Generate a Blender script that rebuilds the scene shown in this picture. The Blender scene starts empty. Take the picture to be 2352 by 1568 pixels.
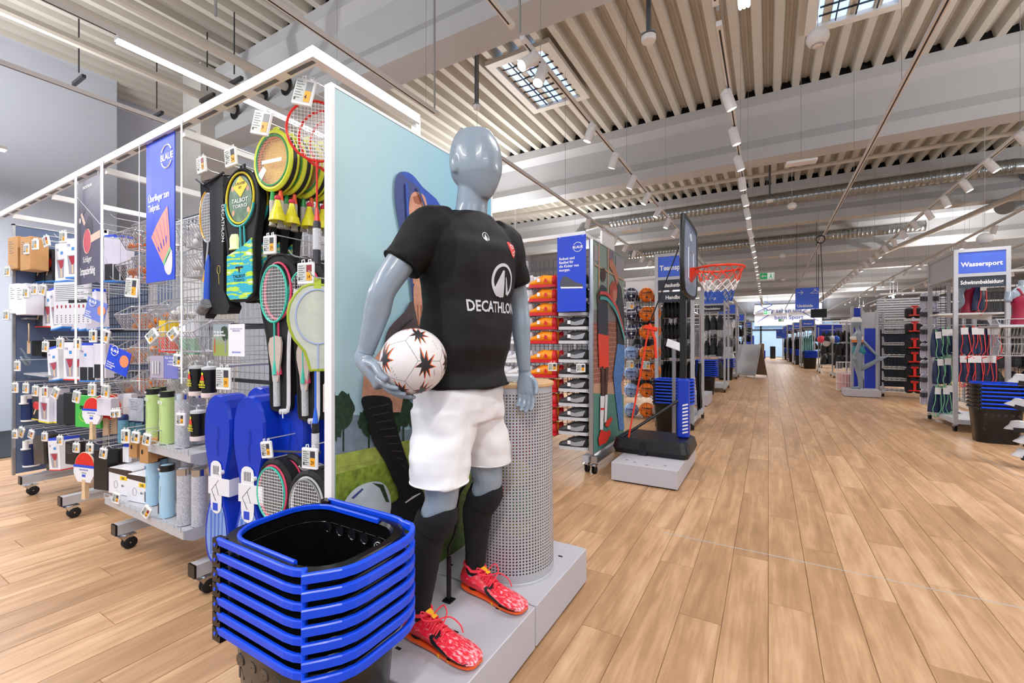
import bpy, math, random
from mathutils import Matrix, Vector, Euler
random.seed(7)
PI = math.pi
SC = bpy.context.scene
COL = SC.collection
# ------------------------------------------------------------------ camera, world, exposure
CF, CYAW, CH = 1011.0, math.radians(30.2), 1.25
FW = Vector((-math.sin(CYAW), math.cos(CYAW), 0)); RT = Vector((math.cos(CYAW), math.sin(CYAW), 0))
cd = bpy.data.cameras.new('camera'); cam = bpy.data.objects.new('camera', cd); COL.objects.link(cam)
cd.sensor_width = 36; cd.lens = 36*CF/2352; cd.clip_start = .02; cd.clip_end = 200
cam.location = (0, 0, CH); cam.rotation_euler = (PI/2, 0, CYAW); SC.camera = cam
SC.view_settings.view_transform = 'Standard'; SC.view_settings.look = 'None'
SC.view_settings.exposure = -0.46; SC.view_settings.gamma = 1; SC.view_settings.use_curve_mapping = False
W = bpy.data.worlds.new('world'); SC.world = W; W.use_nodes = True
W.node_tree.nodes['Background'].inputs[0].default_value = (.80, .88, 1, 1)
W.node_tree.nodes['Background'].inputs[1].default_value = 1.6
def area(loc, sx, sy, power, col=(1, .97, .93), rot=(0, 0, 0)):
    l = bpy.data.lights.new('luminaire_and_fill_light', 'AREA'); l.shape = 'RECTANGLE'; l.size = sx; l.size_y = sy
    l.energy = power; l.color = col
    o = bpy.data.objects.new('luminaire_and_fill_light', l); COL.objects.link(o); o.location = loc; o.rotation_euler = rot
    return o
def spot(loc, tgt, power, ang=1.5, col=(1, .95, .88), blend=.6, r=.035):
    l = bpy.data.lights.new('track_light', 'SPOT'); l.energy = power; l.spot_size = ang; l.spot_blend = blend
    l.shadow_soft_size = r; l.color = col
    o = bpy.data.objects.new('track_light', l); COL.objects.link(o); o.location = loc
    d = Vector(tgt)-Vector(loc); o.rotation_euler = d.to_track_quat('-Z', 'Y').to_euler()
    return o
# rays through the photograph (2352x1568) used only to read off real-world places
def ray(u, v): return FW + RT*((u-1176)/CF) + Vector((0, 0, 1))*((783-v)/CF)
def C0(): return Vector((0, 0, CH))
def PY(u, v, Y): d = ray(u, v); return C0()+d*(Y/d.y)
def PX(u, v, X): d = ray(u, v); return C0()+d*(X/d.x)
def PZ(u, v, Z): d = ray(u, v); return C0()+d*((Z-CH)/d.z)
def PD(u, v, D): return C0()+ray(u, v)*D
# ------------------------------------------------------------------ materials
def lin(h):
    if isinstance(h, str):
        h = h.lstrip('#'); c = [int(h[i:i+2], 16)/255 for i in (0, 2, 4)]
        return tuple((x/12.92 if x <= .04045 else ((x+.055)/1.055)**2.4) for x in c)
    return h
MC = {}
def MAT(name, col='#808080', rough=.5, metal=0., noise=.0, ns=30., bump=0., bs=200., emit=0., alpha=1., coat=0., trans=0., sheen=0., spec=.5, ior=1.45, obj=False):
    if name in MC: return MC[name]
    m = bpy.data.materials.new(name); m.use_nodes = True; nt = m.node_tree; b = nt.nodes['Principled BSDF']
    c = lin(col)
    b.inputs['Base Color'].default_value = (*c, 1); b.inputs['Roughness'].default_value = rough
    b.inputs['Metallic'].default_value = metal; b.inputs['Coat Weight'].default_value = coat
    b.inputs['Specular IOR Level'].default_value = spec; b.inputs['IOR'].default_value = ior
    b.inputs['Transmission Weight'].default_value = trans; b.inputs['Sheen Weight'].default_value = sheen
    b.inputs['Alpha'].default_value = alpha
    if emit: b.inputs['Emission Color'].default_value = (*c, 1); b.inputs['Emission Strength'].default_value = emit
    if noise or bump:
        tc = nt.nodes.new('ShaderNodeTexCoord'); out = 'Object'
        if noise:
            n = nt.nodes.new('ShaderNodeTexNoise'); n.inputs['Scale'].default_value = ns; n.inputs['Detail'].default_value = 4
            nt.links.new(tc.outputs[out], n.inputs['Vector'])
            r = nt.nodes.new('ShaderNodeMapRange'); r.inputs[1].default_value = .25; r.inputs[2].default_value = .75
            r.inputs[3].default_value = 1-noise; r.inputs[4].default_value = 1+noise
            nt.links.new(n.outputs[0], r.inputs[0])
            mx = nt.nodes.new('ShaderNodeVectorMath'); mx.operation = 'SCALE'; mx.inputs[0].default_value = c
            nt.links.new(r.outputs[0], mx.inputs['Scale']); nt.links.new(mx.outputs[0], b.inputs['Base Color'])
        if bump:
            n2 = nt.nodes.new('ShaderNodeTexNoise'); n2.inputs['Scale'].default_value = bs; n2.inputs['Detail'].default_value = 3
            nt.links.new(tc.outputs[out], n2.inputs['Vector'])
            bp = nt.nodes.new('ShaderNodeBump'); bp.inputs['Strength'].default_value = bump; bp.inputs['Distance'].default_value = .004
            nt.links.new(n2.outputs[0], bp.inputs['Height']); nt.links.new(bp.outputs[0], b.inputs['Normal'])
    MC[name] = m; return m
def K(h, rough=.45, **kw):          # plain coloured material by hex
    return MAT('m_'+h.strip('#')+('_%d' % int(rough*100)), h, rough, noise=kw.pop('noise', .04), **kw)
# ------------------------------------------------------------------ mesh builder
class MB:
    def __init__(s): s.v = []; s.f = []; s.mi = []; s.sm = []; s.T = None; s.m = 0
    def add(s, vs, fs, smooth=False):
        n = len(s.v)
        if s.T is not None: vs = [s.T @ Vector(p) for p in vs]
        s.v += [tuple(p) for p in vs]; s.f += [tuple(i+n for i in f) for f in fs]
        s.mi += [s.m]*len(fs); s.sm += [smooth]*len(fs); return s
    def box(s, x0, y0, z0, x1, y1, z1):
        return s.add([(x0,y0,z0),(x1,y0,z0),(x1,y1,z0),(x0,y1,z0),(x0,y0,z1),(x1,y0,z1),(x1,y1,z1),(x0,y1,z1)],
            [(0,3,2,1),(4,5,6,7),(0,1,5,4),(1,2,6,5),(2,3,7,6),(3,0,4,7)])
    def cbox(s, cx, cy, cz, sx, sy, sz): return s.box(cx-sx/2, cy-sy/2, cz-sz/2, cx+sx/2, cy+sy/2, cz+sz/2)
    def rbox(s, x0, y0, z0, x1, y1, z1, b=.005):
        def ring(i, z): return [(x0+i,y0+b+i*0,z) if 0 else p for p in
            [(x0+b+i,y0+i,z),(x1-b-i,y0+i,z),(x1-i,y0+b+i,z),(x1-i,y1-b-i,z),(x1-b-i,y1-i,z),(x0+b+i,y1-i,z),(x0+i,y1-b-i,z),(x0+i,y0+b+i,z)]]
        return s.loft([ring(b, z0), ring(0, z0+b), ring(0, z1-b), ring(b, z1)])
    def loft(s, rings, caps=True, smooth=False, closed=False, wrap=True):
        n = len(rings[0]); vs = [p for r in rings for p in r]; fs = []
        L = len(rings)
        for i in range(L if closed else L-1):
            a = i*n; b = ((i+1) % L)*n
            for j in range(n if wrap else n-1):
                k = (j+1) % n; fs.append((a+j, a+k, b+k, b+j))
        s.add(vs, fs, smooth)
        if caps and not closed:
            s.add(rings[0], [tuple(reversed(range(n)))], False); s.add(rings[-1], [tuple(range(n))], False)
        return s
    def tube(s, pts, r, n=6, closed=False, caps=True, flat=1.0):
        P = [Vector(p) for p in pts]; L = len(P); R = r if isinstance(r, (list, tuple)) else [r]*L
        rings = []; up = None
        for i in range(L):
            if closed: t = P[(i+1) % L]-P[i-1]
            else: t = P[min(i+1, L-1)]-P[max(i-1, 0)]
            if t.length < 1e-9: t = Vector((0, 0, 1))
            t.normalize()
            if up is None:
                up = Vector((0, 0, 1)) if abs(t.z) < .9 else Vector((1, 0, 0))
            a = up - t*up.dot(t)
            if a.length < 1e-6: a = t.orthogonal()
            a.normalize(); up = a; b = t.cross(a)
            rings.append([P[i]+a*(math.cos(q)*R[i])+b*(math.sin(q)*R[i]*flat) for q in [2*PI*k/n for k in range(n)]])
        return s.loft(rings, caps, True, closed)
    def cyl(s, p0, p1, r0, r1=None, n=14, caps=True): return s.tube([p0, p1], [r0, r0 if r1 is None else r1], n, False, caps)
    def lathe(s, prof, n=24, c=(0, 0, 0), caps=False, ax='z', sy=1.):
        rings = []
        for r, z in prof:
            q = [(r*math.cos(2*PI*k/n), r*sy*math.sin(2*PI*k/n), z) for k in range(n)]
            if ax == 'y': q = [(a, z2, b) for a, b, z2 in q]
            if ax == 'x': q = [(z2, a, b) for a, b, z2 in q]
            rings.append([(a+c[0], b+c[1], d+c[2]) for a, b, d in q])
        return s.loft(rings, caps, True)
    def sph(s, c, r, n=16, m=10, sc=(1, 1, 1)):
        rings = []
        for i in range(m+1):
            t = -PI/2+PI*i/m; rr = max(math.cos(t), .02)*r
            rings.append([(c[0]+rr*math.cos(2*PI*k/n)*sc[0], c[1]+rr*math.sin(2*PI*k/n)*sc[1], c[2]+math.sin(t)*r*sc[2]) for k in range(n)])
        return s.loft(rings, True, True)
    def poly(s, pts, y0=0., y1=None, plane='xz'):      # flat outline (x,z) -> prism between y0 and y1, front faces -y
        n = len(pts)
        ar = sum(pts[i][0]*pts[(i+1) % n][1]-pts[(i+1) % n][0]*pts[i][1] for i in range(n))
        if ar < 0: pts = pts[::-1]
        if y1 is None: return s.add([(p[0], y0, p[1]) for p in pts], [tuple(range(n))])
        vs = [(p[0], y0, p[1]) for p in pts]+[(p[0], y1, p[1]) for p in pts]
        fs = [tuple(range(n)), tuple(reversed(range(n, 2*n)))]+[(i, i+n, (i+1) % n+n, (i+1) % n) for i in range(n)]
        return s.add(vs, fs)
    def build(s, name, mats, parent=None, loc=None, rot=None, angle=35):
        me = bpy.data.meshes.new(name); me.from_pydata(s.v, [], s.f)
        if not isinstance(mats, (list, tuple)): mats = [mats]
        for m in mats: me.materials.append(m)
        me.polygons.foreach_set('material_index', s.mi)
        me.polygons.foreach_set('use_smooth', s.sm)
        me.update()
        if any(s.sm): me.set_sharp_from_angle(angle=math.radians(angle))
        o = bpy.data.objects.new(name, me); COL.objects.link(o)
        if parent is not None: o.parent = parent; KIDS.setdefault(parent, []).append(o)
        if loc is not None: o.location = loc
        if rot is not None: o.rotation_euler = rot
        return o
def tag(o, label=None, cat=None, group=None, kind=None):
    if label: o['label'] = label
    if cat: o['category'] = cat
    if group: o['group'] = group
    if kind: o['kind'] = kind
    return o
def thing(name, label, cat, loc=(0, 0, 0), rz=0, group=None, rot=None):
    o = bpy.data.objects.new(name, None); COL.objects.link(o); o.empty_display_size = .1
    o.location = loc; o.rotation_euler = rot if rot else (0, 0, rz)
    return tag(o, label, cat, group)
def dup(o, loc=None, rz=None, label=None, group=None, parent=None, rot=None, scale=None):
    c = o.copy(); COL.objects.link(c)
    if parent is not None: c.parent = parent; KIDS.setdefault(parent, []).append(c)
    if loc is not None: c.location = loc
    if rz is not None: c.rotation_euler = (0, 0, rz)
    if rot is not None: c.rotation_euler = rot
    if scale is not None: c.scale = scale if isinstance(scale, (tuple, list)) else (scale,)*3
    if label: c['label'] = label
    if group: c['group'] = group
    for ch in KIDS.get(o, ()): dup(ch, parent=c)
    return c
KIDS = {}
def struct(name, mb, m, **k): return tag(mb.build(name, m, **k), kind='structure')
TXT = {}
def text(s, size, mat, parent=None, loc=(0, 0, 0), rot=(PI/2, 0, 0), bold=.0, align='LEFT', ext=.0006, sx=1., name='lettering', shear=0.):
    key = (s, round(size, 4), bold, align, ext, shear)
    if key not in TXT:
        cu = bpy.data.curves.new('lettering', 'FONT'); cu.body = s; cu.size = size; cu.extrude = ext
        cu.offset = bold*size; cu.align_x = align; cu.resolution_u = 2; cu.shear = shear
        to = bpy.data.objects.new('t', cu); COL.objects.link(to)
        bpy.context.view_layer.update()
        me = bpy.data.meshes.new_from_object(to); bpy.data.objects.remove(to); TXT[key] = me
    me = TXT[key]
    if me.materials and me.materials[0] != mat: me = me.copy(); me.materials.clear()
    if not me.materials: me.materials.append(mat)
    o = bpy.data.objects.new(name, me); COL.objects.link(o); o.parent = parent; KIDS.setdefault(parent, []).append(o); o.location = loc; o.rotation_euler = rot; o.scale = (sx, 1, 1)
    return o
ORD = ['first', 'second', 'third', 'fourth', 'fifth', 'sixth', 'seventh', 'eighth', 'ninth', 'tenth', 'eleventh', 'twelfth', 'thirteenth', 'fourteenth', 'fifteenth', 'sixteenth', 'seventeenth', 'eighteenth', 'nineteenth', 'twentieth']
def ell(cx, cz, rx, rz_, n=28, a0=0., rotd=0.):
    c, s_ = math.cos(rotd), math.sin(rotd); o = []
    for k in range(n):
        q = 2*PI*k/n+a0; x = rx*math.cos(q); z = rz_*math.sin(q); o.append((cx+x*c-z*s_, cz+x*s_+z*c))
    return o
def smoothpts(P, k=3, closed=True):          # Catmull-Rom through 2D/3D points
    n = len(P); out = []
    for i in range(n if closed else n-1):
        p = [Vector(P[(i+j) % n]) if closed else Vector(P[min(max(i+j, 0), n-1)]) for j in (-1, 0, 1, 2)]
        for t in [j/k for j in range(k)]:
            out.append(.5*((2*p[1])+(p[2]-p[0])*t+(2*p[0]-5*p[1]+4*p[2]-p[3])*t*t+(3*p[1]-p[0]-3*p[2]+p[3])*t**3))
    if not closed: out.append(Vector(P[-1]))
    return [tuple(q) for q in out]
# common materials
WH = MAT('white_powdercoat', '#E6E7EC', .35, noise=.02); STEEL = MAT('brushed_steel', '#B9BCC2', .3, .9, noise=.06, ns=60)
CHROME = MAT('zinc_plate', '#D5D8DC', .18, 1., noise=.05, ns=80); WIRE = MAT('galvanised_wire', '#C4C6CC', .35, .5)
GREYP = MAT('grey_powdercoat', '#B7B8BF', .4, .1, noise=.03); DARKW = MAT('dark_wire', '#4A4D55', .4, .6)
BLK = MAT('black_plastic', '#0B0B0D', .35, noise=.1); BLKR = MAT('black_rubber', '#101012', .6, noise=.1)
WPL = MAT('white_plastic', '#EDEDEE', .3, noise=.01); BLUE = MAT('brand_blue', '#1F46C8', .4, noise=.02)
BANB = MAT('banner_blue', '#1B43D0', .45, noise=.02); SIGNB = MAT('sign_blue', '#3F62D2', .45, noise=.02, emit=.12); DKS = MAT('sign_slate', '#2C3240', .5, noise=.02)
ESL = MAT('tag_screen', '#C4C7C4', .35, noise=.02); ESY = MAT('tag_yellow', '#F4A81C', .4); ESR = MAT('tag_red', '#8E2430', .4); INK = MAT('ink_black', '#16161A', .5); PW = MAT('print_white', '#F2F2F4', .5)
CARD = MAT('white_card', '#E3E3EA', .45, noise=.02); CLEAR = MAT('clear_film', '#F4F6F8', .08, alpha=.13, coat=.5)
# ================================================================== SETTING
# ---- floor: vinyl oak planks running along y
PWD, PLN = .178, 1.22
def floor_mat():
    m = bpy.data.materials.new('oak_plank_vinyl'); m.use_nodes = True; nt = m.node_tree; N = nt.nodes.new; L = nt.links.new
    b = nt.nodes['Principled BSDF']
    g = N('ShaderNodeNewGeometry'); sp = N('ShaderNodeSeparateXYZ'); L(g.outputs['Position'], sp.inputs[0])
    def mth(op, a, b_=None, c=None):
        n = N('ShaderNodeMath'); n.operation = op
        for i, q in enumerate((a, b_, c)):
            if q is None: continue
            if isinstance(q, (int, float)): n.inputs[i].default_value = q
            else: L(q, n.inputs[i])
        return n.outputs[0]
    row = mth('FLOOR', mth('DIVIDE', sp.outputs[0], PWD))
    off = mth('MULTIPLY', mth('FRACT', mth('ADD', mth('MULTIPLY', row, .377), 100)), PLN)
    ci = mth('FLOOR', mth('DIVIDE', mth('ADD', sp.outputs[1], off), PLN))
    cb = N('ShaderNodeCombineXYZ'); L(row, cb.inputs[0]); L(ci, cb.inputs[1])
    wn = N('ShaderNodeTexWhiteNoise'); L(cb.outputs[0], wn.inputs[0])
    sc = N('ShaderNodeVectorMath'); sc.operation = 'MULTIPLY'; sc.inputs[1].default_value = (38, 2.0, 1)
    ad = N('ShaderNodeVectorMath'); ad.operation = 'ADD'; L(g.outputs['Position'], sc.inputs[0]); L(sc.outputs[0], ad.inputs[0])
    s2 = N('ShaderNodeVectorMath'); s2.operation = 'SCALE'; s2.inputs['Scale'].default_value = 37; L(wn.outputs['Color'], s2.inputs[0]); L(s2.outputs[0], ad.inputs[1])
    n1 = N('ShaderNodeTexNoise'); n1.inputs['Scale'].default_value = 1; n1.inputs['Detail'].default_value = 6; n1.inputs['Distortion'].default_value = 1.2; L(ad.outputs[0], n1.inputs['Vector'])
    sc3 = N('ShaderNodeVectorMath'); sc3.operation = 'MULTIPLY'; sc3.inputs[1].default_value = (.22, .35, 1); L(ad.outputs[0], sc3.inputs[0])
    n2 = N('ShaderNodeTexNoise'); n2.inputs['Scale'].default_value = 1; n2.inputs['Detail'].default_value = 3; n2.inputs['Distortion'].default_value = .8; L(sc3.outputs[0], n2.inputs['Vector'])
    sc4 = N('ShaderNodeVectorMath'); sc4.operation = 'MULTIPLY'; sc4.inputs[1].default_value = (.5, 2.2, 1); L(ad.outputs[0], sc4.inputs[0])
    n3 = N('ShaderNodeTexNoise'); n3.inputs['Scale'].default_value = 1; n3.inputs['Detail'].default_value = 2; L(sc4.outputs[0], n3.inputs['Vector'])
    f = mth('ADD', mth('MULTIPLY', n1.outputs[0], .40), mth('ADD', mth('MULTIPLY', n2.outputs[0], .62), mth('MULTIPLY', wn.outputs['Value'], .12)))
    f = mth('ADD', f, mth('SUBTRACT', mth('MULTIPLY', n3.outputs[0], .35), .26))
    cr = N('ShaderNodeValToRGB'); L(f, cr.inputs[0]); e = cr.color_ramp.elements
    e[0].position = .22; e[0].color = (*lin('#987656'), 1); e[1].position = .8; e[1].color = (*lin('#DBBC99'), 1)
    k = cr.color_ramp.elements.new(.45); k.color = (*lin('#B28C69'), 1); k = cr.color_ramp.elements.new(.6); k.color = (*lin('#C8A27E'), 1)
    L(cr.outputs[0], b.inputs['Base Color'])
    rr = mth('ADD', mth('MULTIPLY', n2.outputs[0], .16), .30); L(rr, b.inputs['Roughness']); b.inputs['Specular IOR Level'].default_value = .5
    bp = N('ShaderNodeBump'); bp.inputs['Strength'].default_value = .25; bp.inputs['Distance'].default_value = .001; L(n1.outputs[0], bp.inputs['Height']); L(bp.outputs[0], b.inputs['Normal'])
    return m
FM = floor_mat()
fl = struct('floor', MB().box(-12, -6, -.05, 16, 42, -.004), MAT('floor_joint', '#8F7256', .7, noise=.1))
cand = []
for r in range(int(-7.1/PWD), int(16/PWD)):
    off = ((r*.377+100) % 1)*PLN
    for c in range(-3, 36):
        y0 = c*PLN-off; y1 = y0+PLN; x0 = r*PWD
        cx, cy = x0+PWD/2, (y0+y1)/2
        fw = -cx*math.sin(CYAW)+cy*math.cos(CYAW); rt = cx*math.cos(CYAW)+cy*math.sin(CYAW)
        if x0 < -7.1: continue
        if fw < .9 or abs(rt) > fw*1.22+1: continue
        cand.append((1/fw**2 if not (cx < -1.4 and cy > 2.3) and not (-1.4 < cx < -.8 and 1 < cy < 2.1) else 1/(fw**2*9), x0, y0))
cand.sort(reverse=True)
def plank_geo(mb, x0, y0, x1, y1):
    g = .0007; h = .0012
    mb.add([(x0+g, y0+g, -.004), (x1-g, y0+g, -.004), (x1-g, y1-g, -.004), (x0+g, y1-g, -.004),
            (x0+g+h, y0+g+h, 0), (x1-g-h, y0+g+h, 0), (x1-g-h, y1-g-h, 0), (x0+g+h, y1-g-h, 0)],
           [(4, 5, 6, 7), (0, 1, 5, 4), (1, 2, 6, 5), (2, 3, 7, 6), (3, 0, 4, 7)])
pm = MB(); plank_geo(pm, 0, 0, PWD, PLN); p0 = pm.build('plank', FM, fl)
for i, (_, x, y) in enumerate(cand[:300]):
    o = p0 if i == 0 else p0.copy()
    if i: COL.objects.link(o)
    o.location = (x, y, 0)
rest = MB()
for _, x, y in cand[300:]: plank_geo(rest, x, y, x+PWD, y+PLN)
tag(rest.build('far_planks', FM, fl), kind='stuff')
# metal expansion joint across the floor
tag(MB().box(-.6, 2.985, 0, 3.2, 2.991, .0012).build('floor_joint_strip', GREYP, fl))
fj = MB(); fj.box(2.0, 3.0, 0, 2.006, 9, .0012); fj.build('floor_joint_strip', GREYP, fl)
struct('floor_carpet', MB().box(-12, -3, -.004, -7.1, 12, .004), MAT('dark_carpet', '#30343C', .95, noise=.3, ns=250, bump=.6, bs=400))
# ---- walls
WALLM = MAT('wall_paint', '#C3CAD9', .7, noise=.02, ns=2, bump=.1, bs=90)
WALLG = MAT('wall_grey', '#9AA0AC', .7, noise=.03, ns=2)
struct('wall_left', MB().box(-9.6, -6, 0, -9.2, 2.92, 6), WALLM)
w2 = MB(); w2.box(-10.3, 2.97, 0, -9.9, 42, 6); w2.box(-9.9, 2.92, 0, -9.2, 2.97, 6); struct('wall_left_recess', w2, WALLM)
struct('wall_right', MB().box(16, -6, 0, 16.3, 42, 6), WALLM)
CONC = MAT('painted_concrete', '#C6C3BF', .75, noise=.03, ns=3, bump=.15, bs=60)
struct('trim_1', MB().box(-8.0, 3.4, 0, -7.45, 3.95, 5.5), CONC)
struct('trim_2', MB().box(-8.0, 8.5, 0, -7.45, 9.05, 5.5), CONC)
# ---- ceiling: trapezoidal steel deck, ribs along y
DECK = MAT('cream_deck', '#C8C4BB', .5, .0, noise=.03, ns=3)
cm = MB(); pit = .267; prof = [(0, 0), (.095, 0), (.125, .14), (.160, .14), (.172, .128), (.202, .128), (.214, .14), (.237, .14)]
nb = int(27/pit); pr = []
for k in range(nb):
    for dx, dz in prof: pr.append((-10.6+k*pit+dx, 5.5+dz))
y0, y1 = -6, 42
cm.add([(x, y0, z) for x, z in pr]+[(x, y1, z) for x, z in pr], [(i, i+1, i+1+len(pr), i+len(pr)) for i in range(len(pr)-1)])
struct('ceiling', cm, DECK)
struct('ceiling_roof_slab', MB().box(-12, -6, 5.72, 17, 42, 5.9), K('#3A3A3C'))
DARK = MAT('dark_void', '#0D0D0F', .9)
BEAMM = MAT('beam_concrete', '#BEC0C4', .7, noise=.035, ns=1.5, bump=.1, bs=50)
for k in range(-1, 8):
    Y = 3.6+5.11*k
    pf = [(0, 5.5), (0, 5.33), (.12, 5.2), (.12, 4.78), (0, 4.6), (0, 4.4), (.39, 4.4), (.39, 4.6), (.27, 4.78), (.27, 5.2), (.39, 5.33), (.39, 5.5)]
    xa = -7.8 if k in (0, 1) else -10; xb = 16
    b = MB(); b.loft([[(xa, Y+a, z) for a, z in pf], [(xb, Y+a, z) for a, z in pf]])
    struct('ceiling_beam', b, BEAMM)
    struct('ceiling_beam_gap_shade', MB().box(xa, Y+.06, 5.5, xb, Y+.33, 5.66), DARK)  # black fill stands in for the shade in the deck openings
# ---- skylights (lay-in frames under roof openings)
SKYG = MAT('skylight_sky', '#A9C6EE', .3, emit=2.2)
def skylight(n, x0, y0, x1, y1):
    z = 5.47; fr = MB()
    for a in ((x0-.12, y0-.12, x1+.12, y0), (x0-.12, y1, x1+.12, y1+.12), (x0-.12, y0, x0, y1), (x1, y0, x1+.12, y1)):
        fr.box(a[0], a[1], z-.02, a[2], a[3], z+.05)
    w = struct('window_%d' % n, fr, K('#D9D6D0'))
    MB().box(x0, y0, z+.04, x1, y1, z+.045).build('pane', SKYG, w)
    nx, ny = 4, 8
    for i in range(1, nx):
        MB().box(x0+(x1-x0)*i/nx-.007, y0+.02, z-.01, x0+(x1-x0)*i/nx+.007, y1-.02, z+.01).build('bar', K('#2B2E36'), w)
    for j in range(1, ny):
        MB().box(x0+.02, y0+(y1-y0)*j/ny-.007, z+.01, x1-.02, y0+(y1-y0)*j/ny+.007, z+.028).build('bar', K('#2B2E36'), w)
skylight(1, -3.62, 5.72, -2.78, 7.12)
skylight(2, .55, 5.75, 1.4, 7.15)
# ---- end wall with entrance
YE = 40.0
ew = MB(); ew.box(-10, YE, 0, -2.2, YE+.3, 6); ew.box(4.6, YE, 0, 16, YE+.3, 6); ew.box(-2.2, YE, 2.9, 4.6, YE+.3, 6)
struct('wall_end', ew, WALLG)
PANW = MAT('panel_white', '#D3D7E2', .6, noise=.02)
pe = PY(1733, 700, YE-.3); pf_ = PY(1888, 745, YE-.3)
sg = thing('entrance_wall_sign', 'large pale wall panel lettered Wir sehen uns beim Sport above the entrance', 'sign', (0, YE-.3, 0))
MB().box(pe.x, 0, pf_.z, pf_.x, .25, pe.z).build('panel', PANW, sg)
LB = MAT('line_blue', '#3B4F9E', .5)
text('Wir sehen uns', .42, LB, sg, ((pe.x+pf_.x)/2-.3, -.02, pe.z-.62), align='CENTER', bold=.01)
text('beim Sport', .42, LB, sg, ((pe.x+pf_.x)/2+.1, -.02, pe.z-1.15), align='CENTER', bold=.01)
ln = MB()
def seg(mb, p, q, w=.05, y=-.02):
    d = Vector((q[0]-p[0], q[1]-p[1])); n = Vector((-d.y, d.x)).normalized()*w/2
    mb.poly([(p[0]+n.x, p[1]+n.y), (q[0]+n.x, q[1]+n.y), (q[0]-n.x, q[1]-n.y), (p[0]-n.x, p[1]-n.y)], y)
x0, x1, za, zb = pe.x, pf_.x, pf_.z, pe.z
for s_ in (0, 1):
    for q in range(3):
        xs = x0+.2 if s_ == 0 else x1-.2; sg_ = 1 if s_ == 0 else -1
        seg(ln, (xs, za+.3+q*.8), (xs+sg_*1.0, za+1.0+q*.6)); seg(ln, (xs+sg_*1.0, za+1.0+q*.6), (xs+sg_*.1, za+1.7+q*.45))
ln.build('line_pattern', LB, sg)
DKF = K('#26292F', .4); GL = MAT('door_glass', '#BFD8E8', .05, alpha=.35, coat=.3)
OUT = MAT('outdoor_daylight', '#6FA6D6', .5, emit=1.2, noise=.35, ns=1.2)
d_ = MB(); X0, X1 = -2.2, 4.6
for x in (X0, X0+1.7, X0+3.4, X0+5.1, X1): d_.box(x-.06, 0, 0, x+.06, .12, 2.9)
d_.box(X0, 0, 2.78, X1, .12, 2.9); d_.box(X0, 0, 2.1, X1, .12, 2.22)
dr = struct('door_1', d_, DKF, loc=(0, YE+.05, 0))
for i in range(4): MB().box(X0+1.7*i+.06, .05, 0.02, X0+1.7*i+1.64, .07, 2.78).build('pane', GL, dr)
struct('outside_street', MB().box(-4, YE+3, 0, 7, YE+3.1, 3), OUT)
struct('outside_ground', MB().box(-4, YE+.3, -.05, 7, YE+3, 0), K('#9A9FA6'))
# dark service band high on the end wall and mid-distance bulkhead walls
struct('wall_end_band', MB().box(-10, YE-.5, 3.0, pe.x-.3, YE-.3, 4.6), K('#6B7078', .7))
struct('wall_end_band', MB().box(pf_.x+.3, YE-.5, 3.0, 16, YE-.3, 4.6), K('#8D9199', .7))
# ---- ducts and pipes
DUCT = MAT('spiral_duct_steel', '#9FA6AB', .28, .95, noise=.12, ns=5)
PIPE = MAT('cream_pipe', '#C4C0B8', .45, noise=.03)
def duct(name, p0, p1, r, label, elbow0=None, elbow1=None):
    mb = MB(); P0 = Vector(p0); P1 = Vector(p1); L_ = (P1-P0).length; n = max(2, int(L_/.11)); pts = []; rr = []
    if elbow0: pts += [P0+Vector(q) for q in elbow0]; rr += [r]*len(elbow0)
    for i in range(n+1):
        c = P0.lerp(P1, i/n)
        pts += [c, c+(P1-P0).normalized()*.012, c+(P1-P0).normalized()*.024]; rr += [r, r*1.05, r]
    if elbow1: pts += [P1+Vector(q) for q in elbow1]; rr += [r]*len(elbow1)
    mb.tube(pts, rr, 18)
    return tag(mb.build(name, DUCT), label, 'duct')
duct('ventilation_duct', (PY(1400, 505, 13.2).x, 13.2, 4.9), (4.4, 13.2, 4.9), .155, 'long spiral steel duct nearest the camera, crossing under the beams',
     [(-.9, -.25, -1.4), (-.9, -.25, -.3), (-.75, -.2, -.08), (-.35, -.1, 0)], [(.3, .1, 0), (.5, .35, 0), (.5, 1.2, 0)])
duct('ventilation_duct', (-5, 18.3, 4.85), (4.2, 18.3, 4.85), .16, 'farther spiral steel duct parallel behind the long one')
for i, (x, y, z, l) in enumerate([(4.4, 13.6, 4.35, 3.2), (5.3, 14.0, 4.3, 3.5), (6.4, 14.2, 4.3, 3.5), (7.5, 14.2, 4.3, 3.5)]):
    duct('branch_duct', (x+.3, 14.45, z), (x+1.9, 17.2, z+.85), .17, 'short dark-mouthed branch duct, %s from the left above the swim fixture' % ORD[i])
def pipe(p, q, r, label, m=None): return tag(MB().tube([p, q], r, 10).build('ceiling_pipe', m or PIPE), label, 'pipe')
pipe((-6.87, -3, 4.69), (-6.87, 3.7, 4.69), .055, 'cream pipe running into the lowest hole of the left beam')
pipe((-6.15, -3, 4.67), (-6.15, 3.7, 4.67), .05, 'cream pipe between the two others at top left')
pipe((-5.6, -3, 4.67), (-5.6, 3.7, 4.67), .055, 'cream pipe entering the rightmost hole of the left beam')
pipe((-8, 11.5, 5.03), (14, 11.5, 5.03), .045, 'thin cream pipe crossing the hall between second and third beam')
pipe((5.0, 8.8, 4.2), (3.1, 20, 4.2), .06, 'white pipe running away at upper right, lower of two')
pipe((5.25, 8.8, 4.32), (3.4, 20, 4.32), .06, 'white pipe running away at upper right, upper of two')
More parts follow.
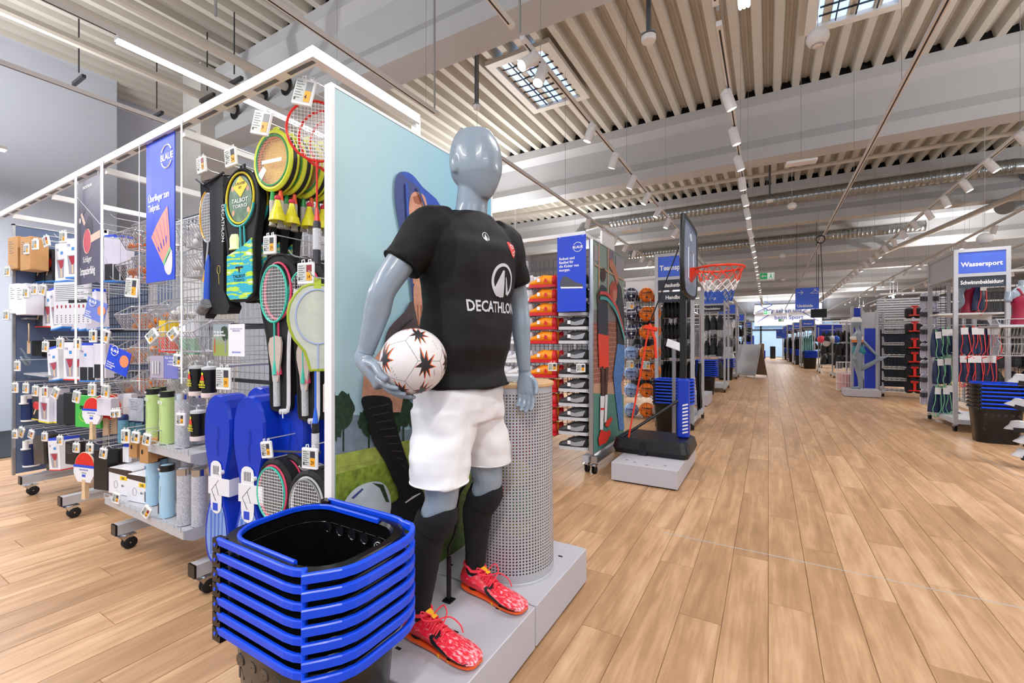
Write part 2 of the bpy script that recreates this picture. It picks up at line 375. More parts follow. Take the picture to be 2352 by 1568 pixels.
for X in (-6.87, -6.15, -5.6):
    h = MB(); h.lathe([(.075, 0), (.12, 0), (.12, .012), (.075, .012)], 20, (X, 3.588, 4.68), ax='y'); struct('beam_hole_rim', h, K('#55565A', .7))
    struct('beam_hole_back', MB().lathe([(.001, 0), (.118, 0)], 20, (X, 3.586, 4.68), ax='y'), DARK)
# cable tray at left
ct = MB(); ct.box(-9.2, 3.2, 3.0, -3.5, 3.22, 3.09); ct.box(-9.2, 3.46, 3.0, -3.5, 3.48, 3.09)
for k in range(60): ct.box(-9.2+k*.095, 3.22, 3.0, -9.2+k*.095+.045, 3.46, 3.006)
tag(ct.build('cable_tray', K('#59626B', .4)), 'perforated steel cable tray below the left beam', 'cable tray')
# hangers on the pipes
for i, (u, v0, v1) in enumerate([(181, 40, 90), (360, 140, 170), (476, 90, 155), (538, 45, 130)]):
    a = PZ(u, v0, 5.4); mb = MB(); mb.tube([(a.x, a.y, 5.5), (a.x, a.y, 4.7)], .008, 6); mb.box(a.x-.18, a.y-.02, 4.58, a.x+.18, a.y+.02, 4.62)
    tag(mb.build('pipe_hanger', K('#2E3034', .4)), 'black threaded-rod pipe hanger, %s from the left above the first rack' % ORD[i], 'hanger')
# ---- lighting tracks
TZ = 3.4
TRK = [(-5.15, -2, 2.3), (-3.95, -2, 3.1), (-2.72, -2, 3.27), (-2.72, 3.62, 38), (-1.52, .2, 2.62), (-1.52, 2.75, 38), (-.29, 1.0, 3.1), (-.29, 3.3, 38), (.98, 2.2, 38), (2.26, 1.5, 38), (3.6, 3, 38), (4.9, 4, 38), (6.4, 5, 38)]
TN = ['far left above the rack', 'holding the long luminaire', 'short piece ending above the poster', 'starting behind the dummy head', 'near piece over the skylight', 'left of the aisle with spots', 'top centre near piece', 'over the aisle with a chain of spots', 'unlit over the right of the aisle', 'right of the aisle with spots', 'farther right over the swim fixtures', 'second farthest right', 'farthest right']
for (X, a, b), nm in zip(TRK, TN):
    mb = MB(); mb.box(X-.018, a, TZ, X+.018, b, TZ+.034); mb.m = 1; mb.box(X-.006, a+.05, TZ-.001, X+.006, b-.05, TZ+.002)
    t = mb.build('lighting_track', [WPL, K('#2E2E32')]); tag(t, 'white ceiling lighting track, '+nm, 'track')
    c = MB(); y = a+.3
    while y < min(b, 30): c.tube([(X, y, TZ+.03), (X, y, 5.495)], .0022, 4, caps=False); y += 2.4
    c.build('suspension_wire', K('#8A8B90', .5), t)
SPM = MAT('spot_lens', '#FFFFFF', .3, emit=14.)
def spothead():
    t = thing('spotlight', 'white cylinder track spotlight', 'spotlight')
    b = MB(); b.lathe([(.001, .09), (.036, .09), (.042, .082), (.044, -.075), (.038, -.078), (.036, -.06)], 18); b.build('housing', WPL, t)
    l = MB(); l.lathe([(.0005, -.060), (.036, -.060)], 18); l.build('lens', SPM, t)
    a = MB(); a.box(-.012, -.05, .05, .012, .05, .09); a.build('track_adapter', WPL, t)
    return t
sp0 = spothead(); nsp = 0
def put_spot(X, Y, tilt=(0, 0), light=0, where=''):
    global nsp
    rot = (tilt[0], tilt[1], 0)
    o = sp0 if nsp == 0 else dup(sp0)
    o.location = (X, Y, TZ-.10); o.rotation_euler = rot
    lab = 'white track spotlight, %s' % where
    o['label'] = lab; o['group'] = 'track spotlights '+where.split(', ')[-1]; nsp += 1
    if light:
        d = Euler(rot).to_matrix() @ Vector((0, 0, -1)); p = Vector((X, Y, TZ-.10))+d*.09
        spot(p, p+d, light, 1.7)
def row(X, y0, step, n, tx, nm, lit_every=2, power=55, off=()):
    for k in range(n):
        if k in off: continue
        w = ('%s from the camera, ' % ORD[k] if k < 12 else 'one of the far ones, ')+nm
        put_spot(X, y0+k*step, (random.uniform(-.15, .25), tx+random.uniform(-.15, .15)), power if k % lit_every == 0 else 0, w)
row(-1.52, 4.14, .77, 30, .5, 'on the track left of the aisle', 2, 60)
row(-.29, 4.17, .77, 34, -.25, 'on the track over the aisle', 2, 70)
row(2.26, 6.5, .77, 30, -.4, 'on the track right of the aisle', 2, 70)
row(-2.72, 7.3, .77, 12, .4, 'on the track behind the first fixtures', 2, 60)
row(3.6, 10, 1.5, 14, .3, 'on the track over the swim fixtures', 2, 80)
row(4.9, 10, 1.6, 12, -.2, 'on the second farthest right track', 2, 80)
row(6.4, 9, 1.7, 12, -.2, 'on the farthest right track', 2, 90)
put_spot(-1.52, 2.85, (-.75, .5), 40, 'dazzling one before the skylight')
put_spot(-1.52, 3.05, (-.45, .1), 40, 'second bright one before the skylight')
# long luminaires on tracks, then added fill luminaires
LUM = MAT('luminaire_tube', '#F4F8FF', .3, emit=9.)
UP = .85
def luminaire(X, ya, yb, label, p=60, up=UP):
    t = thing('linear_luminaire', label, 'lamp', (X, ya, TZ-.055))
    L_ = yb-ya
    MB().box(-.035, 0, .02, .035, L_, .055).build('housing', WPL, t)
    m = MB()
    for dx in (-.022, 0, .022): m.tube([(dx, .01, .012), (dx, L_-.01, .012)], .009, 8)
    m.build('diffuser', LUM, t)
    area((X, ya+L_/2, TZ-.075), .09, L_, p, (1, .98, .96)); area((X, ya+L_/2, TZ+.06), .12, L_, up*p, (1, .985, .97), (PI, 0, 0))  # the upward area is an added fill light to brighten the ceiling
luminaire(-3.95, 1.27, 2.95, 'long glowing linear luminaire above the first rack', 75, .12)
luminaire(-.13, 1.9, 3.15, 'glowing linear luminaire end at the top edge of the view', 45, .2)
for X in (-5.15, -2.72, .2, 2.6, 5):  # unseen row added behind the camera as fill light
    luminaire(X, -1.8, .1, 'unseen fill luminaire behind the photographer, at %s' % {-5.15: 'the far left track', -2.72: 'the poster track', .2: 'the aisle centre', 2.6: 'the right of the aisle', 5: 'the far right'}[X], 95, .45)
for i, (X, Y) in enumerate([(3.6, 4.2), (6.4, 7.6), (-5.15, 7.5), (-5.15, 12.5), (4.9, 17), (4.9, 25), (-4.6, 19), (-4.6, 27), (8.5, 10), (8.5, 18), (4.9, 33), (-4.6, 34), (.98, 36.6), (-.9, 37.2), (2.8, 37.2), (-8, 8), (12, 8), (12, 20), (-7.3, -.3)]):  # luminaires added to brighten the ceiling, left wall and far end
    luminaire(X, Y, Y+1.7, 'added fill luminaire hanging in the hall, %s of the row' % ORD[i], 190 if X == -7.3 else 170, .7 if X == -7.3 else UP)
    for y in (Y+.2, Y+1.5): MB().tube([(0, y-Y, .05), (0, y-Y, 5.49-TZ)], .003, 4).build('suspension_wire', K('#8A8B90', .5), [o for o in KIDS if o.get('label', '').endswith('hall, %s of the row' % ORD[i])][0])
# ================================================================== HERO ZONE
from mathutils.bvhtree import BVHTree
def P3(p): return Vector(p)
def bake_body(mb, name, mat, parent, voxel=.007, it=6, fac=.5, disp=None):
    me = bpy.data.meshes.new(name); me.from_pydata(mb.v, [], mb.f); me.update()
    o = bpy.data.objects.new(name, me); COL.objects.link(o)
    r = o.modifiers.new('r', 'REMESH'); r.mode = 'VOXEL'; r.voxel_size = voxel; r.use_smooth_shade = True
    s = o.modifiers.new('s', 'SMOOTH'); s.factor = fac; s.iterations = it
    if disp:
        t = bpy.data.textures.new('fold', 'CLOUDS'); t.noise_scale = disp[1]; t.noise_depth = 1
        d = o.modifiers.new('d', 'DISPLACE'); d.texture = t; d.strength = disp[0]; d.mid_level = .5; d.texture_coords = 'LOCAL'
    dg = bpy.context.evaluated_depsgraph_get(); m2 = bpy.data.meshes.new_from_object(o.evaluated_get(dg)); bpy.data.objects.remove(o)
    m2.name = name; m2.materials.clear(); m2.materials.append(mat)
    m2.polygons.foreach_set('use_smooth', [True]*len(m2.polygons))
    o = bpy.data.objects.new(name, m2); COL.objects.link(o)
    if parent: o.parent = parent
    return o
def bvh_of(o): me = o.data; return BVHTree.FromPolygons([v.co for v in me.vertices], [tuple(p.vertices) for p in me.polygons])
def project(o, bvh, d, lift=.0015):
    """wrap a flat mesh object (already in bvh space after its own transform) on to a surface along direction d"""
    M = o.matrix_basis; me = o.data.copy(); o.data = me
    for v in me.vertices:
        p = M @ v.co; h = bvh.ray_cast(p-d*.6, d, 2)
        if h[0] is not None: v.co = h[0]-d*lift
        else: v.co = p
    o.matrix_basis = Matrix(); me.update(); return o
def flatart(polys, parent, name='print', conv=None, mats=None, step=.0004):
    mb = MB(); ms = []
    for i, (pts, m) in enumerate(polys):
        if m not in ms: ms.append(m)
        mb.m = ms.index(m)
        P = [conv(q, i*step) for q in pts]
        mb.add(P, [tuple(range(len(P)))])
    return mb.build(name, ms, parent)
MANQ = MAT('mannequin_grey', '#8B98A7', .27, noise=.01, coat=.3)
# ---- plinths
def plinth(name, label, x0, y0, x1, y1, h, holes, group=None):
    t = thing(name, label, 'plinth', ((x0+x1)/2, (y0+y1)/2, 0), 0, group)
    a, b = (x1-x0)/2-.002, (y1-y0)/2-.002
    MB().rbox(-a, -b, .012, a, b, h, .003).build('body', PLM, t)
    f = MB(); f.box(-a+.02, -b+.02, 0, a-.02, b-.02, .014); f.build('foot_frame', BLK, t)
    for x, y in holes:
        MB().box(x-.011, y-.006, h-.0005, x+.011, y+.006, h+.0006).build('slot', DARK, t)
    return t
PLM = MAT('plinth_grey', '#B9B8C2', .38, noise=.015)
plinth('plinth', 'low grey plinth under the football dummy, near half with the boots', -1.38, 1.01, -.81, 1.585, .18, [(.1, .0), (-.02, -.17), (.16, .2), (-.2, .16)])
plinth('plinth', 'low grey plinth under the perforated cylinder, far half', -1.38, 1.59, -.81, 2.165, .18, [(.2, .14), (.16, -.17), (-.22, -.2)])
# ---- big poster on the rack end
XP = -1.385
pst = thing('poster_panel', 'tall sports poster panel with player leg on grass behind the football dummy', 'poster', (XP, 1.605, 0))
MB().box(-.035, -.535, .06, -.0005, .535, 2.19).build('panel', WPL, pst)
fr = MB(); fr.box(-.036, -.545, .05, .003, -.53, 2.2); fr.box(-.036, .53, .05, .003, .545, 2.2); fr.box(-.036, -.53, 2.188, .003, .53, 2.2); fr.box(-.036, -.53, .05, .003, .53, .062)
fr.build('frame', WPL, pst)
def cvP(q, d):
    p = PX(q[0], q[1], XP) if len(q) == 2 else Vector((XP, q[0], q[1]))
    return Vector((.0006+d, min(max(p.y-1.605, -.53), .53), min(max(p.z, .062), 2.188)))
def grad_mat(name, c0, c1, axis, a, b):
    m = bpy.data.materials.new(name); m.use_nodes = True; nt = m.node_tree; N = nt.nodes.new; L = nt.links.new; bs = nt.nodes['Principled BSDF']
    tc = N('ShaderNodeTexCoord'); sp = N('ShaderNodeSeparateXYZ'); L(tc.outputs['Object'], sp.inputs[0])
    mr = N('ShaderNodeMapRange'); mr.inputs[1].default_value = a; mr.inputs[2].default_value = b; L(sp.outputs[axis], mr.inputs[0])
    cr = N('ShaderNodeValToRGB'); cr.color_ramp.elements[0].color = (*lin(c0), 1); cr.color_ramp.elements[1].color = (*lin(c1), 1)
    L(mr.outputs[0], cr.inputs[0]); L(cr.outputs[0], bs.inputs['Base Color']); bs.inputs['Roughness'].default_value = .5; return m
SKYP = grad_mat('print_sky', '#B4D4DC', '#79B9D6', 1, -.5, .4)
GRASSP = MAT('print_grass', '#7E9434', .55, noise=.45, ns=45); GRASSD = MAT('print_grass_dark', '#4F6428', .55, noise=.55, ns=60); GRASSL = MAT('print_grass_light', '#9DAA4E', .55, noise=.3, ns=30)
TREEP = MAT('print_trees', '#27402C', .6, noise=.6, ns=50); BLDP = MAT('print_building', '#7E8C9A', .6, noise=.2, ns=20)
SKINP = MAT('print_skin', '#D59A80', .5, noise=.2, ns=30); SKIND = MAT('print_skin_dark', '#A8644A', .5, noise=.2, ns=30); JRS = MAT('print_jersey', '#1F4FB8', .5, noise=.15, ns=25); JRD = MAT('print_jersey_dark', '#3B4A86', .5, noise=.15, ns=25)
SOCKP = MAT('print_sock', '#15161B', .55, noise=.3, ns=60); SHORTP = MAT('print_shorts', '#4B4044', .5, noise=.2, ns=30)
def blob(cx, cy, rx, ry, n=26, j=.18, seed=1):
    rnd = random.Random(seed); return [(cx+rx*math.cos(2*PI*k/n)*(1+rnd.uniform(-j, j)), cy+ry*math.sin(2*PI*k/n)*(1+rnd.uniform(-j, j))) for k in range(n)]
A_ = []
A_.append(([(-9, 0), (9, 0), (9, 9), (-9, 9)] and [(1.07, .062, 0), (2.14, .062, 0), (2.14, 2.188, 0), (1.07, 2.188, 0)], SKYP))
A_.append(([(760, 965), (800, 950), (860, 955), (900, 985), (1000, 985), (1000, 1045), (760, 1045)], BLDP))
for s_, (cx, cy, rx, ry) in enumerate([(788, 940, 24, 42), (762, 960, 25, 60), (846, 968, 26, 30), (925, 945, 24, 35), (955, 960, 16, 32), (902, 975, 15, 30), (1010, 950, 26, 46), (1050, 960, 20, 35)]):
    A_.append((blob(cx, cy, rx, ry, seed=s_), TREEP)); A_.append(([(cx-2, cy), (cx+2, cy), (cx+2, 1035), (cx-2, 1035)], TREEP))
A_.append(([(760, 1045), (870, 1022), (980, 1000), (1100, 980), (1100, 1400), (760, 1400)], GRASSL))
A_.append(([(760, 1090), (870, 1062), (1100, 1015), (1100, 1400), (760, 1400)], GRASSP))
A_.append(([(880, 1195), (1100, 1085), (1100, 1400), (760, 1440), (760, 1300)], GRASSD))
A_.append(([(760, 1072), (1100, 1004), (1100, 1007), (760, 1076)], GRASSL))
# player: jersey, knee, hand, shorts, sock, boot
A_.append(([(903, 425), (908, 402), (920, 394), (942, 400), (965, 432), (1005, 470), (1045, 520), (1045, 760), (965, 780), (950, 740), (938, 640), (918, 540), (905, 470)], JRD))
A_.append(([(918, 396), (942, 400), (968, 430), (1010, 475), (1010, 560), (975, 560), (960, 440), (935, 415)], JRS))
A_.append(([(936, 500), (938, 455), (947, 441), (960, 442), (972, 452), (978, 480), (980, 540), (972, 600), (985, 640), (975, 650), (945, 650), (950, 600)], SKINP))
A_.append(([(944, 452), (960, 446), (968, 458), (960, 470), (948, 466)], SKIND))
A_.append(([(878, 790), (890, 752), (925, 715), (945, 690), (1000, 720), (1010, 900), (900, 905), (875, 850)], SHORTP))
A_.append(([(948, 650), (978, 650), (985, 690), (984, 745), (980, 762), (974, 730), (970, 755), (963, 722), (958, 748), (950, 715), (946, 690)], SKINP))
for q in range(4): A_.append(([(953+q*8, 700), (956+q*8, 700), (958+q*8, 745), (955+q*8, 745)], SKIND))
A_.append(([(830, 860), (870, 800), (930, 860), (915, 945), (840, 945), (826, 915)], SKINP))
A_.append(([(824, 920), (838, 907), (890, 912), (898, 950), (915, 1010), (940, 1090), (935, 1125), (905, 1115), (880, 1060), (850, 1010), (838, 960)], SOCKP))
A_.append(([(935, 1088), (968, 1130), (965, 1180), (930, 1200), (893, 1190), (888, 1160), (910, 1140), (905, 1105)], SOCKP))
for q in range(4): A_.append(([(925+q*5, 1150-q*4), (950+q*3, 1135-q*2), (951+q*3, 1137-q*2), (926+q*5, 1153-q*4)], PW))
A_.append(([(783, 1165), (790, 1140), (815, 1115), (850, 1103), (875, 1108), (890, 1135), (890, 1175), (870, 1200), (800, 1215)], MAT('print_ball', '#C3D0DA', .5, noise=.1, ns=20)))
A_.append(([(848, 1106), (874, 1110), (888, 1150), (880, 1150), (866, 1118)], TREEP))
A_.append(([(800, 1140), (825, 1118), (828, 1121), (805, 1143)], JRD))
A_ = [(smoothpts(p_, 3) if 8 <= len(p_) < 26 and m_ not in (BLDP, TREEP) else p_, m_) for p_, m_ in A_]
for q_, (x0_, z0_, x1_, z1_) in enumerate(((925, 420, 932, 560), (950, 430, 985, 520), (1000, 480, 1030, 560), (905, 760, 940, 730), (900, 800, 950, 770))): A_.append(([(x0_, z0_), (x0_+5, z0_), (x1_+4, z1_), (x1_, z1_)], JRD if q_ in (1, 2) else SOCKP if q_ > 2 else JRS))
for q_ in range(9): A_.append(([(838+q_*9, 935+q_*16), (884+q_*5, 925+q_*18), (884+q_*5, 927+q_*18), (838+q_*9, 937+q_*16)], SHORTP))
flatart(A_, pst, conv=cvP)
# ---- perforated cylinder with wooden lid
cyl = thing('perforated_bin', 'tall grey perforated metal cylinder with wooden top beside the dummy', 'display stand', (-1.066, 1.83, .18))
def perf():
    mb = MB(); NC, NR, z0, z1, R0, R1 = 84, 58, .045, .84, .2, .193
    dz = (z1-z0)/NR
    for i in range(NR):
        for j in range(NC):
            a0 = 2*PI*j/NC; da = 2*PI/NC; zc = z0+(i+.5)*dz
            def pt(fx, fz):
                z = zc+fz*dz; R = R0+(R1-R0)*(z/.87); a = a0+(fx+.5)*da; return (R*math.cos(a), R*math.sin(a), z)
            if math.cos(a0+da/2)*.5-math.sin(a0+da/2)*.864 < -.35:
                mb.add([pt(-.5, -.5), pt(.5, -.5), pt(.5, .5), pt(-.5, .5)], [(0, 1, 2, 3)], True); continue
            o = [pt(.25*math.cos(k*PI/4+PI/8), .27*math.sin(k*PI/4+PI/8)) for k in range(8)]
            c = [pt(.5, .5), pt(-.5, .5), pt(-.5, -.5), pt(.5, -.5)]
            mb.add(o+c, [(8, 1, 0), (8, 9, 2, 1), (9, 3, 2), (9, 10, 4, 3), (10, 5, 4), (10, 11, 6, 5), (11, 7, 6), (11, 8, 0, 7)], True)
    for (za, zb) in ((0, z0), (z1, .865)):
        ra = R0+(R1-R0)*za/.87; rb = R0+(R1-R0)*zb/.87; mb.lathe([(ra, za), (rb, zb)], NC)
    return mb
perf().build('perforated_sheet', MAT('perf_grey', '#B5B6BE', .4, .2, noise=.02), cyl, angle=60)
MB().lathe([(.001, 0), (.205, 0), (.203, .01), (.2, .012)], 60).build('base_ring', GREYP, cyl)
MB().lathe([(.001, .864), (.197, .864), (.2, .868), (.2, .878), (.197, .882), (.001, .882)], 60).build('wooden_top', MAT('birch_wood', '#CDA77C', .5, noise=.12, ns=12), cyl)
for k, (c, z, a) in enumerate([('#C22A30', .62, .1), ('#D8B92A', .45, .9), ('#C22A30', .4, -.5), ('#D8B92A', .2, .1), ('#2E9A4A', .3, .5), ('#D8B92A', .75, -1), ('#C22A30', .55, -1.2)]):
    tag(MB().sph((-1.066+.05*math.sin(a*3), 1.83+.03*math.cos(a*5), .18+z), .075).build('foam_ball', K(c)), 'coloured ball seen through the holes of the cylinder, %s one' % ORD[k], 'ball', 'balls inside the perforated cylinder')
for k in range(4):
    m = MB(); m.rbox(-.1, -.07, 0, .1, .07, .006, .001)
    tag(m.build('magazine', CARD, loc=(-1.1+.004*k, 1.83+.003*k, 1.0625+k*.0064), rot=(0, 0, .2*k-.1)), 'white magazine on the wooden lid, %s from below' % ORD[k], 'magazine', 'magazines on the cylinder lid')
# ================================================================== FOOTBALL MANNEQUIN
mq = thing('mannequin', 'grey faceless male mannequin in black football shirt and white shorts holding a ball', 'mannequin', (0, 0, 0))
def ringz(c, rx, ry, n=24, tilt=(0, 0), p=2.0):
    o = []
    for k in range(n):
        a = 2*PI*k/n; ca, sa = math.cos(a), math.sin(a)
        x = rx*math.copysign(abs(ca)**(2/p), ca); y = ry*math.copysign(abs(sa)**(2/p), sa)
        o.append(Vector((c[0]+x, c[1]+y, c[2]+x*tilt[0]+y*tilt[1])))
    return o
def rot_ring(r, c, yaw):
    M = Matrix.Rotation(yaw, 4, 'Z'); c = Vector((c[0], c[1], 0)); return [M @ (p-c)+c for p in r]
bm_ = MB()
# torso: (z, cx, cy, half depth x, half width y)
TOR = [(1.02, -1.045, 1.385, .075, .130), (1.07, -1.045, 1.385, .092, .15), (1.14, -1.035, 1.385, .112, .168), (1.22, -1.025, 1.38, .100, .152), (1.30, -1.01, 1.38, .098, .148), (1.40, -1.0, 1.38, .112, .168),
       (1.50, -.995, 1.378, .122, .185), (1.60, -.99, 1.376, .112, .188), (1.665, -.985, 1.375, .088, .155), (1.705, -.98, 1.373, .070, .10), (1.725, -.975, 1.372, .05, .06)]
YAW = -.16     # chest turned a little towards the camera side
bm_.loft([rot_ring(ringz((cx, cy, z), rx, ry, p=2.3), (cx, cy), YAW) for z, cx, cy, rx, ry in TOR])
bm_.loft([ringz((-.99, 1.372, 1.67), .085, .095), ringz((-.985, 1.372, 1.715), .066, .070), ringz((-.975, 1.37, 1.76), .060, .060), ringz((-.965, 1.37, 1.83), .062, .060)])
# head, facing +x and slightly down towards the aisle
hc = Vector((-.962, 1.366, 1.908)); HD = []
for k in range(15):
    t = k/14; z = -.128+.256*t
    prof = math.sqrt(max(0, 1-((t-.56)/.58)**2)) if t > .56 else math.sqrt(max(0, 1-((.56-t)/.60)**2))
    prof = max(prof, .05)
    fx = .104*prof; by = .086*prof
    cx = .012*(1-t)*1.6+(.0 if t > .3 else .018*(.3-t)/.3)
    if t < .35: fx *= .80+.2*t/.35; by *= .80+.2*t/.35
    HD.append(rot_ring(ringz((hc.x+cx, hc.y, hc.z+z), fx, by, p=2.15), (hc.x, hc.y), -.05))
bm_.loft(HD)
bm_.loft([ringz((-.955, 1.37, 1.79), .045, .043), ringz((-.95, 1.37, 1.85), .062, .05)])
for s in (-1, 1):   # ear bumps
    bm_.sph((hc.x-.03, hc.y+s*.083, hc.z-.012), 1, 12, 8, (.020, .008, .032))
def limb(mb, pts, rr, n=16): mb.tube(smoothpts(pts, 4, False), list(interp(rr, 4)), n)
def interp(r, k):
    for i in range(len(r)-1):
        for j in range(k): yield r[i]+(r[i+1]-r[i])*j/k
    yield r[-1]
SHR, ELR, WRR = Vector((-1.035, 1.195, 1.65)), Vector((-1.105, 1.05, 1.425)), Vector((-1.172, 1.035, 1.215))
SHL, ELL, WRL = Vector((-.945, 1.555, 1.65)), Vector((-.935, 1.665, 1.41)), Vector((-.912, 1.675, 1.125))
limb(bm_, [SHR+Vector((.02, .05, .01)), SHR, SHR.lerp(ELR, .5)+Vector((0, -.01, 0)), ELR, ELR.lerp(WRR, .35), WRR], [.055, .066, .052, .044, .044, .027])
limb(bm_, [SHL+Vector((0, -.05, .01)), SHL, SHL.lerp(ELL, .5)+Vector((0, .01, 0)), ELL, ELL.lerp(WRL, .3), WRL], [.055, .064, .050, .042, .043, .026])
# legs
HPR, KNR, ANR = Vector((-1.05, 1.29, 1.08)), Vector((-1.005, 1.225, .68)), Vector((-1.085, 1.2, .29))
HPL, KNL, ANL = Vector((-1.05, 1.47, 1.08)), Vector((-1.0, 1.52, .67)), Vector((-1.085, 1.55, .29))
for H, Kn, An in ((HPR, KNR, ANR), (HPL, KNL, ANL)):
    cf = Kn.lerp(An, .35)+Vector((-.028, 0, 0))
    limb(bm_, [H, H.lerp(Kn, .35)+Vector((.01, 0, 0)), H.lerp(Kn, .8), Kn, cf, Kn.lerp(An, .72)+Vector((-.012, 0, 0)), An, An+Vector((.0, 0, -.05))], [.074, .078, .066, .058, .060, .044, .036, .04])
# hands
def hand(mb, wr, palm_dir, finger_dir, side, thumb, spread, curls, base_r=.0095, scale=1.):
    """wr wrist; palm centre line; fingers rooted on the far edge of the palm"""
    pass
def finger(mb, pts, r): mb.tube(smoothpts(pts, 3, False), list(interp([r*1.12, r*1.05, r, r*.92, r*.78][:len(pts)], 3)), 8)
BC = Vector((-1.016, 1.098, 1.185)); BR = .109        # ball
def onball(az, el, d):  # az around z from +x, el elevation
    return BC+Vector((math.cos(el)*math.cos(az), math.cos(el)*math.sin(az), math.sin(el)))*(BR+d)
# right hand cupping the ball from behind and below
pw = WRR
kn = [onball(math.radians(a), math.radians(e), .016) for a, e in ((232, -28), (222, -40), (208, -50), (190, -56))]
palm = MB(); c0 = pw+Vector((0, 0, .01)); c1 = pw+Vector((-.004, -.006, -.03)); c2 = onball(math.radians(208), math.radians(-18), .020); c3 = onball(math.radians(214), math.radians(-40), .018)
bm_.tube(smoothpts([c0, c1, c2, c3], 4, False), list(interp([.027, .030, .037, .033], 4)), 14)
for i, (az, e0) in enumerate(((258, -34), (236, -52), (206, -66), (170, -66))):
    root = kn[i]; az = math.radians(az); L_ = [.9, 1.05, 1., .8][i]
    p = [c2.lerp(root, .6), root]
    dirs = [(math.radians(262+10*0), -46), (0, 0)]
    tgt = onball(math.radians([292, 300, 320, 350][i]), math.radians([-44, -58, -70, -72][i]), .011)
    mid = (root+tgt)/2; mid = BC+(mid-BC).normalized()*(BR+.012)
    q1 = root.lerp(mid, .55); q1 = BC+(q1-BC).normalized()*(BR+.013)
    tip = mid.lerp(tgt, L_*.75); tip = BC+(tip-BC).normalized()*(BR+.010)
    finger(bm_, [c2.lerp(root, .5), root, q1, mid, tip], .0105)
th = [pw+Vector((.0, -.012, -.03)), onball(math.radians(228), math.radians(-5), .018), onball(math.radians(248), math.radians(-18), .013), onball(math.radians(262), math.radians(-28), .010)]
finger(bm_, th, .0125)
# left hand hanging, slightly curled
w = WRL; d = Vector((.12, -.10, -1)).normalized(); sx = Vector((1, .1, 0)).normalized()   # sx: across the knuckles
bm_.loft([[w+d*t+sx*(math.cos(a)*wx)+Vector((0, 1, 0))*(math.sin(a)*wy) for a in [2*PI*k/14 for k in range(14)]] for t, wx, wy in ((-.01, .025, .022), (.025, .030, .019), (.06, .041, .017), (.095, .040, .014))])
for i, (o, L_) in enumerate(((.030, .078), (.010, .088), (-.010, .082), (-.029, .064))):
    r = w+d*.09+sx*o; inn = Vector((0, -1, 0))
    p1 = r+(d+sx*o*3)*L_*.40; p2 = p1+(d+inn*.5+sx*o*2)*L_*.33; p3 = p2+(d+inn*1.1)*L_*.25
    finger(bm_, [w+d*.06+sx*o*.8, r, p1, p2, p3], .0098)
finger(bm_, [w+d*.02+sx*.018, w+d*.045+sx*.043, w+d*.075+sx*.056+Vector((0, -.012, 0)), w+d*.10+sx*.056+Vector((0, -.024, 0))], .0118)
body = bake_body(bm_, 'body', MANQ, mq, .0052, 5, .5)
# wrist seams
for a, b_ in ((ELR, WRR), (ELL, WRL)):
    c = b_; n = (b_-a).normalized(); m = MB(); u_ = n.orthogonal().normalized(); v_ = n.cross(u_)
    m.tube([c+(u_*math.cos(t)+v_*math.sin(t))*.0285 for t in [2*PI*k/20 for k in range(20)]], .0012, 5, closed=True); m.build('wrist_joint', K('#6F7F90'), mq)
# ---- shirt
def cloth_mat(name, col, rough, scale, bump, noise=.06):
    m = MAT(name, col, rough, noise=noise, ns=12, bump=bump, bs=scale, spec=.3); return m
SHIRT = cloth_mat('black_mesh_jersey', '#18161B', .6, 700, .35); SLV = cloth_mat('black_sleeve', '#0C0C0E', .65, 500, .25)
sh = MB(); STOR = [(1.075, -1.02, 1.39, .138, .19)]+[(z, cx, cy, rx+.021, ry+.018) for z, cx, cy, rx, ry in TOR[2:8]]+[(1.665, -.985, 1.375, .108, .175), (1.70, -.98, 1.373, .088, .140), (1.725, -.978, 1.372, .074, .095)]
STOR[2] = (1.22, -1.015, 1.385, .142, .188); STOR[3] = (1.30, -1.003, 1.382, .140, .188)
sh.loft([rot_ring(ringz((cx, cy, z), rx, ry, 32, p=2.4), (cx, cy), YAW) for z, cx, cy, rx, ry in STOR])
def sleeve(mb, S, E, inw, r0=.082, r1=.070, t=.62):
    mb.tube(smoothpts([S+inw, S, S.lerp(E, t*.55), S.lerp(E, t)], 4, False), list(interp([.075, r0, (r0+r1)/2, r1], 4)), 20)
sleeve(sh, SHR+Vector((0, 0, -.004)), ELR, Vector((.03, .07, .02))); sleeve(sh, SHL+Vector((0, 0, -.004)), ELL, Vector((-.01, -.07, .02)), t=.66)
shirt = bake_body(sh, 'shirt', SHIRT, mq, .0065, 8, .5, disp=(.018, .11))
# rear/side panels darker: paint by second material slot
shirt.data.materials.append(SLV)
axR = (ELR-SHR).normalized(); axL = (ELL-SHL).normalized()
for p in shirt.data.polygons:
    c = Vector(p.center)
    if (c-SHR).dot(axR) > -.045 and c.y < 1.245 and c.z > 1.45 and (c.y < 1.205 or c.x < -1.03): p.material_index = 1
    elif c.y > 1.56 and c.z > 1.42: p.material_index = 1
    elif c.z < 1.52 and c.y < 1.30 and c.x < -.99+(1.52-c.z)*.06: p.material_index = 1
def hemring(mb, c, yaw, rx, ry, p, r):
    mb.tube(rot_ring(ringz(c, rx, ry, 40, p=p), c, yaw), r, 6, closed=True)
h = MB(); hemring(h, (-1.02, 1.39, 1.083), YAW, .137, .189, 2.4, .0028); h.build('hem', SLV, mq)
h = MB(); h.tube(rot_ring(ringz((-.978, 1.372, 1.728), .070, .080, 36, (-.22, 0)), (-.978, 1.372), YAW), .0055, 8, closed=True); h.build('collar', SLV, mq)
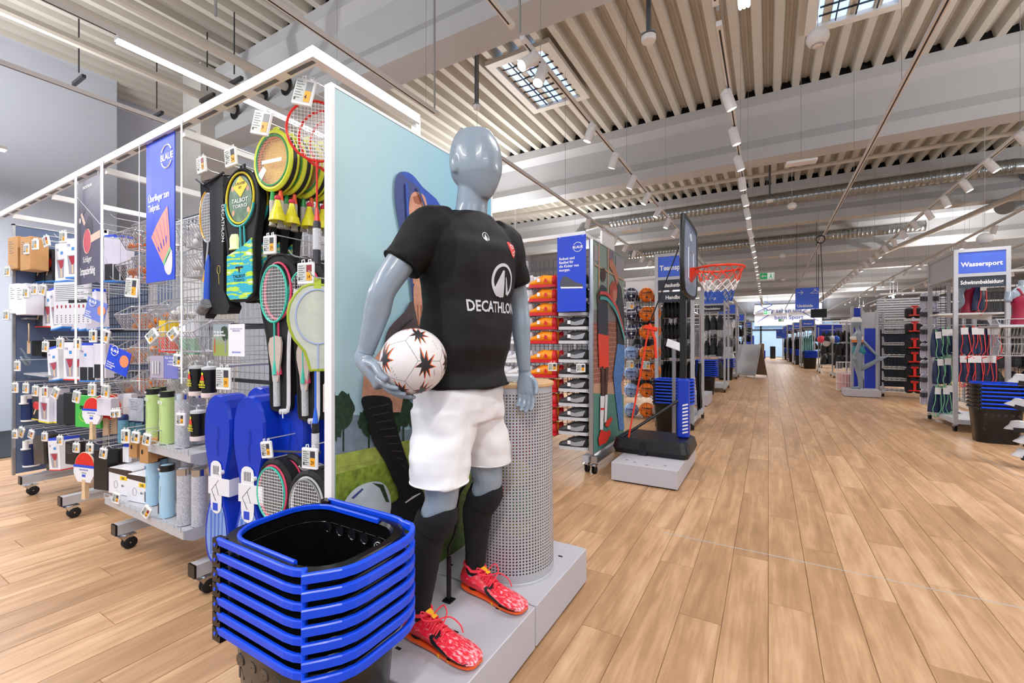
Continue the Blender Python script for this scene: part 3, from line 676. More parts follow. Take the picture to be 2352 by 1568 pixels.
for S, E, t in ((SHR, ELR, .62), (SHL, ELL, .66)):
    c = S.lerp(E, t-.015)+Vector((0, 0, -.002)); n = (E-S).normalized(); u_ = n.orthogonal().normalized(); v_ = n.cross(u_)
    m = MB(); m.tube([c+(u_*math.cos(q)+v_*math.sin(q))*.0695 for q in [2*PI*k/28 for k in range(28)]], .0032, 6, closed=True); m.build('sleeve_cuff', SLV, mq)
bv = bvh_of(shirt); DXN = Matrix.Rotation(YAW-.02, 3, 'Z') @ Vector((-1, 0, 0))
LOGOW = MAT('transfer_print_silver', '#C9CAD3', .45)
RC = (PI/2, 0, PI/2)
def onchest(o): return project(o, bv, Vector((-1, 0, 0)))
def subdiv_poly(pts, k=6):
    out = []
    for i in range(len(pts)):
        a, b_ = pts[i], pts[(i+1) % len(pts)]
        out += [(a[0]+(b_[0]-a[0])*j/k, a[1]+(b_[1]-a[1])*j/k) for j in range(k)]
    return out
def grid_fill(poly, y0, z0, s, res=.006):
    """2-D outline -> small quads clipped roughly; used so that prints follow the cloth"""
    import mathutils.geometry as g
    vs = [Vector((y0+p[0]*s, z0+p[1]*s)) for p in poly]
    r = g.delaunay_2d_cdt(vs+[Vector((x, z)) for x in frange(min(v.x for v in vs), max(v.x for v in vs), res) for z in frange(min(v.y for v in vs), max(v.y for v in vs), res)], [(i, (i+1) % len(vs)) for i in range(len(vs))], [], 0, 1e-5)
    # keep triangles whose centre is inside
    def inside(q):
        c = False; j = len(vs)-1
        for i in range(len(vs)):
            if ((vs[i].y > q.y) != (vs[j].y > q.y)) and (q.x < (vs[j].x-vs[i].x)*(q.y-vs[i].y)/(vs[j].y-vs[i].y)+vs[i].x): c = not c
            j = i
        return c
    V = [Vector(p) for p in r[0]]; F = [f for f in r[2] if inside(sum((V[i] for i in f), Vector((0, 0)))/len(f))]
    return V, F
def frange(a, b, s):
    o = []; x = a+s/2
    while x < b: o.append(x); x += s
    return o
def print_on(bvh, polys, y0, z0, s, mat, name, parent, d=Vector((-1, 0, 0)), lift=.0016):
    mb = MB()
    for poly in polys:
        V, F = grid_fill(poly, y0, z0, s); P = []
        for v in V:
            p = Vector((-.5, v.x, v.y)); h_ = bvh.ray_cast(p, d, 2); P.append(h_[0]-d*lift if h_[0] else Vector((-.9, v.x, v.y)))
        mb.add(P, [tuple(f) for f in F])
    return mb.build(name, mat, parent)
def ringpoly(cx, cz, rx, rz_, w0, w1, a0, a1, n=30):
    o = [(cx+rx*math.cos(a0+(a1-a0)*k/n), cz+rz_*math.sin(a0+(a1-a0)*k/n)) for k in range(n+1)]
    i = [(cx+(rx-w0-(w1-w0)*k/n)*math.cos(a0+(a1-a0)*k/n), cz+(rz_-w0-(w1-w0)*k/n)*math.sin(a0+(a1-a0)*k/n)) for k in range(n+1)]
    return o+i[::-1]
LOGO = [ringpoly(0, 0, 1, 1.05, .16, .22, -.95, 2*PI-2.0), [(-.80, -.62), (-.1, .62), (.04, .62), (.20, -.95), (-.1, -1.0), (-.5, -.9)], [(.18, .28), (.42, -.80), (.62, -.66), (.30, .2)]]
zl = 1.475; yl = 1.40
print_on(bv, LOGO, yl, zl, .062, LOGOW, 'chest_logo', mq)
print_on(bv, LOGO, 1.315, 1.625, .016, LOGOW, 'small_logo', mq)
t = text('DECATHLON', .056, LOGOW, mq, (-.5, yl-.028, 1.358), RC, bold=.022, align='CENTER', ext=0, name='chest_lettering', sx=.76)
project(t, bv, Vector((-1, 0, 0)), .0016)
CR = MAT('crest_red', '#D63A3C', .45)
cr = [(-1, .9), (-.3, 1.0), (.3, .7), (.9, .9), (.75, -.2), (.2, -1), (-.3, -.8), (-.85, -.1)]
print_on(bv, [cr], 1.462, 1.60, .03, CR, 'club_crest', mq)
print_on(bv, [ringpoly(-.2, .45, .4, .32, .12, .12, 0, 2*PI-.3, 12), [(-.7, .05), (.7, .05), (.68, -.02), (-.68, -.02)], ringpoly(.05, -.5, .34, .3, .1, .1, 0, 2*PI-.3, 12), [(-.6, -.1), (.6, -.1), (.55, -.16), (-.55, -.16)], [(.35, .75), (.5, .3), (.42, .28), (.25, .7)]], 1.462, 1.60, .028, PW, 'crest_print', mq, lift=.0022)
# ---- shorts
SHO = cloth_mat('white_nylon', '#E2E1E6', .5, 300, .1, .02)
so = MB(); so.loft([rot_ring(ringz((-1.038, 1.385, z), rx, ry, 28, p=2.5), (-1.038, 1.385), YAW*.5) for z, rx, ry in ((1.085, .125, .176), (1.05, .135, .188), (1.0, .137, .196), (.95, .13, .2))])
def leg(mb, H, Kn, zt, out):
    P = [Vector((H.x+.005, H.y, 1.0)), Vector((H.x+.012, H.y+out*.4, .92)), H.lerp(Kn, .6)+Vector((.0, out, 0)), H.lerp(Kn, zt)+Vector((0, out*1.1, 0))]
    rr = ((.118, .112), (.118, .112), (.108, .104), (.103, .096))
    mb.loft([ringz(p, a, b_, 24, p=2.3) for p, (a, b_) in zip(P, rr)])
leg(so, HPR, KNR, .83, -.01); leg(so, HPL, KNL, .80, .01)
bake_body(so, 'shorts', SHO, mq, .006, 5, .5, disp=(.024, .10))
for H, Kn, zt, out in ((HPR, KNR, .815, -.011), (HPL, KNL, .785, .011)):
    c = H.lerp(Kn, zt)+Vector((0, out, 0)); m = MB(); m.tube(ringz(c, .102, .095, 36, p=2.3), .003, 6, closed=True); m.build('hem', SHO, mq)
for x, y in ((-.926, 1.30),):
    m = MB(); m.tube(smoothpts([(x-.005, y-.02, 1.0), (x+.005, y-.03, .93), (x, y-.06, .85)], 4, False), .0012, 5); m.build('side_seam', SHO, mq)
# ---- socks
SOCK = MAT('black_knit', '#121218', .85, noise=.15, ns=60, bump=.8, bs=500)
for Kn, An in ((KNR, ANR), (KNL, ANL)):
    cf = Kn.lerp(An, .35)+Vector((-.028, 0, 0)); m = MB()
    P = [Kn.lerp(An, .10), Kn.lerp(An, .12), Kn.lerp(An, .22)+Vector((-.015, 0, 0)), Kn.lerp(An, .25)+Vector((-.018, 0, 0)), cf, Kn.lerp(An, .55)+Vector((-.02, 0, 0)), Kn.lerp(An, .75)+Vector((-.01, 0, 0)), An, An+Vector((.004, 0, -.095))]
    q = smoothpts(P, 5, False); rr = list(interp([.066, .071, .071, .066, .0645, .055, .047, .040, .026], 5))
    rr = [r+(.0013 if (i % 2 and i > 22) else 0) for i, r in enumerate(rr)]
    m.tube(q, rr, 24); m.build('sock', SOCK, mq)
# ---- boots
def boot_mat():
    m = bpy.data.materials.new('boot_coral_streaks'); m.use_nodes = True; nt = m.node_tree; N = nt.nodes.new; L = nt.links.new; b = nt.nodes['Principled BSDF']
    tc = N('ShaderNodeTexCoord'); mp = N('ShaderNodeMapping'); mp.inputs['Scale'].default_value = (55, 160, 160); mp.inputs['Rotation'].default_value = (0, .3, .2); L(tc.outputs['Object'], mp.inputs[0])
    n = N('ShaderNodeTexNoise'); n.inputs['Scale'].default_value = 1; n.inputs['Detail'].default_value = 4; L(mp.outputs[0], n.inputs['Vector'])
    sp = N('ShaderNodeSeparateXYZ'); L(tc.outputs['Object'], sp.inputs[0]); mr = N('ShaderNodeMapRange'); mr.inputs[1].default_value = -.02; mr.inputs[2].default_value = .26; mr.inputs[3].default_value = -.17; mr.inputs[4].default_value = .07; L(sp.outputs[0], mr.inputs[0])
    ad = N('ShaderNodeMath'); L(n.outputs[0], ad.inputs[0]); L(mr.outputs[0], ad.inputs[1])
    cr_ = N('ShaderNodeValToRGB'); e = cr_.color_ramp.elements; e[0].position = .42; e[0].color = (*lin('#E8203A'), 1); e[1].position = .62; e[1].color = (*lin('#F6B3BC'), 1)
    k = cr_.color_ramp.elements.new(.5); k.color = (*lin('#EE5A68'), 1); L(ad.outputs[0], cr_.inputs[0]); L(cr_.outputs[0], b.inputs['Base Color']); b.inputs['Roughness'].default_value = .35; return m
BOOT = boot_mat(); SOLE = MAT('boot_sole_orange', '#F0602A', .35); LACE = MAT('coral_lace', '#EE3348', .6); YEL = K('#F2B01E')
def boot(loc, yaw):
    b = thing('football_boot', None, None, loc, yaw); b.parent = mq
    S = [(-.066, .022, .018, .082), (-.052, .034, .016, .098), (-.015, .041, .015, .104), (.03, .040, .014, .096), (.07, .039, .012, .072), (.11, .043, .010, .058), (.15, .047, .010, .049), (.185, .045, .011, .041), (.21, .037, .013, .033), (.225, .022, .016, .026)]
    m = MB()
    def sec(x, w_, z0, z1, n=18):
        zc = (z0+z1)/2; hh = (z1-z0)/2; o = []
        for k in range(n):
            a = 2*PI*k/n; y = w_*math.cos(a); z = math.sin(a)
            if z > 0: y *= 1-.38*z
            o.append((x, y+.006*math.sin((x+.05)*9), zc+hh*z))
        return o
    m.loft([sec(*s) for s in S], smooth=True); m.build('upper', BOOT, b)
    m = MB(); m.tube([(.0+.042*math.cos(a)-.01, .036*math.sin(a), .096+(.012 if math.cos(a) < 0 else 0)) for a in [2*PI*k/20 for k in range(20)]], .006, 8, closed=True); m.build('collar', LACE, b)
    m = MB(); m.loft([[(x, y*w_*.86+.006*math.sin((x+.05)*9), z) for y in (-1, -.5, .5, 1)]+[(x, y*w_*.86+.006*math.sin((x+.05)*9), z+.008) for y in (1, .5, -.5, -1)] for x, w_, z in [(s[0], s[1], s[2]-.006) for s in S]], smooth=True)
    m.build('sole_plate', SOLE, b)
    for x, y in ((-.03, .018), (-.03, -.018), (.0, .02), (.1, .028), (.1, -.026), (.14, .03), (.14, -.028), (.175, .02), (.175, -.018), (.195, 0)):
        MB().cyl((x, y, .012), (x, y, 0), .007, .0045, 8).build('stud', YEL, b)
    for k in range(6):
        x = .045+k*.018; z = .088-k*.0085; m = MB()
        m.tube(smoothpts([(x-.006, -.026, z-.012), (x, -.012, z+.001), (x+.006, .004, z+.004), (x+.004, .026, z-.010)], 3, False), .0026, 6)
        m.tube(smoothpts([(x-.006, .026, z-.010), (x, .010, z+.002), (x+.006, -.006, z+.005), (x+.004, -.026, z-.012)], 3, False), .0026, 6); m.build('lace', LACE, b)
    m = MB(); m.tube(smoothpts([(.05, -.005, .098), (.03, -.03, .115), (.055, -.05, .11), (.07, -.02, .096), (.09, .03, .09), (.12, .045, .07), (.13, .05, .045)], 4, False), .0022, 6)
    m.tube(smoothpts([(.05, .005, .098), (.065, .03, .118), (.09, .02, .105), (.10, -.02, .08)], 4, False), .0022, 6); m.build('lace_bow', LACE, b)
    m = MB(); m.add([(.028, -.01, .106), (.028, .012, .106), (.062, .010, .094), (.062, -.008, .094)], [(0, 1, 2, 3)]); m.build('tongue_tab', YEL, b)
    bb = MB(); bb.loft([sec(*s) for s in S]); tmp = BVHTree.FromPolygons([Vector(v) for v in bb.v], bb.f)
    pts = []     # curved black flash on the outer side
    top = [(.215, .030), (.19, .026), (.15, .030), (.10, .040), (.075, .050), (.085, .058), (.10, .060)]; bot = [(.10, .066), (.078, .064), (.062, .052), (.08, .034), (.12, .019), (.17, .013), (.205, .018)]
    mb = MB(); N_ = 20
    def lerpP(P, t):
        f = t*(len(P)-1); i = min(int(f), len(P)-2); q = f-i; return (P[i][0]*(1-q)+P[i+1][0]*q, P[i][1]*(1-q)+P[i+1][1]*q)
    R_ = []
    for i in range(N_+1):
        a = lerpP(top, i/N_); c = lerpP(bot[::-1], i/N_); r = []
        for j in range(4):
            q = j/3; x = a[0]*(1-q)+c[0]*q; z = a[1]*(1-q)+c[1]*q; h_ = tmp.ray_cast(Vector((x, -.2, z)), Vector((0, 1, 0)))
            r.append(h_[0]+Vector((0, -.0015, 0)) if h_[0] else Vector((x, -.04, z)))
        R_.append(r)
    mb.loft(R_, caps=False, smooth=True, wrap=False); mb.build('side_flash', INK, b)
    return b
b1_ = boot((-1.075, 1.20, .181), -.06); b1_.scale = (1.14, 1.12, 1.12); b2_ = boot((-1.075, 1.548, .181), -.14); b2_.scale = (1.12, 1.12, 1.1)
# support rod
sr = MB(); sr.tube([(-1.14, 1.44, .181), (-1.14, 1.44, .36)], .010, 10); sr.tube(smoothpts([(-1.14, 1.44, .34), (-1.14, 1.44, .40), (-1.12, 1.46, .47), (-1.115, 1.47, .60), (-1.09, 1.49, .66)], 4, False), .0055, 8)
sr.box(-1.16, 1.42, .1805, -1.12, 1.46, .186); sr.build('support_rod', BLK, mq)
# ---- ball
bl = thing('football', 'white match football with black and orange spiky prints held against the hip', 'ball', BC)
BW = MAT('ball_white', '#E4E0E2', .35, noise=.03, ns=30, bump=.4, bs=900)
MB().sph((0, 0, 0), BR, 48, 32).build('panels', BW, bl)
phi = (1+5**.5)/2; DV = [Vector(v).normalized() for v in [(x, y, z) for x in (-1, 1) for y in (-1, 1) for z in (-1, 1)]+[(0, s/phi, t*phi) for s in (-1, 1) for t in (-1, 1)]+[(s/phi, t*phi, 0) for s in (-1, 1) for t in (-1, 1)]+[(s*phi, 0, t/phi) for s in (-1, 1) for t in (-1, 1)]]
RB = Euler((.5, .3, .2)).to_matrix(); m = MB()
for i in range(20):
    for j in range(i+1, 20):
        if (DV[i]-DV[j]).length < .75:
            m.tube([RB @ (DV[i].lerp(DV[j], k/6).normalized())*(BR-.0006) for k in range(7)], .0012, 5)
tag(m.build('panel_seam', K('#8E8A90'), bl))
OR = K('#EE6A34')
def spike(dirv, up, poly, s, mat, lift, name='spiky_print'):
    dv = Vector(dirv).normalized(); u_ = Vector(up); r = dv.cross(u_).normalized()*-1; u_ = r.cross(dv)*-1; u_ = dv.cross(r)
    V, F = grid_fill(poly, 0, 0, s, .006); mb = MB()
    mb.add([(dv*BR+r*v.x+u_*v.y).normalized()*(BR+lift) for v in V], [tuple(f) for f in F]); return mb.build(name, mat, bl)
ZIG = [(x_*.85, y_*1.25) for x_, y_ in [(-1, .9), (-.55, .25), (-.65, .95), (-.2, .2), (-.05, .75), (.15, .1), (.75, .55), (.35, -.1), (.95, -.2), (.3, -.35), (.7, -.95), (.1, -.45), (.15, -1.1), (-.15, -.5), (-.45, -.9), (-.35, -.3), (-.95, -.35), (-.4, .0)]]
camd = (Vector((0, 0, 1.25))-BC).normalized(); rgt = Vector((0, 0, 1)).cross(camd).normalized(); up = camd.cross(rgt)
for (a, e, s) in ((.35, -.05, .042), (-.95, .15, .045), (.25, .95, .038), (1.25, .0, .036), (.5, -1.0, .036), (-.6, -.9, .03), (-2.2, .3, .04), (2.3, -.2, .04), (-.35, 1.5, .03)):
    d_ = camd*math.cos(a)*math.cos(e)+rgt*math.sin(a)*math.cos(e)+up*math.sin(e)
    spike(d_, up+rgt*.1, [(x*1.12+.06, y*1.1+.05) for x, y in ZIG], s, OR, .0005); spike(d_, up+rgt*.1, ZIG, s, K('#2A2A30'), .0009)
    for q in range(4):
        spike(d_+rgt*(.35+q*.03)-up*(.3+.07*q), up+rgt*.4, [(-.1, 0), (0, .9), (.1, 0), (0, -.5)], .007, INK, .0009, 'print_dash')
# ================================================================== SHOPPING BASKETS
HB = MAT('basket_handle_blue', '#0F48E0', .28, noise=.02); BB = MAT('basket_black', '#0C0C0E', .22, noise=.1)
def rr(cx, cy, a, b_, ch, n=5):     # rounded outline, centre, half sizes, corner size
    o = []
    for sx_, sy_, q0 in ((1, 1, 0), (-1, 1, PI/2), (-1, -1, PI), (1, -1, 1.5*PI)):
        for k in range(n+1):
            q = q0+PI/2*k/n; o.append((cx+sx_*(a-ch)+ch*math.cos(q), cy+sy_*(b_-ch)+ch*math.sin(q)))
    return o
def basket(label, group, detail=True):
    t = thing('shopping_basket', label, 'basket', (0, 0, 0), 0, group)     # origin at rim height centre
    def ring(a, b_, z, ch=.10): return [(x, y, z) for x, y in rr(0, 0, a, b_, ch)]
    a, b_ = .240, .170
    m = MB(); m.loft([ring(a-.055, b_-.05, -.438, .07), ring(a-.05, b_-.046, -.433, .08), ring(a-.02, b_-.02, -.06), ring(a-.016, b_-.016, -.012), ring(a-.022, b_-.022, -.012), ring(a-.026, b_-.026, -.06), ring(a-.056, b_-.052, -.428, .08), ring(a-.07, b_-.065, -.43, .07)], smooth=True)
    m.build('body', BB, t)
    m = MB(); m.loft([ring(a, b_, -.016), ring(a+.004, b_+.004, -.008), ring(a, b_, 0), ring(a-.02, b_-.02, .001), ring(a-.026, b_-.026, -.008), ring(a-.018, b_-.018, -.014)], closed=True, smooth=True); m.build('rim', BB, t)
    # outer handle: rectangular section following the outline round the +x end, with a stepped grip
    def strip(pts, w_, h0, h1, name, mat=HB):
        P = [Vector((x, y, 0)) for x, y in pts]; R = []
        for i, p in enumerate(P):
            d_ = (P[min(i+1, len(P)-1)]-P[max(i-1, 0)]).normalized(); n_ = Vector((d_.y, -d_.x, 0))
            R.append([p+Vector((0, 0, h0)), p+n_*w_+Vector((0, 0, h0)), p+n_*w_+Vector((0, 0, h1-.003)), p+n_*(w_-.003)+Vector((0, 0, h1)), p+n_*.003+Vector((0, 0, h1)), p+Vector((0, 0, h1-.003))])
        return MB().loft(R).build(name, mat, t)
    o = rr(0, 0, a+.005, b_+.005, .115, 6)   # starts +x,+y corner ccw
    n = len(o)
    east = [o[i % n] for i in range(n-7-6, n)]+[o[i] for i in range(0, 8)]
    pts = [(-a+.07, -b_-.005)]+[p for p in o[3*7:]]+[p for p in o[:7]]+[(-a+.07, b_+.005)]
    front = [(-a+.06, -b_-.005), (.03, -b_-.005), (.10, -b_-.005)]+o[21:24]
    strip(front, .012, -.005, .0135, 'handle_arm')
    back = o[4:7]+[(.10, b_+.005), (-a+.06, b_+.005)]
    strip(back, .012, -.005, .0135, 'handle_arm')
    g = [(o[23][0], o[23][1]), (o[23][0]+.018, o[23][1]-.02)]+[(x+.026, y) for x, y in o[24:]+o[:4]]+[(o[3][0]+.012, o[3][1]+.012), (o[4][0], o[4][1])]
    strip(g, .015, -.007, .015, 'handle_grip')
    # inner handle round the -x end
    oi = rr(0, 0, a-.028, b_-.028, .1, 6)
    inn = [(.10, b_-.028)]+oi[7:21]+[(.12, -b_+.028)]
    inn = [(x, y) for x, y in inn]; strip(inn, .011, -.006, .009, 'inner_handle')
    for s in (-1, 1):
        m = MB(); m.box(-a+.035, s*(b_+.004)-.011, -.03, -a+.075, s*(b_+.004)+.011, .008); m.cyl((-a+.055, s*(b_+.004)-.014, -.006), (-a+.055, s*(b_+.004)+.014, -.006), .014, n=14); m.build('pivot_clip', BB, t)
        MB().cyl((-a+.055, s*(b_+.019)-.001, -.006), (-a+.055, s*(b_+.019)+.001, -.006), .005, n=10).build('pivot_pin', HB, t)
    if detail:
        m = MB()
        for k in range(6):   # round openings near the rim, back wall inside and front outside
            x = -.13+k*.058
            m.lathe([(.002, 0), (.017, 0), (.019, -.002)], 14, (x, b_-.030, -.062), ax='y')
            m.lathe([(.019, .002), (.017, 0), (.002, 0)], 14, (x, -b_+.0195, -.085), ax='y')
            for q in range(3):
                m.box(x-.013, -b_+.0245+q*.0055, -.14-q*.07, x-.007, -b_+.0265+q*.0055, -.12-q*.07+.02); m.box(x+.005, -b_+.0245+q*.0055, -.14-q*.07, x+.011, -b_+.0265+q*.0055, -.12-q*.07+.02)
        m.build('vent_hole', MAT('hole_dark', '#1C1D21', .15, coat=.6), t)
        m = MB(); cx, cz, y = .11, -.085, b_-.0335
        m.tube([(cx+.019*math.cos(q), y-.001, cz+.026*math.sin(q)) for q in [2*PI*k/24 for k in range(24)]], .0009, 4, closed=True)
        m.tube([(cx-.008, y-.001, cz-.004), (cx-.006, y-.001, cz-.016), (cx+.006, y-.001, cz-.016), (cx+.008, y-.001, cz-.004), (cx-.008, y-.001, cz-.004)], .0009, 4)
        m.tube([(cx-.003, y-.001, cz-.002), (cx-.004, y-.001, cz+.008)], .0009, 4); m.tube([(cx-.004+.004*math.cos(q), y-.001, cz+.013+.005*math.sin(q)) for q in [2*PI*k/10 for k in range(10)]], .0008, 4, closed=True)
        m.tube([(cx+.004, y-.001, cz+.002), (cx+.012, y-.001, cz+.014)], .0009, 4); m.tube([(cx-.012, y-.001, cz-.02), (cx+.014, y-.001, cz+.018)], .0006, 4); m.build('basket_pictogram', PW, t)
    return t
bk = basket('x', 'blue-handled baskets stacked in front of the mannequin')
def stack(base, n, x, y, ztop, rz, grp, where, pitch=.0414, sc=1.):
    for i in range(n):
        if i == 0 and base is bk and where.endswith('football dummy'): continue
        p = 'topmost' if i == 0 else ('lowest' if i == n-1 else ORD[i]+' from the top')
        lab = 'blue-handled basket %s, %s' % (where, p)
        o = dup(base, (x, y, ztop-i*pitch), rz, lab, grp, scale=(sc if sc != 1 else None))
        for c in list(KIDS[o]):
            nm = c.name.split('.')[0]
            if (nm in ('inner_handle', 'basket_pictogram') and i > 0) or (nm == 'vent_hole' and 0 < i < n-1): KIDS[o].remove(c); bpy.data.objects.remove(c)
bk.location = (-1.155, .835, .687); bk['label'] = 'black basket with blue handles in the stack before the football dummy, topmost'
stack(bk, 7, -1.155, .835, .687, 0, 'blue-handled baskets stacked in front of the mannequin', 'in the stack before the football dummy')
# ================================================================== RACKS
def caster(mb_parent, x, y, rz=0.):
    t = MB(); c = Matrix.Translation((x, y, 0)) @ Matrix.Rotation(rz, 4, 'Z')
    t.T = c; t.box(-.03, -.04, .083, .03, .045, .089)
    t.add([(-.018, -.03, .084), (-.018, .03, .084), (-.018, .028, .03), (-.018, .005, .028), (.018, -.03, .084), (.018, .03, .084), (.018, .028, .03), (.018, .005, .028)], [(0, 1, 2, 3), (7, 6, 5, 4)])
    t.cyl((0, 0, .08), (0, 0, .094), .022, n=12); t.cyl((-.02, .018, .036), (.02, .018, .036), .006, n=8); t.build('caster_fork', CHROME, mb_parent)
    w = MB(); w.T = c
    for s in (-1, 1): w.lathe([(.004, s*.012-.008), (.030, s*.012-.008), (.036, s*.012-.005), (.036, s*.012+.005), (.030, s*.012+.008), (.004, s*.012+.008)], 18, (0, .018, .037), ax='x')
    w.build('caster_wheel', BLKR, mb_parent)
def hook_rod(mb, x, y0, y1, z, r=.003):
    mb.tube([(x, y0, z), (x, y1+.012, z), (x, y1, z+.006), (x, y1-.008, z+.02)], r, 6)
GX = [-1.50, -2.42, -3.345, -4.27, -5.19]
NOSYM = 0
rk = thing('gondola_rack', 'long wheeled wire rack of badminton and table tennis gear at left', 'rack', (-3.3, 1.6, 0))
TR = Matrix.Translation((3.3, -1.6, 0))
def rp(): m = MB(); m.T = TR; return m
for gx in GX:
    m = rp(); m.box(gx-.03, 1.07, .105, gx+.03, 2.13, .165); m.box(gx-.045, 1.2, .15, gx+.045, 2.0, .17); m.build('foot_beam', GREYP, rk)
    m = rp(); m.box(gx-.031, 1.062, .104, gx+.031, 1.072, .166); m.build('end_cap', BLK, rk)
    m = rp(); m.box(gx-.02, 1.58, .165, gx+.02, 1.62, 2.2)
    m.build('upright', GREYP, rk)
    for y in (1.12, 2.08): 
        q = MB(); 
        caster(rk, gx+3.3, y-1.6, 0 if y < 1.5 else PI)
# grid panels
for i in range(4):
    x0, x1 = GX[i+1]+.03, GX[i]-.03; m = rp()
    for k in range(17): x = x0+(x1-x0)*k/16; m.box(x-.0025, 1.597, .3, x+.0025, 1.602, 2.15)
    for k in range(33): z = .3+1.85*k/32; m.box(x0, 1.592, z-.0025, x1, 1.597, z+.0025)
    tag(m.build('wire_grid', WIRE if i < 3 else DARKW, rk), kind='stuff')
m = rp(); 
for z in (.62, 1.0, 1.34): m.box(GX[4], 1.565, z-.012, GX[0], 1.58, z+.012)
m.build('cross_rail', DARKW, rk)
# head frame (canopy): front bar, end bars, cross bars
FB = 2.285
m = rp(); m.box(-5.55, 1.0, FB-.018, -1.41, 1.04, FB+.022)
m.m = 1
for k in range(18): m.box(-5.4+k*.225, 1.012, FB-.0195, -5.4+k*.225+.15, 1.028, FB-.0175)
m.build('front_bar', [WPL, K('#6A6A70')], rk)
m = rp(); m.box(-1.446, .999, FB-.019, -1.404, 1.56, FB+.023); m.box(-1.44, 1.54, 2.1, -1.41, 1.57, FB+.0); m.build('end_bar', WPL, rk)
for gx in GX[1:]: m = rp(); m.box(gx-.014, 1.03, FB-.055, gx+.014, 1.6, FB-.02); m.box(gx-.014, 1.58, 2.1, gx+.014, 1.61, FB-.02); m.build('cross_bar', WPL, rk)
# end panel at the far left (seen from inside)
m = rp(); m.box(-5.24, 1.045, .19, -5.215, 2.12, 2.18); m.build('end_panel', MAT('slate_panel', '#5F7090', .35, noise=.03, ns=3), rk)
m = rp(); m.box(-5.245, 1.03, .18, -5.21, 1.047, 2.19); m.box(-5.245, 1.03, 2.18, -5.21, 2.12, 2.19); m.build('panel_edge', STEEL, rk)
# ---- price tags
def esl_proto(w_, h_, red=False, price='9'):
    t = thing('price_tag', 'white electronic price tag', 'price tag')
    m = MB(); m.rbox(-w_/2, -.006, -h_, w_/2, .006, 0, .003); m.tube([(-w_*.25, .0, 0), (-w_*.25, 0, .01), (-w_*.1, 0, .012), (-w_*.1, 0, .002)], .002, 5); m.tube([(w_*.15, .0, 0), (w_*.15, 0, .01), (w_*.3, 0, .012), (w_*.3, 0, .002)], .002, 5); m.build('case', WPL, t)
    a, b = w_/2-.006, .008
    MB().box(-a, -.0068, -h_+.012, a, -.006, -b).build('screen', ESL, t)
    MB().box(.1*w_, -.0075, -h_+.014, a-.001, -.0066, -h_*.45).build('price_field', ESY, t)
    m = MB(); m.box(.1*w_, -.0075, -h_*.44, a-.001, -.0066, -b-.003); m.build('info_field', ESR if red else K('#8C8E90') if price in '49' else K('#3A3640'), t)
    m = MB()
    for k in range(7): m.box(-a+.003, -.0072, -.015-k*h_*.1, -a+.003+w_*(.38 if k % 2 else .28), -.0067, -.0135-k*h_*.1+.0008)
    m.box(-a+.003, -.0072, -h_+.016, -a+.011, -.0067, -h_+.026); m.build('print_lines', K('#4C4E50'), t)
    text(price, h_*.26, INK, t, (.13*w_, -.0077, -h_*.76), bold=.01, ext=.0001, name='price_figure', sx=.75)
    return t
ntag = 0
def ptag(u, v, Y, what, price='9', red=False, big=0, rz=.35, lean=0., roll=0., W_=None):
    """price tag whose top centre is seen at u,v on the plane y=Y"""
    global ntag
    w_, h_ = {0: (.062, .072), 1: (.085, .10), 2: (.05, .042)}[big] if not W_ else W_
    t = esl_proto(w_, h_, red, price); p = PY(u, v, Y)
    t.location = p; t.rotation_euler = Euler((lean, roll, rz+.25)); t['label'] = 'electronic price tag showing %s %s' % (price, what); t['group'] = 'price tags on the left rack'
    ntag += 1; return p
def rod_to(p, y1=1.59, dz=.012, r=.0026):
    m = rp(); m.tube([(p.x, p.y+.01, p.z+dz-.004), (p.x, y1, p.z+dz)], r, 6); m.build('tag_arm', WIRE, rk)
def hookrod(x, z, y0=1.13, y1=1.595, ma=None):
    m = rp(); m.tube([(x, y1, z), (x, y0+.02, z), (x, y0+.005, z+.006), (x, y0-.008, z+.022)], .003, 6); m.build('hook', ma or WIRE, rk)
# ---- racket maker
def racket(label, group, frame, grip, string=PW, hw=.105, hh=.125, shaft=.19, gl=.17, hangdx=0, cover=None, shaftm=None):
    """origin at the top of the head, hanging down, face towards -y"""
    t = thing('badminton_racket', label, 'racket', (0, 0, 0), 0, group); cz = -hh
    m = MB(); m.tube([(x, 0, z) for x, z in ell(0, cz, hw, hh, 36)], .0052, 7, closed=True); m.build('frame', frame, t)
    s_ = MB(); n = 17
    for k in range(1, n):
        x = -hw+2*hw*k/n; h_ = hh*math.sqrt(1-(x/hw)**2); s_.box(x-.0008, -.0008, cz-h_, x+.0008, .0008, cz+h_)
        z = -hh+2*hh*k/n; w_ = hw*math.sqrt(1-(z/hh)**2); s_.box(-w_, -.0012, cz+z-.0008, w_, .0012, cz+z+.0008)
    tag(s_.build('strings', string, t), kind='stuff')
    m = MB(); z0 = -2*hh; m.cyl((0, 0, z0), (0, 0, z0-shaft), .0038, n=8); m.cyl((0, 0, z0+.004), (0, 0, z0-.02), .009, .004, 8); m.build('shaft', shaftm or frame, t)
    m = MB(); m.cyl((0, 0, z0-shaft+.004), (0, 0, z0-shaft-.055), .005, .0125, 10); m.build('cone', frame, t)
    m = MB(); z1 = z0-shaft-.05; m.tube([(0, 0, z1), (0, 0, z1-.01), (0, 0, z1-gl), (0, 0, z1-gl-.012)], [.0125, .0145, .0145, .016], 10); m.build('grip', grip, t)
    m = MB(); m.tube([(0, 0, z1-.03), (0, 0, z1-.115)], .0158, 10); m.build('label_wrap', K('#C5C7CC', noise=.35, ns=300), t)
    return t
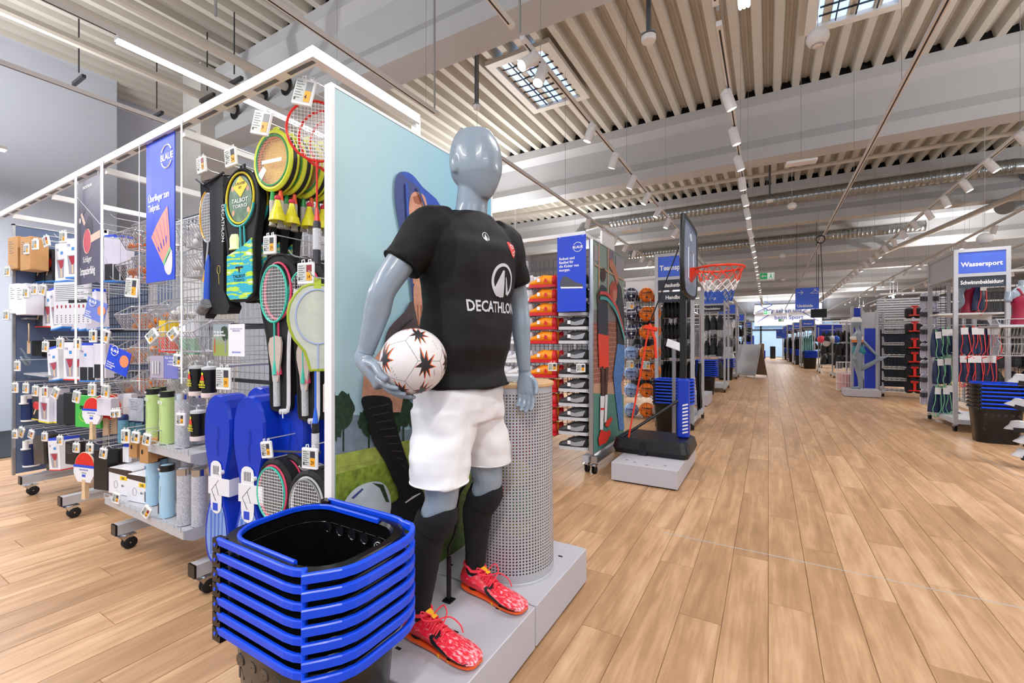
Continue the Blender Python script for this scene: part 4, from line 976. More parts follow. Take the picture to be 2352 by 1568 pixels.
RED = K('#D8281E', .3); TEAL = K('#3FBFA8', .35); PINK = K('#E2456A', .35); YLW = K('#E5D92E', .4); LIME = K('#D8E23A', .45); GRN = K('#2F9E4C', .4); DGR = K('#2B2D33', .5)
BAGB = MAT('bag_black_nylon', '#131316', .6, noise=.15, ns=40, bump=.3, bs=300)
r = racket('red metal badminton racket hanging top right beside the poster, front one', 'red rackets beside the poster', RED, DGR, hw=.11, hh=.12, shaft=.19, gl=.16)
p = PY(741, 226, 1.13); r.location = p+Vector((-.035, 0, 0)); r.rotation_euler = (0, 0, .85)
r2 = dup(r, p+Vector((-.03, .05, -.02)), .85, 'red metal badminton racket behind the front red one beside the poster'); dup(r, p+Vector((-.03, .10, -.03)), .85, 'red metal badminton racket rearmost of the three at the poster')
hookrod(p.x, p.z+.005, 1.08)
pt_ = ptag(706, 182, 1.06, 'above the red rackets', '4', big=1, rz=.1, roll=.28); rod_to(pt_)
# ---- kids' sets: yellow ring bags with discs, each with two handles and shuttlecock bag
SHUT = MAT('shuttle_yellow', '#E8E22A', .3, noise=.08, ns=60, alpha=.93, coat=.4)
def shuttle(t, x, y, z, s=1., name='shuttlecock'):
    m = MB(); m.lathe([(.009*s, 0), (.013*s, -.02*s), (.024*s, -.055*s), (.027*s, -.057*s), (.033*s, -.085*s), (.031*s, -.087*s), (.022*s, -.056*s), (.008*s, -.01*s)], 16, (x, y, z)); m.build(name, SHUT, t)
    m = MB(); m.sph((x, y, z+.006*s), .0125*s, 12, 8); m.build('cork', K('#C32A46', .4), t)
def kidset(label, o1, o2):
    t = thing('kids_racket_set', label, 'racket set', (0, 0, 0), 0, 'yellow ring bags with junior rackets'); R1, R2 = .108, .128
    m = MB(); m.lathe([(R1*.93, -.022), (R1, -.024), (R1+.008, -.016), (R1+.008, -.010)], 40, (0, 0, -R2), ax='y', sy=R2/R1); m.build('front_rim', LIME, t)
    m = MB(); m.lathe([(R1+.008, -.010), (R1+.009, .010)], 40, (0, 0, -R2), ax='y', sy=R2/R1); m.build('zip_band', BAGB, t)
    m = MB(); m.lathe([(R1+.009, .010), (R1+.008, .022), (R1*.9, .024), (.001, .024)], 40, (0, 0, -R2), ax='y', sy=R2/R1); m.build('back_cover', LIME, t)
    m = MB(); m.tube([(x, -.021, z) for x, z in ell(0, -R2, R1*.88, R2*.86, 36)], .004, 6, closed=True); m.build('racket_frame', o1, t)
    m = MB(); m.tube([(x, -.012, z) for x, z in ell(.004, -R2-.004, R1*.84, R2*.83, 36)], .004, 6, closed=True); m.build('racket_frame', o2, t)
    m = MB(); m.lathe([(.001, 0), (R1*.84, 0)], 36, (0, 0, -R2), ax='y', sy=R2/R1*.97); m.build('yellow_brightening_disc', K('#F0DE6A', .6), t)  # disc added to brighten the shaded inside of the bag
    m = MB(); n = 19
    for k in range(1, n):
        x = -1+2*k/n; h_ = math.sqrt(1-x*x)*.86; m.box(x*R1*.86-.0006, -.020, -R2-h_*R2, x*R1*.86+.0006, -.0188, -R2+h_*R2); m.box(-h_*R1, -.0205, -R2+x*R2*.86-.0006, h_*R1, -.019, -R2+x*R2*.86+.0006)
    tag(m.build('strings', K('#F2A458', .5), t), kind='stuff')
    m = MB(); m.add([(x, -.0228, z) for x, z in ell(0, -R2, R1*.93, R2*.93, 36)], [tuple(range(36))]); m.build('clear_window', CLEAR, t)
    m = MB(); m.box(-.06, -.0234, -R2-.012, .06, -.0230, -R2+.004); m.add([(-.085, -.0236, -.185), (-.05, -.0236, -.150), (-.03, -.0236, -.168), (-.065, -.0236, -.215)], [(3, 2, 1, 0)]); m.build('care_label', PW, t)
    m = MB(); m.box(-.012, -.006, -.02, .014, .006, .025); m.build('hanging_loop', LIME, t)
    for dx, dy, c, L_ in ((-.006, -.012, o1, .145), (.028, .0, o2, .155)):
        z0 = -2*R2-.004; m = MB(); m.cyl((dx, dy, z0+.01), (dx, dy, z0-.045), .006, .0125, 10); m.build('handle_cone', c, t)
        m = MB(); m.tube([(dx, dy, z0-.045), (dx, dy, z0-L_), (dx, dy, z0-L_-.012)], [.0135, .0135, .0165], 12); m.build('grip', K('#B9B6AE', noise=.25, ns=200), t)
    shuttle(t, .045, -.03, -2*R2-.055, 1.1)
    return t
ks = kidset('yellow ring bag with green junior racket, front one of the row', GRN, K('#E8582A', .35))
P0 = PY(634, 305, 1.17); ks.location = P0; ks.rotation_euler = (0, 0, .15)
for i, (dx, dy, dz, rz) in enumerate([(.006, .062, .0, .15), (.03, .13, .0, .2), (.05, .19, -.0, .15), (.06, .25, -.0, .2), (.065, .31, 0, .15)]):
    dup(ks, P0+Vector((dx, dy, dz)), rz, 'yellow ring bag with junior rackets, %s of the row counted from the front' % ORD[i+1])
for dx in (.012,): hookrod(P0.x+dx, P0.z+.028, 1.10)
pt_ = ptag(607, 255, 1.07, 'above the yellow ring bags', '9', big=1, rz=.1, roll=.25); rod_to(pt_)
# ---- round clear-front set bag with turquoise pocket
TQ = MAT('turquoise_print', '#27A9C4', .45, noise=.1, ns=14)
def brush_mat(name, c0, c1, c2):
    m = bpy.data.materials.new(name); m.use_nodes = True; nt = m.node_tree; N = nt.nodes.new; L = nt.links.new; b = nt.nodes['Principled BSDF']
    tc = N('ShaderNodeTexCoord'); mp = N('ShaderNodeMapping'); mp.inputs['Rotation'].default_value = (0, .9, 0); mp.inputs['Scale'].default_value = (4, 4, 26); L(tc.outputs['Object'], mp.inputs[0])
    n = N('ShaderNodeTexNoise'); n.inputs['Scale'].default_value = 2.2; n.inputs['Detail'].default_value = 5; L(mp.outputs[0], n.inputs['Vector'])
    cr_ = N('ShaderNodeValToRGB'); cr_.color_ramp.interpolation = 'CONSTANT'; e = cr_.color_ramp.elements; e[0].position = 0; e[0].color = (*lin(c0), 1); e[1].position = .52; e[1].color = (*lin(c1), 1); k = e.new(.62); k.color = (*lin(c2), 1)
    L(n.outputs[0], cr_.inputs[0]); L(cr_.outputs[0], b.inputs['Base Color']); b.inputs['Roughness'].default_value = .45; return m
BRU = brush_mat('brush_stroke_print', '#27A9C4', '#B5D83A', '#E6EEF0')
def outline_bag(cx, z0, pts): return [(cx+x, z0+z) for x, z in pts]
def setbag(label):
    t = thing('racket_set_bag', label, 'racket set', (0, 0, 0), 0, 'clear-front racket sets')
    O = smoothpts([(-.03, -.005), (.03, -.005), (.10, -.05), (.128, -.13), (.12, -.23), (.098, -.33), (.095, -.42), (.10, -.50), (.10, -.575), (.06, -.61), (-.06, -.61), (-.085, -.58), (-.09, -.50), (-.085, -.42), (-.095, -.33), (-.12, -.23), (-.128, -.13), (-.10, -.05)], 2)
    m = MB(); m.poly(O, .0, .035); m.build('back_shell', BAGB, t)
    m = MB(); m.tube([(x, 0, z) for x, z in O], .0075, 7, closed=True); m.build('piping', BAGB, t)
    m = MB(); m.tube([(x, -.004, z) for x, z in ell(0, -.135, .100, .118, 36)], .005, 7, closed=True); m.build('racket_frame', K('#E3CE2A', .35), t)
    m = MB(); m.tube([(x, -.009, z) for x, z in ell(.004, -.150, .104, .118, 36)[18:]], .005, 7); m.cyl((.01, -.009, -.268), (.018, -.009, -.43), .0045, n=8); m.cyl((.034, -.007, -.27), (.046, -.007, -.43), .0045, n=8); m.build('racket_frame', K('#35A7A8', .35), t)
    m = MB(); m.poly([(p[0]*.86, p[1]) for p in ell(0, -.14, .098, .108, 30)], -.003); m.build('insert_card', MAT('insert_photo', '#5C7A62', .4, noise=.6, ns=18), t)
    for k, (x, z, c) in enumerate([(-.055, -.085, '#C79A80'), (.055, -.095, '#B98A72'), (-.05, -.2, '#C79A80'), (.06, -.195, '#D8A58A')]):
        m = MB(); m.poly(ell(x, z, .011, .014, 12), -.0035); m.build('printed_face', K(c), t)
    m = MB(); m.poly([(-.05, -.082), (.0, -.03), (.055, -.078), (.005, -.132)], -.0045); m.build('yellow_diamond', K('#F0C81E'), t)
    text('2-PLAYER', .017, INK, t, (.002, -.005, -.073), align='CENTER', bold=.02, ext=.0001); text('SET', .014, INK, t, (.002, -.005, -.09), align='CENTER', bold=.02, ext=.0001)
    text('TALBOT', .028, PW, t, (.0, -.005, -.155), align='CENTER', bold=.01, ext=.0001, sx=1.15); text('TORRO', .024, PW, t, (.0, -.005, -.18), align='CENTER', ext=.0001, sx=1.3)
    m = MB(); m.lathe([(.025, -.3), (.034, -.32), (.032, -.36), (.036, -.365), (.036, -.372), (.001, -.372)], 16, (-.045, .002, 0), sy=.5); m.build('shuttle_cup', K('#DDE8A8', .3), t)
    m = MB(); m.poly([(-.085, -.40), (.04, -.36), (.095, -.33), (.1, -.5), (.1, -.58), (.06, -.607), (-.06, -.607), (-.087, -.58)], -.012, -.001); m.build('pocket', BRU, t)
    m = MB(); m.poly([(-.02, -.455), (.035, -.455), (.035, -.464), (.014, -.464), (.010, -.485), (.004, -.485), (.0, -.464), (-.02, -.464)], -.0128); m.build('brand_mark', INK, t)
    text('TALBOT', .020, INK, t, (.006, -.0128, -.507), align='CENTER', bold=.02, ext=.0001, sx=1.2); text('TORRO', .018, INK, t, (.006, -.0128, -.525), align='CENTER', ext=.0001, sx=1.25)
    m = MB(); m.tube([(-.012, .01, -.005), (-.012, .01, .025), (.014, .01, .025), (.014, .01, -.005)], .005, 6); m.build('carry_loop', BAGB, t)
    m = MB(); m.poly(O, -.0155); m.build('clear_front', CLEAR, t) if False else None
    return t
sb = setbag('large black set bag with round clear window and turquoise pocket, front one'); P1 = PY(553, 388, 1.14); sb.location = P1; sb.rotation_euler = (0, 0, .08)
for i in (1, 2, 3): dup(sb, P1+Vector((.008*i, .06*i, .0)), .08, 'large black set bag with turquoise pocket, %s behind the front one' % ORD[i-1])
hookrod(P1.x, P1.z+.02, 1.08)
pt_ = ptag(529, 340, 1.09, 'above the round set bag', '24', big=0, rz=-.1, W_=(.075, .085), roll=-.12); rod_to(pt_)
# ---- tall black mesh bag
def tallbag():
    t = thing('racket_sleeve_bag', 'tall black mesh bag with racket and blue grip showing, left of the round set bag', 'racket set')
    O = [(-.12, .03), (-.10, -.01), (.13, -.005), (.12, .02)]
    m = MB(); m.add([(-.115, -.01, 0), (.12, -.012, .0), (.11, .05, .02), (-.13, .05, .035)], [(0, 1, 2, 3)]); m.tube([(-.12, -.01, .02), (-.02, -.025, -.03), (.12, -.012, .01)], .006, 6); m.build('collar', BAGB, t)
    m = MB(); m.poly([(-.105, 0), (.02, 0), (.03, -.62), (-.06, -.68), (-.075, -.40)], .0, .04); m.build('mesh_side', MAT('black_mesh', '#1B1B1F', .8, noise=.3, ns=400, bump=.5, bs=600), t)
    m = MB(); m.poly([(.0, .0), (.115, -.005), (.12, -.55), (.17, -.63), (.15, -.66), (.0, -.66), (.01, -.4)], -.012, .045); m.build('solid_side', BAGB, t)
    m = MB(); m.tube([(x, -.006, z) for x, z in ell(-.025, -.185, .062, .12, 28)], .0045, 7, closed=True); m.build('racket_frame', K('#C9CACC', .3), t)
    m = MB(); m.tube([(x, -.009, z) for x, z in ell(-.025, -.175, .062, .12, 28)[8:20]], .0045, 7); m.build('racket_frame', K('#E0A82A', .3), t)
    m = MB()
    for k in range(1, 16):
        x = -1+2*k/16; h_ = math.sqrt(1-x*x); m.box(-.025+x*.06-.0007, -.008, -.185-h_*.115, -.025+x*.06+.0007, -.007, -.185+h_*.115); m.box(-.025-h_*.06, -.008, -.185+x*.115-.0007, -.025+h_*.06, -.007, -.185+x*.115+.0007)
    tag(m.build('strings', PW, t), kind='stuff')
    m = MB(); m.cyl((-.022, -.006, -.305), (-.045, -.006, -.45), .004, n=8); m.build('shaft', K('#C9CACC', .3), t)
    m = MB(); m.cyl((-.045, -.006, -.44), (-.052, -.006, -.50), .006, .012, 8); m.build('cone', K('#E0A82A', .3), t)
    m = MB(); m.tube([(-.052, -.006, -.50), (-.062, -.006, -.66)], [.014, .017], 10); m.build('grip', K('#A9B5B0', noise=.3, ns=300), t)
    m = MB(); m.tube([(-.01, -.010, -.37), (-.012, -.010, -.42), (-.018, -.010, -.60)], [.004, .015, .019], 12); m.build('blue_grip', K('#1F4FC0', .4), t)
    m = MB(); m.cyl((-.055, -.02, -.645), (.01, -.03, -.61), .026, n=14); m.build('label_roll', K('#7E7F84', noise=.6, ns=120), t)
    text('DECATHLON', .030, PW, t, (.106, -.0128, -.14), rot=(PI/2, PI/2, 0), ext=.0001, name='lettering')
    m = MB(); m.tube([(x, -.0128, z) for x, z in ell(.08, -.45, .013, .02, 20)], .0012, 4, closed=True); m.tube([(.08, -.0128, -.47), (.084, -.0128, -.52)], .0012, 4); m.build('racket_icon', K('#D9C04A'), t)
    return t
tb = tallbag(); tb.location = PY(487, 412, 1.13); tb.rotation_euler = (0, 0, .04)
hookrod(tb.location.x+.03, tb.location.z+.03, 1.09)
pt_ = ptag(462, 360, 1.08, 'above the tall black mesh bag', '29', red=True, rz=-.15, W_=(.065, .08), roll=-.12); rod_to(pt_)
# ---- black zip bags with teal and pink rackets
def zipbag(label, grp='zip bags with coloured rackets'):
    t = thing('racket_zip_bag', label, 'racket set', (0, 0, 0), 0, grp)
    O = smoothpts([(0, 0), (.06, -.012), (.105, -.07), (.115, -.16), (.10, -.26), (.075, -.36), (.07, -.5), (.07, -.66), (.05, -.69), (-.02, -.69), (-.045, -.66), (-.05, -.5), (-.07, -.36), (-.10, -.26), (-.115, -.16), (-.105, -.07), (-.06, -.012)], 2)
    m = MB(); m.poly(O, .004, .045); m.build('shell', BAGB, t); m = MB(); m.tube([(x, .004, z) for x, z in O], .006, 6, closed=True); m.build('piping', BAGB, t)
    m = MB(); m.tube([(x+.003, -.002, z) for x, z in O[6:18]], .012, 6, flat=.4); m.build('zip_strip', K('#C9C8CE', .5), t)
    for k, (c, dx, dy) in enumerate(((TEAL, -.008, -.012), (PINK, .008, -.004))):
        m = MB(); m.tube([(x, dy, z) for x, z in ell(dx, -.175+k*.012, .083, .125, 32)], .0052, 7, closed=True); m.cyl((dx+.004, dy, -.30), (dx+.008, dy, -.47), .004, n=8); m.cyl((dx+.008, dy, -.47), (dx+.01, dy, -.53), .005, .013, 8); m.build('racket_frame', c, t)
    m = MB()
    for k in range(1, 17):
        x = -1+2*k/17; h_ = math.sqrt(1-x*x); m.box(-.008+x*.08-.0007, -.013, -.175-h_*.122, -.008+x*.08+.0007, -.012, -.175+h_*.122); m.box(-.008-h_*.08, -.0135, -.175+x*.122-.0007, -.008+h_*.08, -.0125, -.175+x*.122+.0007)
    tag(m.build('strings', PW, t), kind='stuff')
    m = MB(); m.poly(smoothpts([(-.03, -.37), (.035, -.365), (.04, -.43), (.028, -.50), (.02, -.56), (-.012, -.56), (-.02, -.50), (-.038, -.43)], 2), -.014, -.006); m.build('mesh_pouch', K('#BFAFA6', .7, noise=.25, ns=350), t)
    m = MB(); m.tube([(.0, -.004, -.53), (.003, -.004, -.67)], .0145, 10); m.build('grip', K('#B9BCC0', .6, noise=.4, ns=300), t)
    m = MB(); m.tube([(.04, -.006, -.69), (.045, -.008, -.72)], .004, 5); m.build('zip_pull', CHROME, t)
    return t
zb = zipbag('black zip bag with teal and pink rackets, leftmost of the hanging pair'); P2 = PY(637, 583, 1.16); zb.location = P2; zb.rotation_euler = (0, 0, .10)
for i, (dx, dy) in enumerate([(.012, .05), (.02, .10)]): dup(zb, P2+Vector((dx, dy, 0)), .1, 'black zip bag %s behind the leftmost one' % ['directly', 'farther'][i])
P3_ = PY(702, 595, 1.19); dup(zb, P3_, .12, 'black zip bag with teal racket, second behind the tag showing 14'); dup(zb, P3_+Vector((.05, .06, 0)), .14, 'black zip bag third from the left, next to the green-rimmed cover')
hookrod(P2.x, P2.z+.006, 1.10); hookrod(P3_.x, P3_.z+.006, 1.12)
pt_ = ptag(620, 540, 1.10, 'above the teal racket bag', '29', big=0, rz=-.1, W_=(.07, .08)); rod_to(pt_)
pt_ = ptag(703, 602, 1.08, 'in front of the second zip bag', '14', red=True, big=0, rz=-.05, W_=(.08, .085)); rod_to(pt_)
# ---- green-rimmed racket cover with dangling handles
cv = thing('racket_cover', 'green-rimmed pale mesh racket cover with blue shaft beside the poster', 'racket set'); P4 = PY(735, 652, 1.10)
O = smoothpts([(0, 0), (.06, -.015), (.105, -.08), (.112, -.15), (.09, -.22), (.05, -.27), (.03, -.34), (.02, -.345), (-.02, -.345), (-.03, -.34), (-.05, -.27), (-.09, -.22), (-.112, -.15), (-.105, -.08), (-.06, -.015)], 2)
m = MB(); m.poly(O, -.004, .012); m.build('mesh_front', K('#C4C8BC', .5, noise=.08, ns=20), cv)
m = MB(); m.tube([(x, 0, z) for x, z in O], .0065, 7, closed=True); m.build('green_rim', K('#9FB32E', .5), cv)
m = MB(); m.tube([(x, -.006, z) for x, z in ell(0, -.13, .085, .11, 30)], .004, 6, closed=True); m.cyl((0, -.006, -.24), (0, -.006, -.34), .004, n=6); m.build('racket_outline', K('#A9B6D8', .4), cv)
m = MB(); m.box(-.015, -.006, -.02, .012, .008, .03); m.build('loop', K('#B5C93A'), cv)
m = MB(); m.cyl((-.01, 0, -.345), (-.01, 0, -.55), .004, n=8); m.cyl((-.01, 0, -.5), (-.01, 0, -.56), .005, .012, 8); m.build('blue_shaft', K('#2A63D8', .3), cv)
m = MB(); m.tube([(-.01, 0, -.56), (-.01, 0, -.72)], .0145, 10); m.build('grip', K('#17181C', .5), cv); m = MB(); m.tube([(-.01, 0, -.6), (-.01, 0, -.68)], .0155, 10); m.build('label_wrap', K('#C5C7CC', noise=.35, ns=300), cv)
m = MB(); m.rbox(.02, -.02, -.52, .055, .02, -.40, .006); m.build('paper_tag', K('#C9B9AE', .6), cv)
cv.location = P4+Vector((-.012, 0, 0)); cv.scale = (.92, .92, .96); cv.rotation_euler = (0, 0, .9)
hookrod(P4.x, P4.z+.025, 1.06)
# ---- round black bags low down
def roundbag(label, c1, c2, wear=False):
    t = thing('round_racket_bag', label, 'racket set', (0, 0, 0), 0, 'round black racket bags low on the rack'); m = MB(); ry = .135; rx = .115
    m.lathe([(.001, -.012), (rx*.9, -.014), (rx, -.004), (rx+.004, .03), (rx*.95, .045), (.001, .045)], 40, (0, 0, -ry), ax='y', sy=ry/rx); m.build('shell', BAGB, t)
    for k, (c, d) in enumerate(((c1, 0), (c2, .009))):
        m = MB(); m.tube([(x, -.018+k*.003, z) for x, z in ell(-.006+d, -ry-.012+d, .085, .112, 34)], .0048, 7, closed=True); m.build('racket_frame', c, t)
    m = MB()
    for k in range(1, 17):
        x = -1+2*k/17; h_ = math.sqrt(1-x*x); m.box(-.006+x*.083-.0008, -.02, -ry-.012-h_*.11, -.006+x*.083+.0008, -.019, -ry-.012+h_*.11); m.box(-.006-h_*.083, -.0206, -ry-.012+x*.11-.0008, -.006+h_*.083, -.0195, -ry-.012+x*.11+.0008)
    tag(m.build('strings', PW, t), kind='stuff')
    m = MB(); m.poly([(-.05, -.24), (.05, -.24), (.045, -.5), (-.045, -.5)], -.008, .03); m.build('handle_sleeve', BAGB, t); return t
rb = roundbag('round black bag with teal and pink racket, left of the low pair', TEAL, PINK); P5 = PY(633, 1052, 1.13); rb.location = P5; rb.rotation_euler = (0, 0, .1)
dup(rb, P5+Vector((.02, .06, .01)), .1, 'round black bag directly behind the left one of the low pair')
rb2 = roundbag('round black bag with silver racket, right of the low pair by the poster', K('#8E8F94', .3), K('#C9CACC', .3)); P6 = PY(712, 1078, 1.13); rb2.location = P6; rb2.rotation_euler = (0, 0, .12)
dup(rb2, P6+Vector((.02, .07, .01)), .1, 'round black bag directly behind the right one of the low pair')
hookrod(P5.x, P5.z+.005, 1.09); hookrod(P6.x, P6.z+.005, 1.09)
pt_ = ptag(611, 1012, 1.07, 'above the left round bag', '29', big=0, rz=-.1, W_=(.06, .07), roll=-.15); rod_to(pt_)
pt_ = ptag(712, 1027, 1.05, 'above the right round bag', '29', big=0, rz=-.05, W_=(.072, .08)); rod_to(pt_)
m = rp(); m.tube([(P5.x, 1.1, P5.z+.04), (-1.5, 1.1, P6.z+.09)], .005, 8); m.build('front_rail', DARKW, rk)
# ---- blue net-set cases
BLC = MAT('case_blue', '#0E36B8', .3, noise=.03); BLL = MAT('case_print_pale', '#7C9AD6', .35, noise=.12, ns=8)
def netcase(label):
    t = thing('net_set_case', label, 'net set case', (0, 0, 0), 0, 'blue net-set cases')
    O = smoothpts([(0, 0), (.06, -.025), (.092, -.11), (.092, -.23), (.068, -.33), (.048, -.42), (.052, -.50), (.078, -.58), (.09, -.68), (.075, -.77), (.03, -.81), (-.03, -.81), (-.075, -.77), (-.09, -.68), (-.078, -.58), (-.052, -.50), (-.048, -.42), (-.068, -.33), (-.092, -.23), (-.092, -.11), (-.06, -.025)], 2)
    m = MB(); n = len(O); m.loft([[(x*.94, -.004, z*.985-.006) for x, z in O], [(x, .008, z) for x, z in O], [(x, .10, z) for x, z in O], [(x*.96, .112, z*.99-.004) for x, z in O]]); m.build('shell', BLC, t, angle=50)
    m = MB(); m.poly([(x*.9, z) for x, z in smoothpts([(0, -.48), (.05, -.53), (.075, -.62), (.078, -.70), (.055, -.77), (0, -.795), (-.055, -.77), (-.078, -.70), (-.075, -.62), (-.05, -.53)], 2)], -.006); m.build('pale_print', BLL, t)
    m = MB()
    for k in range(4): m.poly([(-.045+k*.028, -.55), (-.03+k*.026, -.55), (-.035+k*.024, -.76), (-.045+k*.026, -.76)], -.0066)
    m.build('print_stripe', K('#4A72C8'), t)
    m = MB(); m.poly(smoothpts([(0, -.31), (.035, -.325), (.04, -.38), (.04, -.50), (.03, -.545), (0, -.56), (-.03, -.545), (-.04, -.50), (-.04, -.38), (-.035, -.325)], 2), -.0078); m.box(-.055, -.009, -.47, .094, -.006, -.39); m.build('paper_sleeve', CARD, t)
    m = MB(); m.box(.0935, -.009, -.47, .095, .07, -.39); m.build('sleeve_side', CARD, t)
    m = MB(); m.box(-.022, -.0092, -.545, .012, -.0082, -.51); m.build('logo_patch', BLUE, t)
    m = MB()
    for a, b_ in (((-.03, -.45), (.02, -.40)), ((-.03, -.45), (.0, -.50)), ((.0, -.42), (.02, -.47))): m.tube([(a[0], -.0095, a[1]), (b_[0], -.0095, b_[1])], .001, 4)
    for k in range(5): m.box(-.02+k*.009, -.0088, -.375, -.017+k*.009, -.008, -.335)
    m.build('sleeve_print', INK, t)
    m = MB(); m.cyl((.045, .02, -.36), (.045, -.02, -.36), .01, n=10); m.build('peg', WPL, t)
    m = MB(); m.cyl((.0, -.0045, -.2), (.0, -.0085, -.2), .0, n=3) if False else m.tube([(.01, -.0075, -.15), (.016, -.0075, -.19), (.004, -.0075, -.24), (.012, -.0075, -.29)], .0014, 4); m.build('script_print', K('#0A2A8C'), t)
    return t
nc = netcase('blue hourglass net-set case, leftmost at the front'); P7 = PY(500, 905, 1.10); nc.location = P7; nc.rotation_euler = (0, 0, .12)
P8 = PY(572, 908, 1.10); dup(nc, P8, .16, 'blue hourglass net-set case, second at the front')
dup(nc, P7+Vector((.10, .13, .03)), .1, 'blue net-set case behind the leftmost one'); dup(nc, P8+Vector((.14, .10, .02)), .1, 'blue net-set case third from the left, set back')
dup(nc, P8+Vector((.22, .2, .0)), .1, 'blue net-set case rearmost by the low round bags')
hookrod(P7.x, P7.z-.03, 1.14); hookrod(P8.x, P8.z-.03, 1.14)
pt_ = ptag(514, 843, 1.04, 'above the blue net-set cases', '39', rz=-.1, W_=(.09, .098)); rod_to(pt_, r=.006)
# ---- speed badminton cans
def can(label):
    t = thing('shuttle_can', label, 'shuttlecock can', (0, 0, 0), 0, 'black shuttlecock cans'); m = MB(); m.lathe([(.001, -.02), (.033, -.02), (.033, -.135), (.001, -.135)], 20); m.build('black_body', BLK, t)
    m = MB(); m.lathe([(.001, -.135), (.0345, -.135), (.036, -.14), (.035, -.158), (.001, -.16)], 20); m.build('clear_base', K('#DDC9C6', .2), t)
    m = MB(); m.lathe([(.034, -.02), (.034, -.008), (.012, -.002), (.001, -.002)], 20); m.tube([(-.012, 0, -.004), (-.014, 0, .012), (.0, 0, .02), (.012, 0, .014)], .004, 6); m.build('lid', K('#C9CDD2', .3), t)
    text('SPEED', .016, K('#E8E02A'), t, (-.02, -.0345, -.086), bold=.03, ext=.0001, sx=.8); text('BADMINTON', .013, K('#E8E02A'), t, (-.028, -.0350, -.099), bold=.03, ext=.0001, sx=.65)
    m = MB(); m.box(-.026, -.034, -.108, .02, -.0335, -.104); m.build('stripe', K('#E8E02A'), t)
    m = MB(); m.poly([(-.006, -.045), (.006, -.045), (.016, -.072), (-.016, -.072)], -.0345); m.build('printed_shuttle', K('#E03A2A'), t)
    m = MB(); m.poly(ell(0, -.04, .008, .007, 10), -.0347); m.build('printed_cork', K('#D8D82A'), t)
    return t
cn = can('black shuttlecock can with red print, left of the upper pair'); P9 = PY(452, 836, 1.14); cn.location = P9
dup(cn, PY(481, 838, 1.14), .1, 'black shuttlecock can, right of the upper pair'); dup(cn, PY(455, 938, 1.14), 0, 'black shuttlecock can hanging alone below the pair')
for q in (P9, PY(455, 938, 1.14)): hookrod(q.x, q.z+.016, 1.10)
# ---- clear sign holder
ah = thing('sign_holder', 'clear hanging leaflet sign for ground games between the racks', 'sign'); Q = PY(525, 780, 1.12); ah.location = Q; ah.rotation_euler = (0, 0, .05)
MB().box(-.125, -.001, -.075, .0, .001, .075).build('photo_leaflet', grad_mat('leaflet_photo', '#8F9C50', '#8E9AA0', 2, -.03, .03), ah)
MB().box(0, -.001, -.075, .125, .001, .075).build('white_leaflet', CARD, ah)
text('Für das Spiel\nauf allen Böden', .0155, PW, ah, (-.118, -.0015, .035), bold=.02, ext=.0001); text('Hier findest du alle unsere\nBadmintonnetze.', .0088, K('#6A6CA8'), ah, (.0625, -.0015, .05), align='CENTER', ext=.0001); text('DECATHLON', .011, BLUE, ah, (.0625, -.0015, -.06), align='CENTER', ext=.0001, bold=.02)
m = MB(); m.poly(smoothpts([(-.055, .06), (-.01, .062), (-.004, .01), (-.03, -.005), (-.055, .02)], 2), -.0014); m.build('printed_tree', TREEP, ah)
for x, c in ((-.11, '#C05040'), (-.022, '#8A8AA8')): m = MB(); m.poly([(x-.005, -.06), (x+.005, -.06), (x+.004, .0), (x, .012), (x-.004, 0)], -.0016); m.build('printed_player', K(c), ah)
m = rp(); m.tube([(Q.x+.02, 1.12, Q.z+.075), (Q.x+.02, 1.59, Q.z+.09)], .005, 6); m.build('sign_arm', DARKW, rk)
# ---- banners on the front bar
def banner(u0, v0, u1, v1, Y, label, m, name='hanging_banner', strips=False):
    a = PY(u0, v0, Y); b = PY(u1, v1, Y); w_ = b.x-a.x; h_ = a.z-b.z
    t = thing(name, label, 'banner', (a.x, Y, a.z)); MB().box(0, -.002, -h_, w_, .002, 0).build('panel', m, t)
    for x in (.1, .9): q = MB(); q.tube([(w_*x, 0, -.012), (w_*x, 0, .02)], .003, 5); q.build('hook', CHROME, t)
    return t, w_, h_
PUR = MAT('banner_purple', '#4E4862', .5, noise=.08, ns=8)
t, w_, h_ = banner(174, 425, 232, 645, 1.015, 'dark purple banner lettered Schläger Strapazierfähig at left', PUR)
cx = w_/2
text('DECATHLON', .024, PW, t, (cx, -.003, -.05), align='CENTER', bold=.02, ext=.0001)
text('Schläger', .052, PW, t, (cx, -.003, -.50), align='CENTER', ext=.0001, sx=.8); text('Strapazierfähig', .066, PW, t, (cx, -.003, -.575), align='CENTER', bold=.015, ext=.0001, sx=.62)
for k in (-1, 0, 1):
    text('Widerstand\nfähigkeit' if k < 1 else 'Sichere\nGarantie', .012, PW, t, (cx+k*w_*.3, -.003, -.72), align='CENTER', ext=.0001, sx=.8)
    m = MB(); m.tube([(cx+k*w_*.3+.008*math.cos(q), -.0026, -.685+.008*math.sin(q)) for q in [2*PI*i/12 for i in range(12)]], .0012, 4, closed=True); m.build('icon', PW, t)
for dx, dz, c, y in ((.03, -.30, '#2B2838', -.0024), (.0, -.375, '#C24A5C', -.0032)):
    m = MB(); m.poly(ell(cx+dx, dz, .058, .072, 26), y); m.build('printed_bat', K(c), t)
m = MB(); m.tube([(x, -.003, z) for x, z in ell(cx, -.375, .06, .074, 26)], .002, 4, closed=True); m.poly([(cx-.11, -.2), (cx-.085, -.19), (cx-.03, -.26), (cx-.055, -.275)], -.0027); m.poly([(cx+.05, -.345), (cx+w_*.49, -.33), (cx+w_*.49, -.375), (cx+.055, -.39)], -.0031); m.build('printed_handle', K('#D9B9A8'), t)
